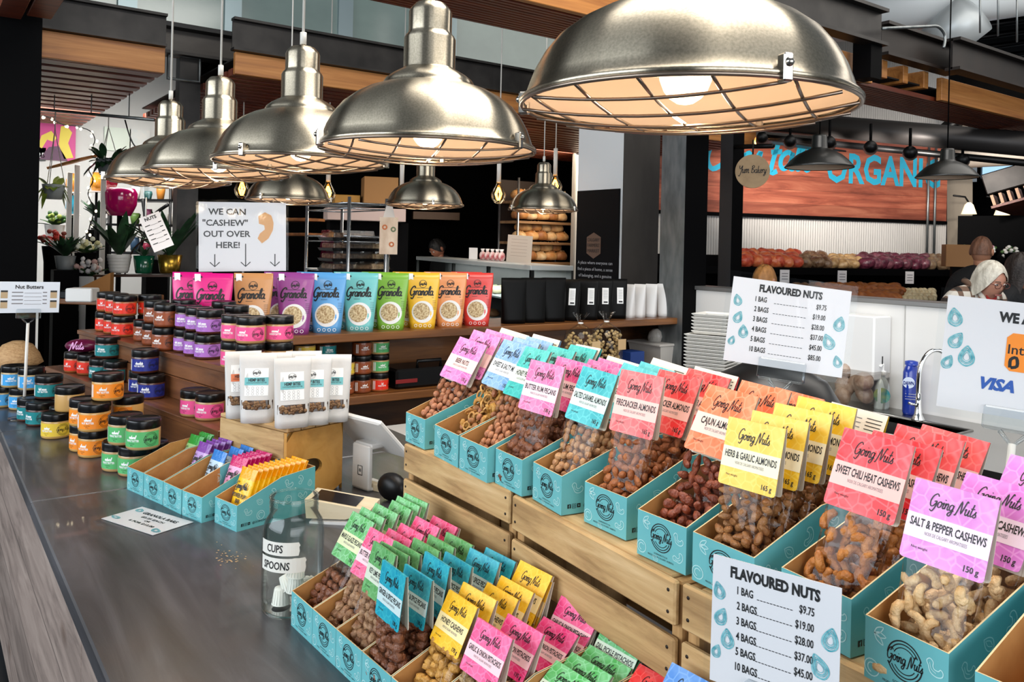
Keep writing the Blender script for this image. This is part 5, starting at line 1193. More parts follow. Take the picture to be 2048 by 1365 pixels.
# ------------------------------------------------------------------ price sheets
M_PAPER = mat('sheet_paper', '#dcd9da', .4); SLEEVE = clear('sleeve', '#fafcfd', .02, .06, wrinkle=(9, .12), blend=.06); M_SKETCH = mat('sketch_teal', '#3f96a3', .5, var=('#8cc6cb', 160, (1, 1, 1)))
ACR = clear('acrylic', '#f2f6f8', .06, .03, blend=.15)
def almond_art(b, x, y, s, f, rot=0):
    c_, s_ = math.cos(rot), math.sin(rot); T = lambda pts, k: [(x + (px * c_ - py * s_) * s * k, y + (px * s_ + py * c_) * s * k) for px, py in pts]
    o = [(0, 1), (-.35, .55), (-.58, 0), (-.5, -.5), (0, -.8), (.5, -.5), (.58, 0), (.35, .55), (0, 1)]
    for k, w_ in ((1, .13), (.78, .07), (.62, .1), (.42, .05)): b.ribbon(T(o, k), s * w_, M_SKETCH, f, 4)
def price_sheet(name, label, M_, W, Hh, stand=None, title='FLAVOURED NUTS'):
    t = thing(name, label, 'sign', M=M_)
    b = MB(); b.box(-W / 2, W / 2, 0, .0012, 0, Hh, M_PAPER); f = YZ(-.0005)
    b.text(title, .0, Hh * .86, Hh * .085, BLACK, f, bold=.045, xs=.72, fit=W * .70)
    rows = [('1 BAG', '$9.75'), ('2 BAGS', '$19.00'), ('3 BAGS', '$28.00'), ('4 BAGS', '$37.00'), ('5 BAGS', '$45.00'), ('10 BAGS', '$85.00')]
    for k, (a, c) in enumerate(rows):
        z = Hh * (.74 - k * .118); b.text(a, -W * .29, z, Hh * .062, BLACK, f, xs=.6, align='l', bold=.02); b.text(c, W * .31, z - Hh * .0, Hh * .062, BLACK, f, xs=.6, align='r', bold=.015)
        x = -W * .13
        while x < W * .15: b.ribbon([(x, z), (x + W * .018, z)], Hh * .006, BLACK, f, 1); x += W * .026
    for x, y, s, r in ((-.44, .72, .075, .3), (-.42, .52, .08, -.35), (-.36, .36, .085, .1), (-.45, .24, .06, -.3), (.43, .60, .095, -.15), (.36, .38, .10, .45), (.45, .17, .075, .3)): almond_art(b, W * x, Hh * y, Hh * s, f, r)
    b.build('sheet', t)
    e = W * .05; b = MB(); b.add([(-W / 2 - e, -.002, -e), (W / 2 + e, -.002, -e), (W / 2 + e, -.002, Hh + e), (-W / 2 - e, -.002, Hh + e)], [(0, 1, 2, 3)], SLEEVE); b.build('sleeve', t)
    if stand is not None: clip_stand(t, W, e, stand)
    return t
def clip_stand(t, W, e, drop):
    b = MB(); b.bbox(-W * .2, W * .2, -.007, .008, -e - .012, .016, ACR, .003); b.tube([(-.02, .002, -e - .012), (0, .002, -e - .035), (.02, .002, -e - .012)], .004, ACR, 8); b.build('clip', t)
    b = MB(); b.tube([(0, .002, -e - .03), (0, .002, -drop + .006)], .006, mat('stand_white', '#d8d4cc', .4), 10); b.build('stem', t)
    b = MB(); b.lathe([(0, -drop), (.055, -drop), (.055, -drop + .005), (.01, -drop + .008), (0, -drop + .008)], ACR, 28, Matrix.Translation((0, .002, 0))); b.build('foot', t)
def facing(p, yaw, lean=0.0):
    v = EYE - p; a = math.atan2(v.y, v.x) + PI / 2 + yaw
    return Matrix.Translation(p) @ Matrix.Rotation(a, 4, 'Z') @ Matrix.Rotation(-lean, 4, 'X')
# rear sheet: between the upper bags and the stacked trays
d = 1.46; c = atd(1563, 738, d); W = 228 * d / FPX; Hh = 172 * d / FPX
Mx = facing(c, .12, .12) @ Matrix.Rotation(math.radians(-6.5), 4, 'Y').inverted()
Mx = facing(c, .10, .10) @ Matrix.Rotation(math.radians(6.0), 4, 'Y')
price_sheet('price_sign', 'laminated nut price sheet on a clear stand behind the upper bags', Mx, W, Hh, c.z - ZC - .004)
# front sheet
d = .86; c = atd(1541, 1405, d); W = 262 * d / FPX; Hh = 262 * d / FPX
Mx = facing(c, -.36, .02)
price_sheet('price_sign', 'laminated nut price sheet in front of the crates at the bottom of the photo', Mx, W, Hh, c.z - ZC)
# card payment sheet at the right edge
d = 1.36; c = atd(2030, 838, d); W = 282 * d / FPX; Hh = 232 * d / FPX
Mx = facing(c, .10, .06) @ Matrix.Rotation(math.radians(4.5), 4, 'Y')
t = thing('payment_sign', 'laminated payment card sheet cut off by the right photo edge', 'sign', M=Mx)
b = MB(); b.box(-W / 2, W / 2, 0, .0012, 0, Hh, M_PAPER); f = YZ(-.0005); f2 = YZ(-.0009)
b.text('WE ACCEPT', .012, Hh * .82, Hh * .085, BLACK, f, bold=.05, xs=.8)
OR = mat('badge_orange', '#f08a24', .45); x0, x1, z0, z1 = -W * .10, W * .14, Hh * .40, Hh * .73; r_ = .008
b.prism([(x0 + r_, z0), (x1 - r_, z0), (x1, z0 + r_), (x1, z1 - r_), (x1 - r_, z1), (x0 + r_, z1), (x0, z1 - r_), (x0, z0 + r_)], 0, .0004, OR, lambda x, z, h: (x, -.0004 - h, z))
b.text('Interac', x0 + .003, Hh * .55, Hh * .085, BLACK, f2, align='l', bold=.01); b.ribbon([(x0 + .008, Hh * .43), (x0 + .008, Hh * .50), (x0 + .016, Hh * .52), (x0 + .018, Hh * .45), (x0 + .009, Hh * .43)], .005, BLACK, f2, 3)
b.text('VISA', -W * .13, Hh * .22, Hh * .10, mat('badge_blue', '#2b56a5', .45), f, align='c', bold=.05, shear=.28)
for dx, cc in ((.16, '#d8263c'), (.26, '#f0a030')):
    vs = [f(W * dx + Hh * .085 * math.cos(2 * PI * k / 28), Hh * .27 + Hh * .085 * math.sin(2 * PI * k / 28)) for k in range(28)]; b.add(vs, [tuple(range(28))], mat('disc_' + cc.strip('#'), cc, .45))
for x, y, s, r in ((-.44, .80, .09, .2), (-.42, .60, .085, -.5), (-.34, .47, .10, .0), (-.46, .40, .07, -.4)): almond_art(b, W * x, Hh * y, Hh * s, f, r)
b.build('sheet', t); e = W * .05; b = MB(); b.add([(-W / 2 - e, -.002, -e), (W / 2 + e, -.002, -e), (W / 2 + e, -.002, Hh + e), (-W / 2 - e, -.002, Hh + e)], [(0, 1, 2, 3)], SLEEVE); b.build('sleeve', t); clip_stand(t, W, e, c.z - ZC - .004)
# "over here" sheet above the granola
d = 3.97; c = atd(486, 543, d); W = 166 * d / FPX; Hh = 138 * d / FPX
t = thing('direction_sign', 'white sheet with three down arrows above the magenta and tan pouches', 'sign', M=facing(c, .0, 0) @ Matrix.Rotation(math.radians(-1.3), 4, 'Y'))
b = MB(); b.box(-W / 2, W / 2, 0, .0015, 0, Hh, M_PAPER); f = YZ(-.0006)
for s_, x, z in (('WE CAN', -.18, .82), ('"CASHEW"', -.20, .66), ('OUT OVER', -.18, .50), ('HERE!', -.17, .34)): b.text(s_, W * x, Hh * z, Hh * .09, BLACK, f, xs=1.05, bold=.025, fit=W * .54)
for x in (-.32, .03, .37):
    b.ribbon([(W * x, Hh * (.25 if x != .03 else .40)), (W * x, Hh * .07)], W * .012, BLACK, f, 1); b.ribbon([(W * (x - .055), Hh * .135), (W * x, Hh * .07), (W * (x + .055), Hh * .135)], W * .012, BLACK, f, 1)
o_ = [(-.5, .3), (-.55, .75), (-.1, 1), (.35, .8), (.5, .35), (.45, -.1), (.15, -.6), (-.3, -.9), (-.6, -.6), (-.45, -.3), (-.1, -.05), (-.15, .2)]
b.add([f(W * .27 + x * W * .17, Hh * .62 + y * Hh * .24) for x, y in o_], [tuple(range(12))], mat('cashew_print', '#d59a5c', .5)); b.build('sheet', t)
b = MB(); e = .012; b.add([(-W / 2 - e, -.002, -e * .3), (W / 2 + e, -.002, -e * .3), (W / 2 + e, -.002, Hh + e), (-W / 2 - e, -.002, Hh + e)], [(0, 1, 2, 3)], SLEEVE); b.build('sleeve', t)
b = MB(); b.tube([(0, .009, Hh * .4), (0, .009, ZS - c.z)], .005, M_GALV, 8); b.box(-.05, .05, -.03, .05, ZS - c.z, ZS - c.z + .004, M_GALV); b.build('stem', t)
# nut butter sheet at the far left
d = 3.3; c = atd(57, 626, d); W = 108 * d / FPX; Hh = 62 * d / FPX
t = thing('nut_butter_sign', 'small white nut butter price sheet on a clip stand at the far left', 'sign', M=facing(c, .15, 0) @ Matrix.Rotation(math.radians(1.2), 4, 'Y'))
b = MB(); b.box(-W / 2, W / 2, 0, .0015, 0, Hh, mat('sheet_cool', '#d7dde6', .3)); b.text('Nut Butters', 0, Hh * .78, Hh * .12, BLACK, f, bold=.03, fit=W * .5)
for k in range(4):
    z = Hh * (.66 - k * .12); b.ribbon([(-W * .28, z), (-W * .1, z)], .004, GREYINK, f, 1); b.ribbon([(-W * .08, z - .003), (W * .2, z - .003)], .0015, GREYINK, f, 1); b.ribbon([(W * .22, z), (W * .29, z)], .004, GREYINK, f, 1)
for x, z in ((-.40, .6), (-.40, .28), (.40, .6), (.40, .28)):
    b.add([f(W * x - .012, Hh * z - .016), f(W * x + .012, Hh * z - .016), f(W * x + .012, Hh * z + .008), f(W * x - .012, Hh * z + .008)], [(0, 1, 2, 3)], mat('print_tan', '#b59c78', .5)); b.add([f(W * x - .012, Hh * z + .008), f(W * x + .012, Hh * z + .008), f(W * x + .012, Hh * z + .015), f(W * x - .012, Hh * z + .015)], [(0, 1, 2, 3)], BLACK)
b.build('sheet', t); clip_stand(t, W, .012, c.z - ZC)
# tag hanging from the farthest counter lamp
dl = FPX * LD / 235; tp = atd(293, 372, dl - .12); t = thing('hanging_tag', 'tilted white price tag hanging by a clip from the farthest counter lamp', 'sign', M=facing(tp, .1, 0))
sc = (dl - .12) / FPX
b = MB(); b.bbox(-.010, .010, -.006, .006, -.045, .0, ACR, .002); b.tube([(0, 0, -.04), (0, 0, -62 * sc)], .0025, mat('tag_string', '#d9d6cf', .5), 6); b.build('clip', t)
Mr = Matrix.Translation((0, 0, -62 * sc)) @ Matrix.Rotation(math.radians(22), 4, 'Y').inverted(); Mr = Matrix.Translation((0, 0, -60 * sc)) @ Matrix.Rotation(math.radians(-24), 4, 'Y')
b = MB(); W, Hh = 40 * sc, 74 * sc; b.box(-W * .35, W * .65, 0, .001, -Hh, 0, M_PAPER, Mr); f = lambda x, z: Mr @ Vector((x, -.0006, z))
b.text('NUTS', W * .15, -Hh * .14, Hh * .09, BLACK, f, bold=.04, fit=W * .6)
for k in range(5): z = -Hh * (.27 + k * .13); b.ribbon([(-W * .25, z), (W * .0, z)], .003, BLACK, f, 1); b.ribbon([(W * .02, z - .002), (W * .38, z - .002)], .001, BLACK, f, 1); b.ribbon([(W * .4, z), (W * .56, z)], .003, BLACK, f, 1)
b.build('card', t)
# laminated sheet lying on the worktop
pl_ = [atz(x, y, ZC + .001) for x, y in ((196, 1036), (300, 1068), (393, 1049), (291, 1017))]
o = (pl_[0] + pl_[1] + pl_[2] + pl_[3]) / 4; xa = ((pl_[1] - pl_[0]) + (pl_[2] - pl_[3])); W = xa.length / 2; ya = ((pl_[3] - pl_[0]) + (pl_[2] - pl_[1])); Hh = ya.length / 2
Mx = frame((o.x, o.y, ZC + .0012), xa, ya)
t = thing('bar_price_sheet', 'laminated snack bar price sheet lying flat on the dark worktop', 'sign', M=Mx)
b = MB(); b.box(-W / 2, W / 2, -Hh / 2, Hh / 2, 0, .001, M_PAPER); f = lambda x, y: (-y * W / Hh * 1.0 if False else x, y, .0013)
# the writing runs along the short way, read from the far right
g = lambda x, y: (W * .5 * (-y), Hh * .5 * x, .0014)
g = lambda x, y: (x * W * .5, y * Hh * .5, .0014)
for s_, z, h in (('GRANOLA BARS', .42, .22), ('$2.25 EACH', .08, .15), ('OR', -.18, .13), ('6 FOR $12.00', -.48, .15)): b.text(s_, 0.1, z, h, BLACK, g, bold=.04, fit=1.3, xs=.8)
for x, y, s, r in ((-.78, .6, .2, .3), (-.8, -.55, .2, 1.2), (.8, -.6, .22, .6)): almond_art(b, x, y, s, g, r)
b.build('sheet', t); b = MB(); b.add([(-W / 2 - .012, -Hh / 2 - .012, .0022), (W / 2 + .012, -Hh / 2 - .012, .0022), (W / 2 + .012, Hh / 2 + .012, .0022), (-W / 2 - .012, Hh / 2 + .012, .0022)], [(0, 1, 2, 3)], SLEEVE); b.build('sleeve', t)

# ------------------------------------------------------------------ behind the upper row: trays, bin, tub, sink things
M_TRAY = mat('tray_white', '#dcd9d2', .5)
for k in range(26):
    q = atX(1425, 700, 3.36); z = ZK + k * .0175 + .001; b = MB(); wd = .115 if k < 20 else .098
    b.lathe([(wd * .86, 0), (wd * .9, .004), (wd, .013), (wd, .016), (wd * .97, .016), (wd * .86, .004)], M_TRAY, 4, Matrix.Rotation(PI / 4, 4, 'Z'), False); b.disc(wd * .86, .0005, M_TRAY, 4, Matrix.Rotation(PI / 4, 4, 'Z'))
    o = b.build('foam_tray', None, (q.x + (.0 if k < 20 else .02), q.y, z), (0, 0, .35)); o.scale = (1.38, 1.38, 1)
    tag(o, 'white foam tray in the tall stack left of the rear price sheet', 'tray', 'foam trays in the tall stack')
pb_ = atX(1540, 800, 2.45); b = MB(); b.lathe([(.0, .0), (.2, .0), (.22, .02), (.25, .62), (.26, .66), (.25, .70), (.19, .76), (.1, .79), (0, .80)], mat('bin_black', '#0b0a0b', .35), 40)
zt_ = atd(1530, 722, (pb_ - EYE).dot(FW)).z; o = b.build('swing_bin', None, (pb_.x, pb_.y, 0), None); o.scale = (1, 1, zt_ / .80); tag(o, 'black round bin with a domed lid behind the rear price sheet', 'bin')
# clear bags of granola under the shelf and white tub
M_GRAN = mat('granola_mix', '#a07f4e', .6, var=('#d8bd85', 70, (1, 1, 1)), bump=(120, .6))
for k, (px, py, lb) in enumerate(((1160, 705, 'knotted clear bag of granola hanging partly behind the blue topped bags'), (1212, 700, 'knotted clear bag of granola with a tan label under the back shelf'))):
    q = atY(px, py, YS - .12 + .02 * k); t = thing('granola_bag', lb, 'bag', (q.x, q.y, .0)); zc = q.z; hz = .155
    b = MB(); 
    for j in range(150):
        a, r, z = random.uniform(0, 6.28), random.uniform(.6, 1) , random.uniform(-1, .75); rad = .085 * math.sqrt(max(1 - (z * .8) ** 4, .05)); b.ell((rad * r * math.cos(a), rad * r * math.sin(a), zc + z * hz * .9), (.012, .010, .009), M_GRAN, rmat(), 6, 4)
    o = b.build('granola', t); o['kind'] = 'stuff'
    b = MB(); b.lathe([(0, zc - hz), (.07, zc - hz), (.095, zc - hz * .6), (.098, zc + .3 * hz), (.08, zc + .75 * hz), (.025, zc + hz * .98), (.012, zc + hz * 1.05), (.022, zc + hz * 1.2), (.05, zc + hz * 1.42)], FILM, 24); b.build('film', t)
    b = MB(); b.tube([(.012 * math.cos(a), .012 * math.sin(a), zc + hz * 1.05) for a in [2 * PI * i / 10 for i in range(10)]], .004, WHITE, 6, closed=True); b.build('tie', t)
    b = MB(); b.box(.0, .06, -.101, -.099, zc + .01, zc + .07, mat('tan_label', '#c9a97c', .6)); b.build('label', t)
    b = MB(); b.bbox(-.12, .12, -.12, .12, zc - hz - .04, zc - hz - .001, M_SHELFD, .003); b.build('stand_board', t); b = MB(); b.box(-.02, .02, -.02, .02, 0, zc - hz - .041, M_BLACK); b.build('stand_post', t)
q = atY(1335, 730, YS + .16); t = thing('storage_tub', 'white plastic tub of clear bags on the lower shelf', 'tub', (q.x + .05, YS + .17, .9135))
b = MB(); b.box(-.24, .24, -.13, .13, 0, .13, mat('tub_white', '#bdb9b3', .45), None, (-.02, -.02, -.015, -.015)); b.bbox(-.27, .27, -.15, .15, .125, .14, mat('tub_white', '#bdb9b3', .45), .003); b.build('tub', t)
b = MB()
for k in range(9): b.ell((random.uniform(-.2, .2), random.uniform(-.08, .08), .15 + random.uniform(0, .02)), (.06, .05, .035), mat('clear_sacks', '#b6b1aa', .25, bump=(40, .8)), rmat(), 10, 7)
b.build('bagged_goods', t)
q = atY(1262, 705, YS + .12); b = MB(); b.bbox(-.06, .06, -.06, .06, 0, .10, mat('carton_blue', '#1d3f86', .5), .003); tag(b.build('blue_carton', None, (q.x, YS + .12, .9135)), 'small blue carton beside the white tub under the shelf', 'carton')
# paper towel box on the half wall
dz0, dz1 = atX(1740, 752, XW).z, atX(1740, 628, XW).z; ya_ = atX(1700, 690, XW - .12).y; yb2 = atX(1750, 690, XW - .12).y
xa_ = XW - .16; pL = atX(1672, 690, xa_).y; pE = atX(1748, 690, xa_).y
t = thing('towel_dispenser', 'white paper towel dispenser on the white half wall', 'dispenser', (0, 0, 0))
b = MB(); b.bbox(xa_, XW - .0005, pE, pL, dz0, dz1, mat('dispenser_white', '#e3e2e0', .3), .008); b.build('case', t)
b = MB(); b.box(xa_ + .075, xa_ + .085, pE - .001, pE, dz0 + .08, dz0 + .12, BLACK); b.build('lock_slot', t)
# washing-up things on the sink counter
def onsink(px, py): p = atz(px, py, ZK); return (min(p.x, XW - .07), p.y)
p = onsink(1795, 812); t = thing('soap_bottle', 'clear hand soap bottle with a green and blue round label', 'bottle', (*p, ZK)); ks = (atz(1795, 812, ZK) - EYE).dot(FW) / FPX
b = MB(); b.lathe([(0, 0), (18 * ks, 0), (19 * ks, 4 * ks), (19 * ks, 42 * ks), (12 * ks, 56 * ks), (6 * ks, 62 * ks), (6 * ks, 68 * ks)], mat('soap_clear', '#c9d2cf', .15), 24, None, True, 1, .65); b.build('body', t)
b = MB(); b.lathe([(7 * ks, 66 * ks), (7 * ks, 74 * ks), (3 * ks, 75 * ks), (3 * ks, 88 * ks), (0, 88 * ks)], WHITE, 14); b.tube([(0, 0, 86 * ks), (-14 * ks, -3 * ks, 84 * ks)], 2.6 * ks, WHITE, 8); b.build('pump', t)
b = MB(); v = EYE - Vector((*p, ZK)); an = math.atan2(v.y, v.x) + PI / 2; Rz = Matrix.Rotation(an, 4, 'Z')
vs = [Rz @ Vector((15 * ks * math.cos(2 * PI * k / 20), -17 * ks, 28 * ks + 15 * ks * math.sin(2 * PI * k / 20))) for k in range(20)]; b.add(vs, [tuple(range(20))], mat('soap_label', '#2c7f86', .4, var=('#c7c43c', 14, (1, 1, 1)))); b.build('label', t)
p = onsink(1858, 824); t = thing('dish_soap', 'dark blue dish soap bottle behind the tap', 'bottle', (p[0], p[1] + .02, ZK)); ks = (atz(1858, 826, ZK) - EYE).dot(FW) / FPX
b = MB(); b.lathe([(0, 0), (19 * ks, 0), (21 * ks, 5 * ks), (22 * ks, 50 * ks), (21 * ks, 84 * ks), (15 * ks, 96 * ks), (12 * ks, 98 * ks), (0, 98 * ks)], mat('dish_blue', '#14308f', .2, coat=.3), 28, None, True, 1, .6); b.build('body', t)
b = MB(); b.lathe([(12 * ks, 97 * ks), (12 * ks, 104 * ks), (5 * ks, 106 * ks), (0, 106 * ks)], mat('dish_cap', '#1b3a9c', .3), 18); b.build('cap', t)
b = MB(); v = EYE - Vector((*p, ZK)); Rz = Matrix.Rotation(math.atan2(v.y, v.x) + PI / 2, 4, 'Z')
f = lambda x, z: Rz @ Vector((x * ks, -20 * ks, z * ks)); g = lambda x, z: Rz @ Vector((x * ks, -20.3 * ks, z * ks))
b.add([f(-4 + 11 * math.cos(2 * PI * k / 20), 64 + 11 * math.sin(2 * PI * k / 20)) for k in range(20)], [tuple(range(20))], mat('dish_white', '#c9d3e6', .4)); b.text('DAWN', -4, 60, 7, mat('dish_ink', '#12266e', .4), g, bold=.04, fit=19)
for k in range(3): b.ribbon([(-10, 42 - 5 * k), (10, 42 - 5 * k)], 1.6, mat('dish_gold', '#8c8fa8', .4), f, 1)
b.build('label', t)
p = onsink(1712, 814); t = thing('clear_bin', 'clear plastic bin of bagged biscuits at the left of the sink', 'bin', (p[0] - .06, p[1], ZK)); ks = (atz(1718, 818, ZK) - EYE).dot(FW) / FPX
b = MB(); b.box(-.10, .10, -.13, .13, .001, .19, clear('bin_clear', '#eceae6', .08, .12), None, (-.015, -.015, -.015, -.015)); b.build('bin', t)
b = MB()
for k in range(6): b.ell((random.uniform(-.05, .05), random.uniform(-.07, .07), .055 + .022 * k), (.05, .055, .04), mat('biscuit', '#8a6c58', .4, var=('#b9a491', 20, (1, 1, 1)), bump=(30, .8)), rmat(), 10, 7)
b.build('biscuits', t)
# ------------------------------------------------------------------ market hall beyond the half wall
M_RED = wood('red_plank', '#5e2a1e', '#9a513c', '#bd7458', axis=0, scale=2.2, stretch=9, rough=.55, plank=(2, .172), bump=.2)
M_CORR = mat('corrugated', '#a9a6a2', .4)
wa = atz(1390, 423, 2.10); wb = atz(1893, 443, 2.10); ux = wb - wa; ux.z = 0; WL = ux.length
MW = frame((wa.x, wa.y, 0), ux, Vector((0, 0, 1)).cross(ux))
b = MB(); nst = 150; Lw_ = WL + .05; x00 = -1.5
vs = []; 
for i in range(nst * 2 + 1):
    x = x00 + (Lw_ - x00) * i / (nst * 2); y = .05 + (.014 if i % 2 else 0)
    vs += [(x, y, 0), (x, y, 4.7)]
b.add(vs, [(2 * i, 2 * i + 2, 2 * i + 3, 2 * i + 1) for i in range(nst * 2)], M_CORR, MW)
b.box(x00, Lw_, .08, .16, 0, 4.7, M_CORR, MW); struct(b, 'wall_far')
t = thing('organic_sign', 'red plank board with blue lettering on the far corrugated wall', 'sign', M=MW)
b = MB(); b.bbox(x00 + .3, WL, .0, .045, 2.10, 3.32, M_RED, .003); b.build('plank_board', t)
b = MB(); b.bbox(x00 + .3, WL + .01, -.006, .046, 2.06, 2.10, M_BLACK, .002); b.build('bottom_trim', t)
iMW = MW.inverted()
def onwall(px, py): 
    d = ray(px, py); n_ = MW.to_3x3() @ Vector((0, 1, 0)); o = MW.translation; k = (o - EYE).dot(n_) / d.dot(n_); return iMW @ (EYE + d * k)
M_CYAN = mat('sign_cyan', '#2aa6c8', .45)
f = YZ(-.003); b = MB()
pA = onwall(1512, 385); pB = onwall(1608, 350)
def word_letters(s_, px0_, px1_, py, hpx, bold):
    P0 = onwall(px0_, py); P1 = onwall(px1_, py + .0); h = (onwall(px0_, py - hpx).z - P0.z)
    b.text(s_, P0.x, P0.z, h, M_CYAN, f, align='l', bold=bold, fit=P1.x - P0.x, xs=.8)
word_letters('ORGANIC', 1652, 1880, 362, 60, .03)
h = onwall(1530, 290).z - onwall(1530, 362).z
for s_, px, py in (('C', 1428, 338), ('a', 1462, 340), ('p', 1490, 340), ('i', 1514, 338), ('t', 1543, 347), ('a', 1570, 338), ('l', 1592, 340), ('l', 1610, 342)):
    P = onwall(px, py); b.script(s_, P.x, P.z, h * .95, M_CYAN, f, .15, n=4)
b.build('lettering', t)
for k, px in enumerate((1863, 1849)):
    P = onwall(px, 440); b = MB(); b.tube([MW @ Vector((P.x, -.05, 1.5)), MW @ Vector((P.x, -.05, 3.05))], .016, M_GALV, 8); tag(b.build('conduit_pipe'), 'thin %s vertical conduit over the right end of the red plank sign' % ('right' if k == 0 else 'left'), 'pipe')
# round dark beam in front, with spot lights under its rail
p0, p1 = atd(1520, 241, 8.2), atd(2250, 306, 6.6)
b = MB(); b.tube([p0, p1], .105, mat('beam_round', '#3a3736', .45, .5), 20); b.tube([p0 + Vector((0, 0, -.16)), p1 + Vector((0, 0, -.16))], .03, M_BLACKM, 8); tag(b.build('duct_beam'), 'long dark round duct above the red plank sign with a black rail', 'duct')
def spot(px, py, d, lab, aim=(0, 0)):
    p = atd(px, py, d); t = thing('track_spotlight', lab, 'spotlight', p, group='black track spotlights')
    v = MW @ Vector((onwall(px, 330).x, 0, 2.5)) - p; q = v.to_track_quat('Z', 'Y').to_matrix().to_4x4()
    b = MB(); b.lathe([(0, -.08), (.045, -.08), (.055, .0), (.06, .09), (.05, .09), (0, .07)], M_BLACKM, 18, q); b.build('head', t)
    b = MB(); b.tube([(0, 0, .03), (0, 0, .2)], .012, M_BLACK, 6); b.build('bracket', t)
    l = bpy.data.lights.new('track_spot', 'SPOT'); l.energy = 95; l.spot_size = 1.05; l.spot_blend = .8; l.color = (1, .92, .84); l.shadow_soft_size = .05
    o = bpy.data.objects.new('track_spot', l); COL.objects.link(o); o.location = p + v.normalized() * .12; o.rotation_euler = v.to_track_quat('-Z', 'Y').to_euler()
for k, (px, py) in enumerate(((1524, 276), (1580, 283), (1659, 285), (1741, 294), (1820, 305))): spot(px, py, 8.0 - .3 * k, 'black track spotlight, %s from the left over the red sign' % ordinal(k))
spot(1925, 320, 7.2, 'black track spotlight right of the red sign beside the enamel lamp')
# long two-tier produce stand
MS = frame((wa.x, wa.y, 0), ux, Vector((0, 0, 1)).cross(ux))
t = thing('produce_stand', 'black two-tier produce stand below the red plank sign', 'stand', M=MS)
za = 1.66 - (536 - 503) * 9.6 / FPX; zb = 1.66 - (597 - 503) * 9.0 / FPX
b = MB(); b.box(-1.2, WL + .1, -.95, -.35, za - .06, za - .02, M_BLACK); b.box(-1.2, WL + .1, -.97, -.95, za - .06, za + .015, M_BLACK); b.box(-1.2, WL + .1, -.36, -.34, 0, 1.6, M_BLACK); b.build('upper_shelf', t)
b = MB(); b.box(-1.2, WL + .1, -1.75, -.97, zb - .06, zb - .02, M_BLACK); b.box(-1.2, WL + .1, -1.77, -1.75, zb - .1, zb + .02, M_BLACK); b.build('lower_shelf', t)
b = MB(); b.box(-1.2, WL + .1, -1.7, -.4, 0, zb - .07, M_BLACK); b.build('base', t)
random.seed(11)
def on_stand(px, y): 
    """x along the stand at the row y for a picture column"""
    d = ray(px, 500); n_ = MS.to_3x3() @ Vector((0, 1, 0)); o = MS @ Vector((0, y, 0)); k = (o - EYE).dot(n_) / d.dot(n_); return (iMW @ (EYE + d * k)).x
def produce(kind, mats, px0_, px1_, y0, y1, z, n, r, lab, cat, grp, fn=None, rows=3):
    first = []
    for m in mats:
        b = MB(); b.ell((0, 0, 0), r, m, None, 12, 8, fn); o = b.build(kind); first.append(o)
    for k in range(n):
        v = k % rows; u = random.random(); y = y0 + (y1 - y0) * (v + .5) / rows; px = px0_ + (px1_ - px0_) * ((k // rows) + random.uniform(.1, .9)) / (n / rows)
        o = first[k] if k < len(first) else first[k % len(first)].copy()
        if k >= len(first): COL.objects.link(o)
        P = MS @ Vector((on_stand(px, y), y, z + r[2] * 1.0 + (rows - 1 - v) * 0 + v * r[2] * .45)); o.location = P; o.rotation_euler = (random.uniform(-.5, .5), random.uniform(-.4, .4), random.uniform(0, 6.28)); tag(o, lab, cat, grp)
def bagfn(p): return Vector((p.x * (1 + .12 * math.sin(p.y * 5)), p.y, p.z * (1 + .1 * math.sin(p.x * 6))))
PB_ = lambda n, a, c: mat(n, a, .3, var=(c, 22, (1, 1, 1)), bump=(30, .6))
produce('apple_bag', [PB_('bag_red', '#a8321f', '#d9694a'), PB_('bag_orange', '#c4562f', '#e08c5c')], 1484, 1600, -.92, -.45, za, 21, (.11, .08, .075), 'clear bag of red apples on the upper tier of the produce stand', 'bag', 'apple bags on the produce stand', bagfn)
produce('pear_bag', [PB_('bag_dark', '#5a3a26', '#a08264')], 1604, 1652, -.92, -.45, za, 9, (.10, .08, .07), 'clear bag of brown pears on the upper tier of the produce stand', 'bag', 'pear bags on the produce stand', bagfn)
produce('potato_bag', [PB_('bag_tan', '#9a7448', '#c9a878')], 1656, 1718, -.92, -.45, za, 12, (.10, .08, .06), 'clear bag of small tan potatoes on the upper tier of the produce stand', 'bag', 'potato bags on the produce stand', bagfn)
produce('beet_bag', [PB_('bag_purple', '#3f1524', '#6e3344'), PB_('bag_purple_b', '#4a1c2c', '#83505a')], 1722, 1850, -.92, -.45, za, 24, (.11, .08, .07), 'clear bag of purple beets on the upper tier of the produce stand', 'bag', 'beet bags on the produce stand', bagfn)
produce('celeriac', [PB_('root_tan', '#6b5440', '#8f7a60')], 1856, 1900, -.92, -.45, za, 8, (.085, .08, .07), 'rough brown celery root at the right end of the produce stand', 'vegetable', 'celery roots on the produce stand', bagfn)
produce('sweet_potato', [mat('sweet_potato', '#8c4a1c', .6, var=('#a9642f', 14, (1, 1, 1))), mat('sweet_potato_b', '#9c5c22', .6, var=('#70380f', 14, (1, 1, 1)))], 1640, 1800, -1.72, -1.05, zb, 60, (.115, .055, .055), 'orange-brown sweet potato heaped on the lower tier of the produce stand', 'vegetable', 'sweet potatoes on the produce stand', lambda p: Vector((p.x, p.y * (1 - .25 * p.x), p.z)), 4)
produce('onion', [mat('white_onion', '#cdb78c', .45, var=('#e2d3ad', 20, (1, 1, 1)))], 1798, 1872, -1.72, -1.05, zb, 36, (.042, .042, .04), 'pale onion heaped on the lower tier of the produce stand', 'vegetable', 'onions on the produce stand', None, 4)
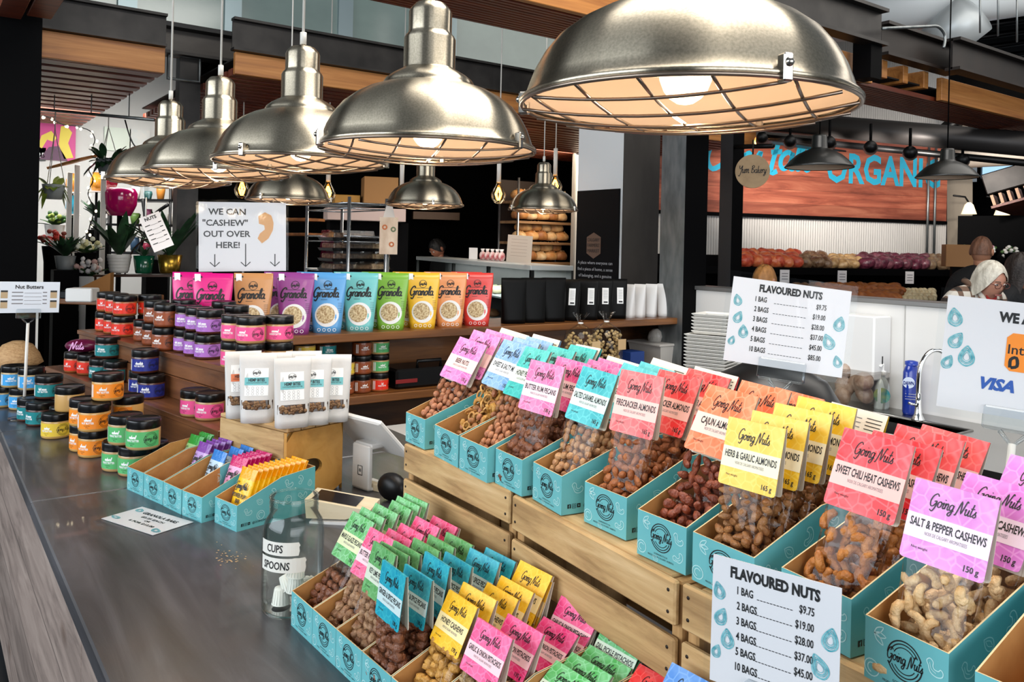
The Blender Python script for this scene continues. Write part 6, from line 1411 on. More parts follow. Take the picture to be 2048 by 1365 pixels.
produce('squash', [mat('dark_squash', '#4a2f1c', .5, var=('#7a5a36', 14, (1, 1, 1)))], 1590, 1640, -1.72, -1.05, zb, 12, (.08, .06, .055), 'dark brown squash on the lower tier of the produce stand', 'vegetable', 'squash on the produce stand', None, 4)
for k, (px, py, z, y) in enumerate(((1685, 545, za - .05, -.98), (1820, 545, za - .05, -.98), (1570, 548, za - .05, -.98), (1820, 607, zb - .06, -1.78), (1880, 610, zb - .06, -1.78))):
    x = on_stand(px, y); b = MB(); b.box(x - .06, x + .06, y - .006, y, z - .10, z + .04, M_PAPER, MS); g = lambda u_, v_, x=x, y=y, z=z: MS @ Vector((x + u_, y - .008, z - .03 + v_))
    for j in range(3): b.ribbon([(-.04, .03 - j * .03), (.04, .03 - j * .03)], .008, GREYINK, g, 1)
    tag(b.build('price_card'), 'white price card %s' % ('under the apple bags', 'under the potato bags', 'under the beet bags', 'on the lower produce shelf, left one', 'on the lower produce shelf, right one')[(1, 2, 0, 3, 4)[k]], 'price card', 'price cards on the produce stand')
# far right: tan wall piece, high windows, floral shelf
M_TANW = mat('tan_wall', '#a39684', .6, var=('#857a6c', 1.2, (1, 1, 1)))
p = atd(1900, 480, 11.5); q = atd(1951, 480, 11.4); b = MB(); ux2 = q - p; M2 = frame((p.x, p.y, 0), ux2, Vector((0, 0, 1)).cross(ux2)); b.box(0, ux2.length, 0, .3, 0, 3.6, M_TANW, M2); struct(b, 'pillar_far')
p = atd(1946, 480, 13.5); q = atd(2300, 480, 11.5); ux3 = q - p; ux3.z = 0; M3 = frame((p.x, p.y, 0), ux3, Vector((0, 0, 1)).cross(ux3))
zt0 = 1.66 - (352 - 511) * 13 / FPX; zt1 = 1.66 - (322 - 511) * 13 / FPX
b = MB(); b.box(-.2, ux3.length, 0, .2, 0, zt0 - .05, M_BLACK, M3); b.box(-.2, ux3.length, 0, .2, zt1 + .05, 4.7, mat('far_dark', '#1b1816', .7), M3); struct(b, 'wall_far_right')
M_SKYW = mat('window_sky', '#a9d2f2', .3, emit='#a9d2f2', es=.9)
for k in range(4):
    x = .1 + k * .62; b = MB(); b.box(x, x + .56, .05, .06, zt0, zt1, M_SKYW, M3); o = struct(b, 'window_%d' % (20 + k)); b = MB(); b.box(x - .06, x, .0, .12, zt0 - .06, zt1 + .06, M_BLACKM, M3); b.box(x - .06, x + .62, .0, .12, zt0 - .06, zt0, M_BLACKM, M3); b.build('window_frame', o)
b = MB(); b.tube([atd(1880, 322, 10.6), atd(2250, 300, 9.4)], .11, mat('pipe_cream', '#d8cdbd', .4), 16); tag(b.build('air_duct'), 'cream coloured pipe duct above the far right windows', 'duct')
for k, (px, py) in enumerate(((1985, 233), (2032, 243))):
    b = MB(); P = atd(px, py, 10); b.box(-.35, .35, -.06, .06, -.02, .02, mat('tube_light', '#ffffff', .4, emit='#eef6ff', es=4)); o = b.build('tube_light', None, P, (0, 0, -.4)); tag(o, '%s bright tube light below the slatted canopy at upper right' % ('left' if k == 0 else 'right'), 'lamp')
ps = [atd(1937, 250, 8.5), atd(2100, 272, 8)]; b = MB(); b.tube(ps, .018, M_BLACKM, 8); b.tube([atd(1955, 222, 8.5), atd(1953, 252, 8.5)], .01, M_GALV, 6); tag(b.build('light_track'), 'black light track hanging at the far upper right', 'track')
spot(1983, 250, 8.3, 'black track spotlight sitting on the far upper right light track')
b = MB(); b.tube([atd(1890, 262, 10), atd(1960, 200, 10)], .09, M_BLACKM, 4); tag(b.build('brace'), 'slanted dark steel brace behind the far light track', 'brace')
# small far canopy with cross blocks
t = thing('slatted_canopy', 'small far canopy with pale cross blocks at the right photo edge', 'canopy', (0, 0, 0))
pa_, pb2 = atd(1968, 372, 8.6), atd(2200, 305, 8.0); b = MB(); ux4 = pb2 - pa_; M4 = frame(pa_, ux4, Vector((0, 0, 1)).cross(ux4)); b.bbox(0, ux4.length, 0, .03, -.10, .12, M_STEEL, .01, M4); b.build('steel_edge', t)
for k in range(8): b = MB(); x = .02 + k * .077; b.box(x, x + .028, .03, .3, -.22, -.11, mat('pale_block', '#b58a68', .5), M4); b.build('cross_block', t)
b = MB(); b.box(0, ux4.length, .0, 2.2, -.25, -.225, M_CHERRY, M4); b.build('slats', t)
for k, (px, py) in enumerate(((1938, 416), (2004, 418))):
    P = atd(px, py, 10.5); t = thing('wall_lamp', 'small white shaded wall lamp, %s of the two at the far right' % ('left' if k == 0 else 'right'), 'lamp', P)
    b = MB(); b.lathe([(.02, .07), (.05, .04), (.09, -.08)], mat('lamp_shade_white', '#fff4de', .5, emit='#ffe9bf', es=.6), 16); b.build('shade', t); b = MB(); b.tube([(0, 0, .06), (0, .05, .14), (-.2, .1, .15)], .012, M_BLACKM, 6); b.build('arm', t)
# floral tier behind the people
p = atd(1902, 540, 9.0); q = atd(2200, 540, 8.2); ux5 = q - p; ux5.z = 0; M5 = frame((p.x, p.y, 0), ux5, Vector((0, 0, 1)).cross(ux5))
t = thing('flower_stand', 'black tiered flower stand behind the shoppers at the right', 'stand', M=M5)
for z in (1.28, 1.62): b = MB(); b.box(0, 1.6, 0, .35, z - .03, z, M_BLACK); b.build('shelf_board', t)
b = MB(); b.box(0, 1.6, .36, .4, 0, 2.1, M_BLACK); b.build('back_panel', t)
M_FL = [mat('flower_white', '#e4e2da', .6), mat('flower_pink', '#d98aa2', .6), mat('flower_green', '#4a6a3a', .6)]
for k in range(14):
    x = .12 + (k % 7) * .21; z = 1.28 if k < 7 else 1.62; b = MB()
    for j in range(26): b.ell((random.uniform(-.08, .08), random.uniform(-.06, .06), .08 + random.uniform(-.05, .06)), (.022, .022, .018), M_FL[j % 3 if k % 3 else (0 if j % 4 else 2)], None, 6, 4)
    b.lathe([(.05, 0), (.07, .08)], M_BLACK, 12); o = b.build('flower_bunch', None, M5 @ Vector((x, .17, z))); tag(o, 'bunch of small white and pink flowers on the flower stand', 'flowers', 'flower bunches on the flower stand')
p = atd(1925, 510, 8.2); b = MB(); b.bbox(-.17, .17, -.1, .1, -.12, .1, mat('cardboard', '#94683c', .7), .003); b.box(-.1, .1, -.05, .05, -p.z, -.121, M_BLACK); tag(b.build('cardboard_box', None, p, (0, 0, -.9)), 'cardboard box on a stand beside the man in dark clothes', 'box')

# ------------------------------------------------------------------ bakery behind the back shelf
M_CB_ = mat('carton_brown', '#8c6434', .7); M_WIREC = mat('wire_chrome', '#b9bcbf', .25, .9)
cn = atz(1062, 531, 1.50); cl = atz(832, 513, 1.50); cr = atz(1130, 523, 1.50)
t = thing('display_case', 'glass bakery display case with a pale top behind the red pouch', 'display case', (0, 0, 0))
cx_ = (cl - cn); cx_.z = 0; cL = cx_.length; MCs = frame((cn.x, cn.y, 0), -cx_, Vector((0, 0, 1)).cross(-cx_)); cw_ = .38
b = MB(); b.bbox(-cL, 0, 0, cw_, 1.46, 1.50, mat('case_top', '#c6cccd', .3, .2), .004, MCs); b.build('top', t)
b = MB(); 
for z in (.95, 1.18): b.box(-cL, -.02, .06, cw_, z, z + .015, mat('case_shelf', '#aab4b6', .25), MCs)
b.build('shelf_board', t)
b = MB(); b.box(-cL, 0, 0, cw_, 0, .8, mat('case_base', '#2d2f31', .5), MCs); b.box(-cL, 0, cw_ - .02, cw_, .8, 1.46, mat('case_back', '#3a3a3a', .5), MCs)
for x in (-cL, -cL * .6, -cL * .3, -.03): b.box(x, x + .03, 0, .03, .8, 1.46, M_BLACKM, MCs)
b.build('body', t)
b = MB(); b.poly([(-cL, .0, .8), (0, 0, .8), (0, 0, 1.46), (-cL, 0, 1.46)], clear('case_glass', '#e6eeee', .05, .03), MCs); b.poly([(0, 0, .8), (0, cw_, .8), (0, cw_, 1.46), (0, 0, 1.46)], clear('case_glass'), MCs); b.build('glass', t)
l = bpy.data.lights.new('case_light', 'AREA'); l.shape = 'RECTANGLE'; l.size = cL * .9; l.size_y = .1; l.energy = 14; o = bpy.data.objects.new('case_light', l); COL.objects.link(o); o.matrix_world = MCs @ Matrix.Translation((-cL / 2, .2, 1.44))
random.seed(5)
PM = [mat('pastry_cream', '#d8cba4', .6), mat('pastry_green', '#a9b48a', .6), mat('pastry_brown', '#8a5a34', .6), mat('pastry_pink', '#b98a80', .6)]
pr0 = {}
for k in range(44):
    x = -.12 - (k % 22) * (cL - .25) / 22; z = 1.196 if k < 22 else .966; m = PM[(k // 3) % 4] if k >= 22 else PM[k % 2]
    if m.name not in pr0: b = MB(); b.ell((0, 0, .03), (.055, .09, .035), m, None, 10, 6); pr0[m.name] = b.build('pastry'); o = pr0[m.name]
    else: o = pr0[m.name].copy(); COL.objects.link(o)
    o.matrix_world = MCs @ Matrix.Translation((x, .3 + random.uniform(-.1, .1), z)) @ Matrix.Rotation(random.uniform(0, 3), 4, 'Z'); tag(o, 'pastry on a shelf inside the glass display case', 'pastry', 'pastries in the display case')
for k, px in enumerate((965, 975, 985, 995, 1004)):
    P = atz(px, 521 + k * .8, 1.50); b = MB(); b.ell((0, 0, .045), (.035, .035, .045), mat('treat_red', '#a5323c', .35, var=('#e6d8d4', 26, (1, 1, 1))), None, 12, 8); b.tube([(0, 0, .085), (0, 0, .115)], [.012, .022], mat('treat_white', '#ece6e4', .4), 8)
    o = b.build('wrapped_treat', None, (P.x + .1, P.y + .15, 1.50)); tag(o, 'red and white wrapped treat standing on the display case', 'treat', 'wrapped treats on the display case')
P = atz(946, 519, 1.5); b = MB(); b.bbox(-.045, .045, -.006, .006, 0, .12, M_PAPER, .001); tag(b.build('card_stand', None, (P.x + .08, P.y + .12, 1.5), (0, 0, -.5)), 'small white card standing on the display case', 'card')
d = 6.7; c = atd(1037, 526, d); W = 50 * d / FPX; Hh = 55 * d / FPX; b = MB(); b.box(-W / 2, W / 2, 0, .004, 0, Hh, mat('sheet_tan', '#d8c6b2', .5)); f = YZ(-.001)
for k in range(6): b.ribbon([(-W * .35, Hh * (.85 - .12 * k)), (W * .3, Hh * (.85 - .12 * k))], Hh * .012, mat('tan_ink', '#b39a84', .5), f, 1)
o = b.build('menu_sheet'); o.matrix_world = facing(c, .1) @ Matrix.Rotation(math.radians(3), 4, 'Y'); tag(o, 'cream menu sheet standing at the near corner of the display case', 'sign')
# bread rack
YR = 7.4; rx0 = atY(1036, 480, YR).x; rx1 = atY(1150, 480, YR).x; zsh = [atY(1095, y, YR).z for y in (404, 444, 485, 525)]
t = thing('bread_rack', 'tall rack with wooden shelves of loaves beside the black sign board', 'rack', (0, 0, 0))
M_RW = wood('rack_wood', '#6a4a30', '#8a6644', '#a07c58', axis=0, scale=4, stretch=9, rough=.6)
for z in zsh: b = MB(); b.bbox(rx0, rx1, YR, YR + .38, z - .03, z, M_RW, .003); b.build('shelf_board', t)
for x in (rx0, rx1): b = MB(); b.tube([(x, YR + .01, 0), (x, YR + .01, zsh[0] + .25)], .014, M_WIREC, 8); b.tube([(x, YR + .37, 0), (x, YR + .37, zsh[0] + .25)], .014, M_WIREC, 8); b.build('post', t)
b = MB(); b.box(rx0, rx1, YR + .385, YR + .40, 0, zsh[0] + .25, mat('rack_back', '#24150b', .7)); b.build('back_panel', t)
l = bpy.data.lights.new('rack_light', 'AREA'); l.size = .8; l.energy = 20; l.color = (1, .82, .6); o = bpy.data.objects.new('rack_light', l); COL.objects.link(o); o.location = ((rx0 + rx1) / 2, YR - .6, 2.55); o.rotation_euler = (math.radians(28), 0, 0)
LM = [mat('crust_gold', '#a8672c', .55, var=('#d9b27a', 9, (1, 1, 1)), bump=(18, .5)), mat('crust_brown', '#7d4420', .55, var=('#c08a50', 9, (1, 1, 1)), bump=(18, .5)), mat('crust_pale', '#b98a54', .6, var=('#e2cda6', 9, (1, 1, 1)), bump=(18, .5))]
lf = []
for m, r in zip(LM, ((.115, .085, .07), (.1, .09, .074), (.088, .082, .066))):
    b = MB(); b.ell((0, 0, r[2] * .92), r, m, None, 16, 10, lambda p: Vector((p.x, p.y, p.z if p.z > -.5 else -.5 + (p.z + .5) * .25)))
    for a in (-.4, 0, .4): b.tube([(a * r[0] - .01, -r[1] * .55, r[2] * 1.72), (a * r[0] + .012, 0, r[2] * 1.93), (a * r[0] + .02, r[1] * .55, r[2] * 1.72)], .005, LM[2], 5)
    lf.append(b.build('bread_loaf'))
used = set()
for si, z in enumerate(zsh):
    for row in range(2):
        n = 5 - (row % 2)
        for k in range(n):
            if si == 0 and row == 1: continue
            x = rx0 + .1 + (rx1 - rx0 - .2) * (k + .5 * row) / 4.2; j = (k + si + row) % 3
            if j in used: o = lf[j].copy(); COL.objects.link(o)
            else: o = lf[j]; used.add(j)
            o.location = (x, YR + .12 + .02 * row, z + row * .10); o.rotation_euler = (0, 0, random.uniform(-.5, .5)); tag(o, 'crusty loaf on the %s shelf of the bread rack' % ('top', 'second', 'third', 'lowest')[si], 'bread', 'loaves on the %s shelf of the bread rack' % ('top', 'second', 'third', 'lowest')[si])
# chrome wire rack with trays
pN = atd(697, 480, 5.3); x0, y0 = pN.x, pN.y; y1 = atX(613, 480, x0).y; x1 = atY(772, 480, y0).x
t = thing('wire_rack', 'chrome wire shelf rack with trays behind the aqua pouch', 'rack', (0, 0, 0))
zs_ = [atd(697, y, 5.3).z for y in (406, 473, 546)]
for z in zs_:
    b = MB(); b.tube([(x0, y0, z), (x1, y0, z), (x1, y1, z), (x0, y1, z)], .007, M_WIREC, 6, closed=True); b.tube([(x0, y0, z - .035), (x1, y0, z - .035), (x1, y1, z - .035), (x0, y1, z - .035)], .005, M_WIREC, 6, closed=True)
    for k in range(14): x = x0 + (x1 - x0) * (k + .5) / 14; b.tube([(x, y0, z), (x, y1, z)], .003, M_WIREC, 4)
    b.build('wire_shelf', t)
for x in (x0, x1):
    for y in (y0, y1): b = MB(); b.tube([(x, y, 0), (x, y, zs_[0] + .04)], .012, M_WIREC, 8); b.build('post', t)
M_TR = mat('tray_black', '#121212', .3); M_FD = [mat('food_pale', '#b7a27c', .5, var=('#6e4a2e', 40, (1, 1, 1))), mat('food_dark', '#2f1a12', .4, var=('#8a6a50', 50, (1, 1, 1)))]
tr0 = []
for m in M_FD:
    r_ = thing('food_tray', '', 'tray', (0, 0, 0)); b = MB(); b.box(-.15, .15, -.11, .11, 0, .018, M_TR, None, (-.01, -.01, -.01, -.01)); b.build('tray', r_)
    b = MB(); b.bbox(-.14, .14, -.10, .10, .016, .05, m, .006); b.build('contents', r_); b = MB(); b.box(-.15, .15, -.11, .11, .018, .066, clear('tray_lid', '#f2f4f4', .06, .05), None, (.01, .01, .01, .01)); b.build('lid', r_); tr0.append(r_)
cnt = 0
for (xx, n, m) in (((x0 + .18), 3, 0), ((x1 - .2), 4, 1)):
    for k in range(n):
        o = tr0[m] if k == 0 else dup(tr0[m]); o.location = (xx, y0 + .16, zs_[2] + .003 + k * .068); o.rotation_euler = (0, 0, 0); o['label'] = 'lidded %s tray stacked on the wire rack, %s' % ('pale pastry' if m == 0 else 'dark brownie', ('bottom', 'second', 'third', 'top')[k]); o['group'] = 'trays on the wire rack'
# hanging printed shopping bag on a pole
d = 4.9; c = atd(778, 437, d); t = thing('hanging_bag', 'clear printed bag hanging on a pole in front of the wire rack', 'bag', M=facing(c, 0)); s = d / FPX
b = MB(); b.tube([(0, .01, 30 * s), (0, .01, -c.z)], .008, M_GALV, 8); b.build('pole', t)
b = MB(); vs = []; 
b.box(-18 * s, 18 * s, -.008, .004, -72 * s, 2 * s, mat('bag_print', '#d9cbb8', .4, var=('#b9a18a', 14, (1, 1, .5)))); b.build('bag', t)
b = MB(); b.prism([(-12 * s, 0), (12 * s, 0), (5 * s, 32 * s), (-4 * s, 32 * s)], -.004, .004, mat('bag_neck', '#c9c4bf', .3), lambda x, z, h: (x, h, z)); b.build('neck', t)
b = MB(); f = YZ(-.0095)
for x, z, m in ((-8, -18, '#b5622e'), (6, -52, '#b5622e'), (9, -22, '#5a6a4a')): b.ring(x * s, z * s, 4 * s, 3 * s, mat('bagdot' + m.strip('#'), m, .5), f, 10)
b.build('print', t)
# cartons on the hood, pale hood panel, oven
def block(name, px0_, px1_, py0, py1, d, dep, m, lab, cat):
    p = atd(px0_, py1, d); q = atd(px1_, py1, d); W = (q - p).length; hh = (py1 - py0) * d / FPX; b = MB(); b.bbox(-W / 2, W / 2, 0, dep, 0, hh, m, .004)
    o = b.build(name); c = (p + q) / 2; o.matrix_world = facing(c, .12); tag(o, lab, cat); return o, c
block('cardboard_box', 728, 796, 354, 408, 7.9, .3, M_CB_, 'large cardboard carton above the pale hood panel', 'box')
block('cardboard_box', 670, 720, 390, 408, 7.9, .25, mat('carton_yellow', '#9a6f1c', .6), 'flat yellowish carton left of the large carton', 'box')
t_, c_ = block('hood_panel', 656, 812, 416, 442, 7.7, .5, mat('hood_pink', '#a9958f', .5), 'long pale hood panel under the cartons in the bakery', 'hood')
o, c_ = block('oven_front', 826, 920, 424, 440, 10.9, .2, mat('oven_bronze', '#4a3420', .35, .5), 'bronze oven front high on the bakery wall', 'oven')
block('upright_cabinet', 655, 812, 444, 700, 7.95, .4, M_BLACK, 'tall black cabinet under the pale hood panel', 'cabinet')
for k, y in enumerate((436, 466)):
    p = atd(520, y, 6.9); q = atd(612, y, 6.7); b = MB(); ux6 = q - p; b.bbox(0, ux6.length, 0, .25, -.025, 0, M_SHELF, .003, frame(p, ux6, Vector((0, 0, 1)).cross(ux6))); tag(b.build('wall_shelf'), '%s thin brown shelf behind the arrow sheet' % ('upper' if k == 0 else 'lower'), 'shelf')

# ------------------------------------------------------------------ plant shop at the left
random.seed(21)
M_LEAF = mat('leaf_dark', '#16281a', .4, var=('#274a2c', 20, (1, 1, 1))); M_LEAFL = mat('leaf_lime', '#7f9a35', .45, var=('#b5bf5c', 20, (1, 1, 1))); M_LEAFG = mat('leaf_mid', '#2f4f2a', .45, var=('#4f7a3c', 20, (1, 1, 1)))
def leaf(b, base, tip, wd, m, sag=.2, n=6):
    base = Vector(base); tip = Vector(tip); ax = tip - base; sd = ax.cross(Vector((0, 0, 1))); sd = sd.normalized() if sd.length > 1e-5 else Vector((1, 0, 0)); vs = []
    for i in range(n + 1):
        u = i / n; p = base + ax * u + Vector((0, 0, -sag * ax.length * u * u + sag * .5 * ax.length * u)); w_ = wd * math.sin(PI * min(.08 + u * .92, 1)) * (1 if u < 1 else 0)
        vs += [p - sd * w_, p + Vector((0, 0, -wd * .25)), p + sd * w_]
    b.add(vs, [(3 * i + j, 3 * i + j + 1, 3 * i + j + 4, 3 * i + j + 3) for i in range(n) for j in (0, 1)], m, None, True)
def potted(px, py, d, pot, r, h, nl, ll, lab, m=None, ribs=False, up=1.0, wd=.03):
    p = atd(px, py, d); t = thing('potted_plant', lab, 'plant', p); pr = [(0, 0), (r * .72, 0), (r * .78, .01)]
    if ribs:
        for k in range(5): pr += [(r * (.8 + .045 * k), h * (.1 + .17 * k)), (r * (.85 + .045 * k), h * (.16 + .17 * k)), (r * (.83 + .045 * k), h * (.24 + .17 * k))]
    pr += [(r, h), (r * .93, h), (r * .9, h * .9), (0, h * .9)]
    b = MB(); b.lathe(pr, pot, 28); b.build('pot', t)
    b = MB()
    for k in range(nl): a = k * 2.4; rr_ = random.uniform(.3, .8); leaf(b, (0, 0, h * .9), (ll * rr_ * math.cos(a), ll * rr_ * math.sin(a), h + ll * up * random.uniform(.5, 1)), wd, m or M_LEAF)
    o = b.build('foliage', t); return t, p
dP = 5.6
potted(238, 546, dP, mat('pot_white', '#c9c7c2', .5), .075, .125, 9, .34, 'broad-leaved orchid plant in a ribbed white pot on the metal stand', None, True, 1.1, .036)
potted(287, 547, dP, mat('pot_green', '#0d4a32', .15, coat=.4), .068, .12, 7, .12, 'shiny dark green pot with a small plant on the metal stand', None, False, .7, .016)
potted(339, 547, dP, mat('pot_gold', '#9a7a2e', .25, .9), .08, .125, 11, .40, 'long-leaved plant in a shiny gold pot on the metal stand', None, False, 1.0, .03)
ps = atd(212, 549, dP); pe = atd(372, 549, dP); ux7 = pe - ps; t = thing('plant_stand', 'thin dark metal plant stand with three pots on its top', 'stand', M=frame((ps.x, ps.y, 0), ux7, Vector((0, 0, 1)).cross(ux7))); Lp = ux7.length; zz = ps.z
b = MB(); b.box(0, Lp, -.11, .11, zz - .014, zz - .001, mat('rust_metal', '#3a2418', .5, .4)); b.build('top', t)
for x in (.01, Lp - .01):
    for y in (-.1, .1): b = MB(); b.tube([(x, y, 0), (x, y, zz - .014)], .008, mat('rust_metal'), 6); b.build('leg', t)
b = MB(); b.tube(crom([(Lp * .2, .11, zz), (Lp * .3, .11, zz + .16), (Lp * .5, .11, zz + .24), (Lp * .7, .11, zz + .16), (Lp * .8, .11, zz)], 6), .006, mat('rust_metal'), 6); b.tube(crom([(Lp * .42, .11, zz + .26), (Lp * .38, .11, zz + .33), (Lp * .46, .11, zz + .34), (Lp * .5, .11, zz + .24), (Lp * .55, .11, zz + .34), (Lp * .62, .11, zz + .33), (Lp * .57, .11, zz + .26)], 4), .005, mat('rust_metal'), 6); b.build('back_arch', t)
# hanging pots from a metal rail
rp0, rp1 = atd(60, 217, 6.2), atd(309, 240, 6.0); b = MB(); b.tube([rp0, rp1], .012, M_GALV, 8); tag(b.build('hanging_rail'), 'thin metal rail under the left slatted canopy', 'rail')
b = MB()
for k in range(3):
    x_ = .2 + .3 * k; P = rp0.lerp(rp1, x_); b.tube([P, (P.x, P.y, 2.70)], .004, M_GALV, 5)
b.build('rail_wire', bpy.data.objects['hanging_rail'])
def hanging_pot(px, py, d, pot, lf_m, nl, ll, lab, top_py, sag, up):
    dd = (d - EYE).dot(FW); p = atd(px, py, dd); p.x, p.y = d.x, d.y; t = thing('hanging_plant', lab, 'plant', p); zt_ = d.z - p.z
    b = MB(); b.lathe([(0, -.10), (.055, -.10), (.078, .0), (.08, .01), (.07, .0), (0, -.02)], pot, 24); b.build('pot', t)
    b = MB()
    for a in (0, 2.1, 4.2): b.tube([(.075 * math.cos(a), .075 * math.sin(a), 0), (0, 0, zt_ * .75)], .003, M_CORD, 5)
    b.tube([(0, 0, zt_ * .75), (0, 0, zt_)], .004, M_CORD, 6); b.build('hanger', t)
    b = MB()
    for k in range(nl): a = k * 2.4; leaf(b, (.05 * math.cos(a), .05 * math.sin(a), .0), (ll * random.uniform(.5, 1) * math.cos(a), ll * random.uniform(.5, 1) * math.sin(a), random.uniform(*up)), .026, lf_m, sag)
    b.build('foliage', t)
hanging_pot(112, 372, rp0.lerp(rp1, .21), mat('pot_grey', '#9aa0a0', .5), M_LEAFL, 26, .13, 'small hanging pot with trailing lime green leaves at the far left', 218, .3, (-.16, .1))
hanging_pot(220, 322, rp0.lerp(rp1, .64), mat('pot_greyd', '#6d7274', .5), M_LEAF, 34, .19, 'hanging grey pot with a bushy dark fern under the metal rail', 230, .4, (-.1, .16))
# wall picture: plain pink and yellow abstract panel; window display items
def wallpanel(px0_, px1_, py0, py1, m, name, lab, cat, extra=None, yw=9.17):
    a = atY(px0_, py1, yw); c = atY(px1_, py0, yw); b = MB(); b.box(a.x, c.x, yw, yw + .025, a.z, c.z, m)
    if extra: extra(b, a, c, yw - .002)
    tag(b.build(name), lab, cat)
def ex(b, a, c, y):
    f = lambda u_, v_: (a.x + (c.x - a.x) * u_, y, a.z + (c.z - a.z) * v_); Yl = mat('paint_yellow', '#d9c23a', .5); Pu = mat('paint_purple', '#4d1742', .5)
    b.add([f(*q) for q in ((.05, 0), (.3, .35), (.55, .4), (.8, .0))], [(0, 1, 2, 3)], Pu)
    b.ribbon([(0, 0), (0, 0)], .001, Yl, lambda x, z: f(0, 0), 1)
    b.add([f(*q) for q in ((.02, .35), (.1, .65), (.35, .8), (.5, .62), (.42, .5), (.25, .55), (.12, .3))], [tuple(range(7))], Yl); b.add([f(*q) for q in ((.55, .45), (.6, .95), (.75, .98), (.9, .8), (.8, .5), (.95, .1), (.7, .05))], [tuple(range(7))], Yl)
wallpanel(74, 152, 252, 318, mat('paint_pink', '#c2337f', .5), 'painting', 'bright pink and yellow abstract painting on the plant shop wall', 'painting', ex)
wallpanel(60, 92, 296, 320, BLACK, 'price_board', 'small black price board under the pink painting', 'sign', lambda b, a, c, y: b.text('$.25', (a.x + c.x) / 2, a.z + .03, .05, WHITE, lambda x, z: (x, y, z)))
wallpanel(208, 262, 258, 300, mat('poster_pale', '#c9d2c4', .5), 'poster', 'pale green poster on the plant shop wall behind the dark fern', 'poster')
wallpanel(258, 300, 262, 340, mat('poster_cream', '#d6cfc6', .5, var=('#a9c0c6', 3, (1, 1, 1))), 'poster', 'cream poster on the plant shop wall right of the dark fern', 'poster')
b = MB(); P = atd(240, 402, 6.6); b.lathe([(0, -.12), (.085, -.12), (.125, -.03), (.13, .06), (.11, .10), (.09, .10), (0, .06)], mat('magenta_gloss', '#b3135e', .12, coat=.5), 28); b.tube([(0, 0, -.12), (0, 0, -P.z)], .02, M_BLACK, 8); tag(b.build('glossy_planter', None, P), 'glossy magenta round planter behind the orchid leaves', 'planter')
for k, (px, y0_, y1_) in enumerate(((137, 345, 462), (152, 330, 462), (205, 340, 466))):
    d = 6.5; P = atd(px, y1_, d); b = MB(); b.bbox(-.018, .018, -.018, .018, -P.z, (y1_ - y0_) * d / FPX, mat('post_white', '#c9c6c0', .5), .003); tag(b.build('frame_post', None, P), 'white wooden frame post, %s of three in the plant shop' % ('left', 'middle', 'right')[k], 'post')
p = atd(118, 334, 6.4); q = atd(184, 316, 6.3); b = MB(); ux8 = q - p; b.bbox(0, ux8.length, -.12, .12, 0, .02, M_FASCIA, .003, frame(p, ux8, (0, 1, 0))); tag(b.build('slanted_shelf'), 'slanted wooden shelf board above the white frame posts', 'shelf')
for k, (px, py, c, lab) in enumerate(((144, 370, '#b8742a', 'amber glass vase between the white frame posts'), (144, 414, '#1f8fae', 'turquoise glass vase between the white frame posts'), (193, 368, '#c98a2e', 'orange vase beside the right white frame post'), (223, 362, '#7a1626', 'dark red vase under the hanging fern'))):
    P = atd(px, py + 14, 6.75); b = MB(); b.lathe([(0, 0), (.035, 0), (.05, .05), (.045, .1), (.028, .13), (.035, .15)], mat('vase_' + c.strip('#'), c, .15), 18); b.box(-.06, .06, -.05, .05, -.012, -.001, M_WHITE); b.tube([(0, 0, -.012), (0, 0, -P.z)], .01, M_BLACK, 6); tag(b.build('vase', None, P), lab, 'vase')
def bouquet(px, py, d, cols, r, lab, n=30, pot=None):
    P = atd(px, py, d); t = thing('bouquet', lab, 'flowers', P); b = MB()
    for k in range(n):
        v = Vector((random.gauss(0, 1), random.gauss(0, 1), random.uniform(-.3, 1))).normalized() * r * random.uniform(.4, 1); b.ell(v, (r * .2, r * .2, r * .16), cols[k % len(cols)], rmat(), 7, 4)
    b.build('blooms', t); b = MB()
    for k in range(12): a = k * 2.4; leaf(b, (0, 0, -r * .5), (r * 1.3 * math.cos(a), r * 1.3 * math.sin(a), random.uniform(-.2, .6) * r), r * .22, M_LEAFG)
    b.build('foliage', t); b = MB(); b.lathe([(r * .45, -P.z), (r * .6, -r * 1.6), (r * .75, -r * .4)], pot or M_BLACK, 18); b.build('bucket', t)
bouquet(106, 482, 6.2, [mat('bloom_red', '#a82618', .6), mat('bloom_rust', '#7a2a1a', .6)], .10, 'bunch of small red blooms in a dark bucket at the left')
bouquet(172, 495, 6.0, [mat('bloom_white', '#dcdcc8', .6), mat('bloom_cream', '#c9c48e', .6)], .10, 'bunch of white lilies beside the red blooms')
bouquet(110, 440, 6.6, [M_LEAFG, M_LEAFL], .10, 'low green leafy plant below the lime trailing plant', 20, M_WHITE)
bouquet(176, 540, 6.0, [mat('tissue_white', '#d9d4d2', .6), mat('tissue_pink', '#caa49c', .6)], .11, 'bundle of white and pink wrapped stems behind the tan carton', 40, M_WHITE)
p = atd(176, 572, 5.0); b = MB(); b.prism([(-.10, 0), (.10, 0), (.10, .13), (-.10, .02)], 0, .12, mat('carton_tan', '#a8743c', .7), lambda x, z, h: (x, h, z)); o = b.build('tan_carton'); TANC = o; tag(o, 'tan carton with a sloping side on the shop table', 'carton')
p = atd(150, 596, 4.95); t = thing('shop_table', 'wooden table top of the plant shop behind the red jars', 'table', M=facing(atd(165, 592, 5.05), -.6)); zz = t.matrix_world.translation.z
b = MB(); b.bbox(-.16, .36, -.22, .3, -.035, 0, M_SHELF, .004); b.build('top', t)
for x in (-.12, .32): 
    for y in (-.18, .26): b = MB(); b.box(x - .02, x + .02, y - .02, y + .02, -zz, -.036, M_BLACK); b.build('leg', t)
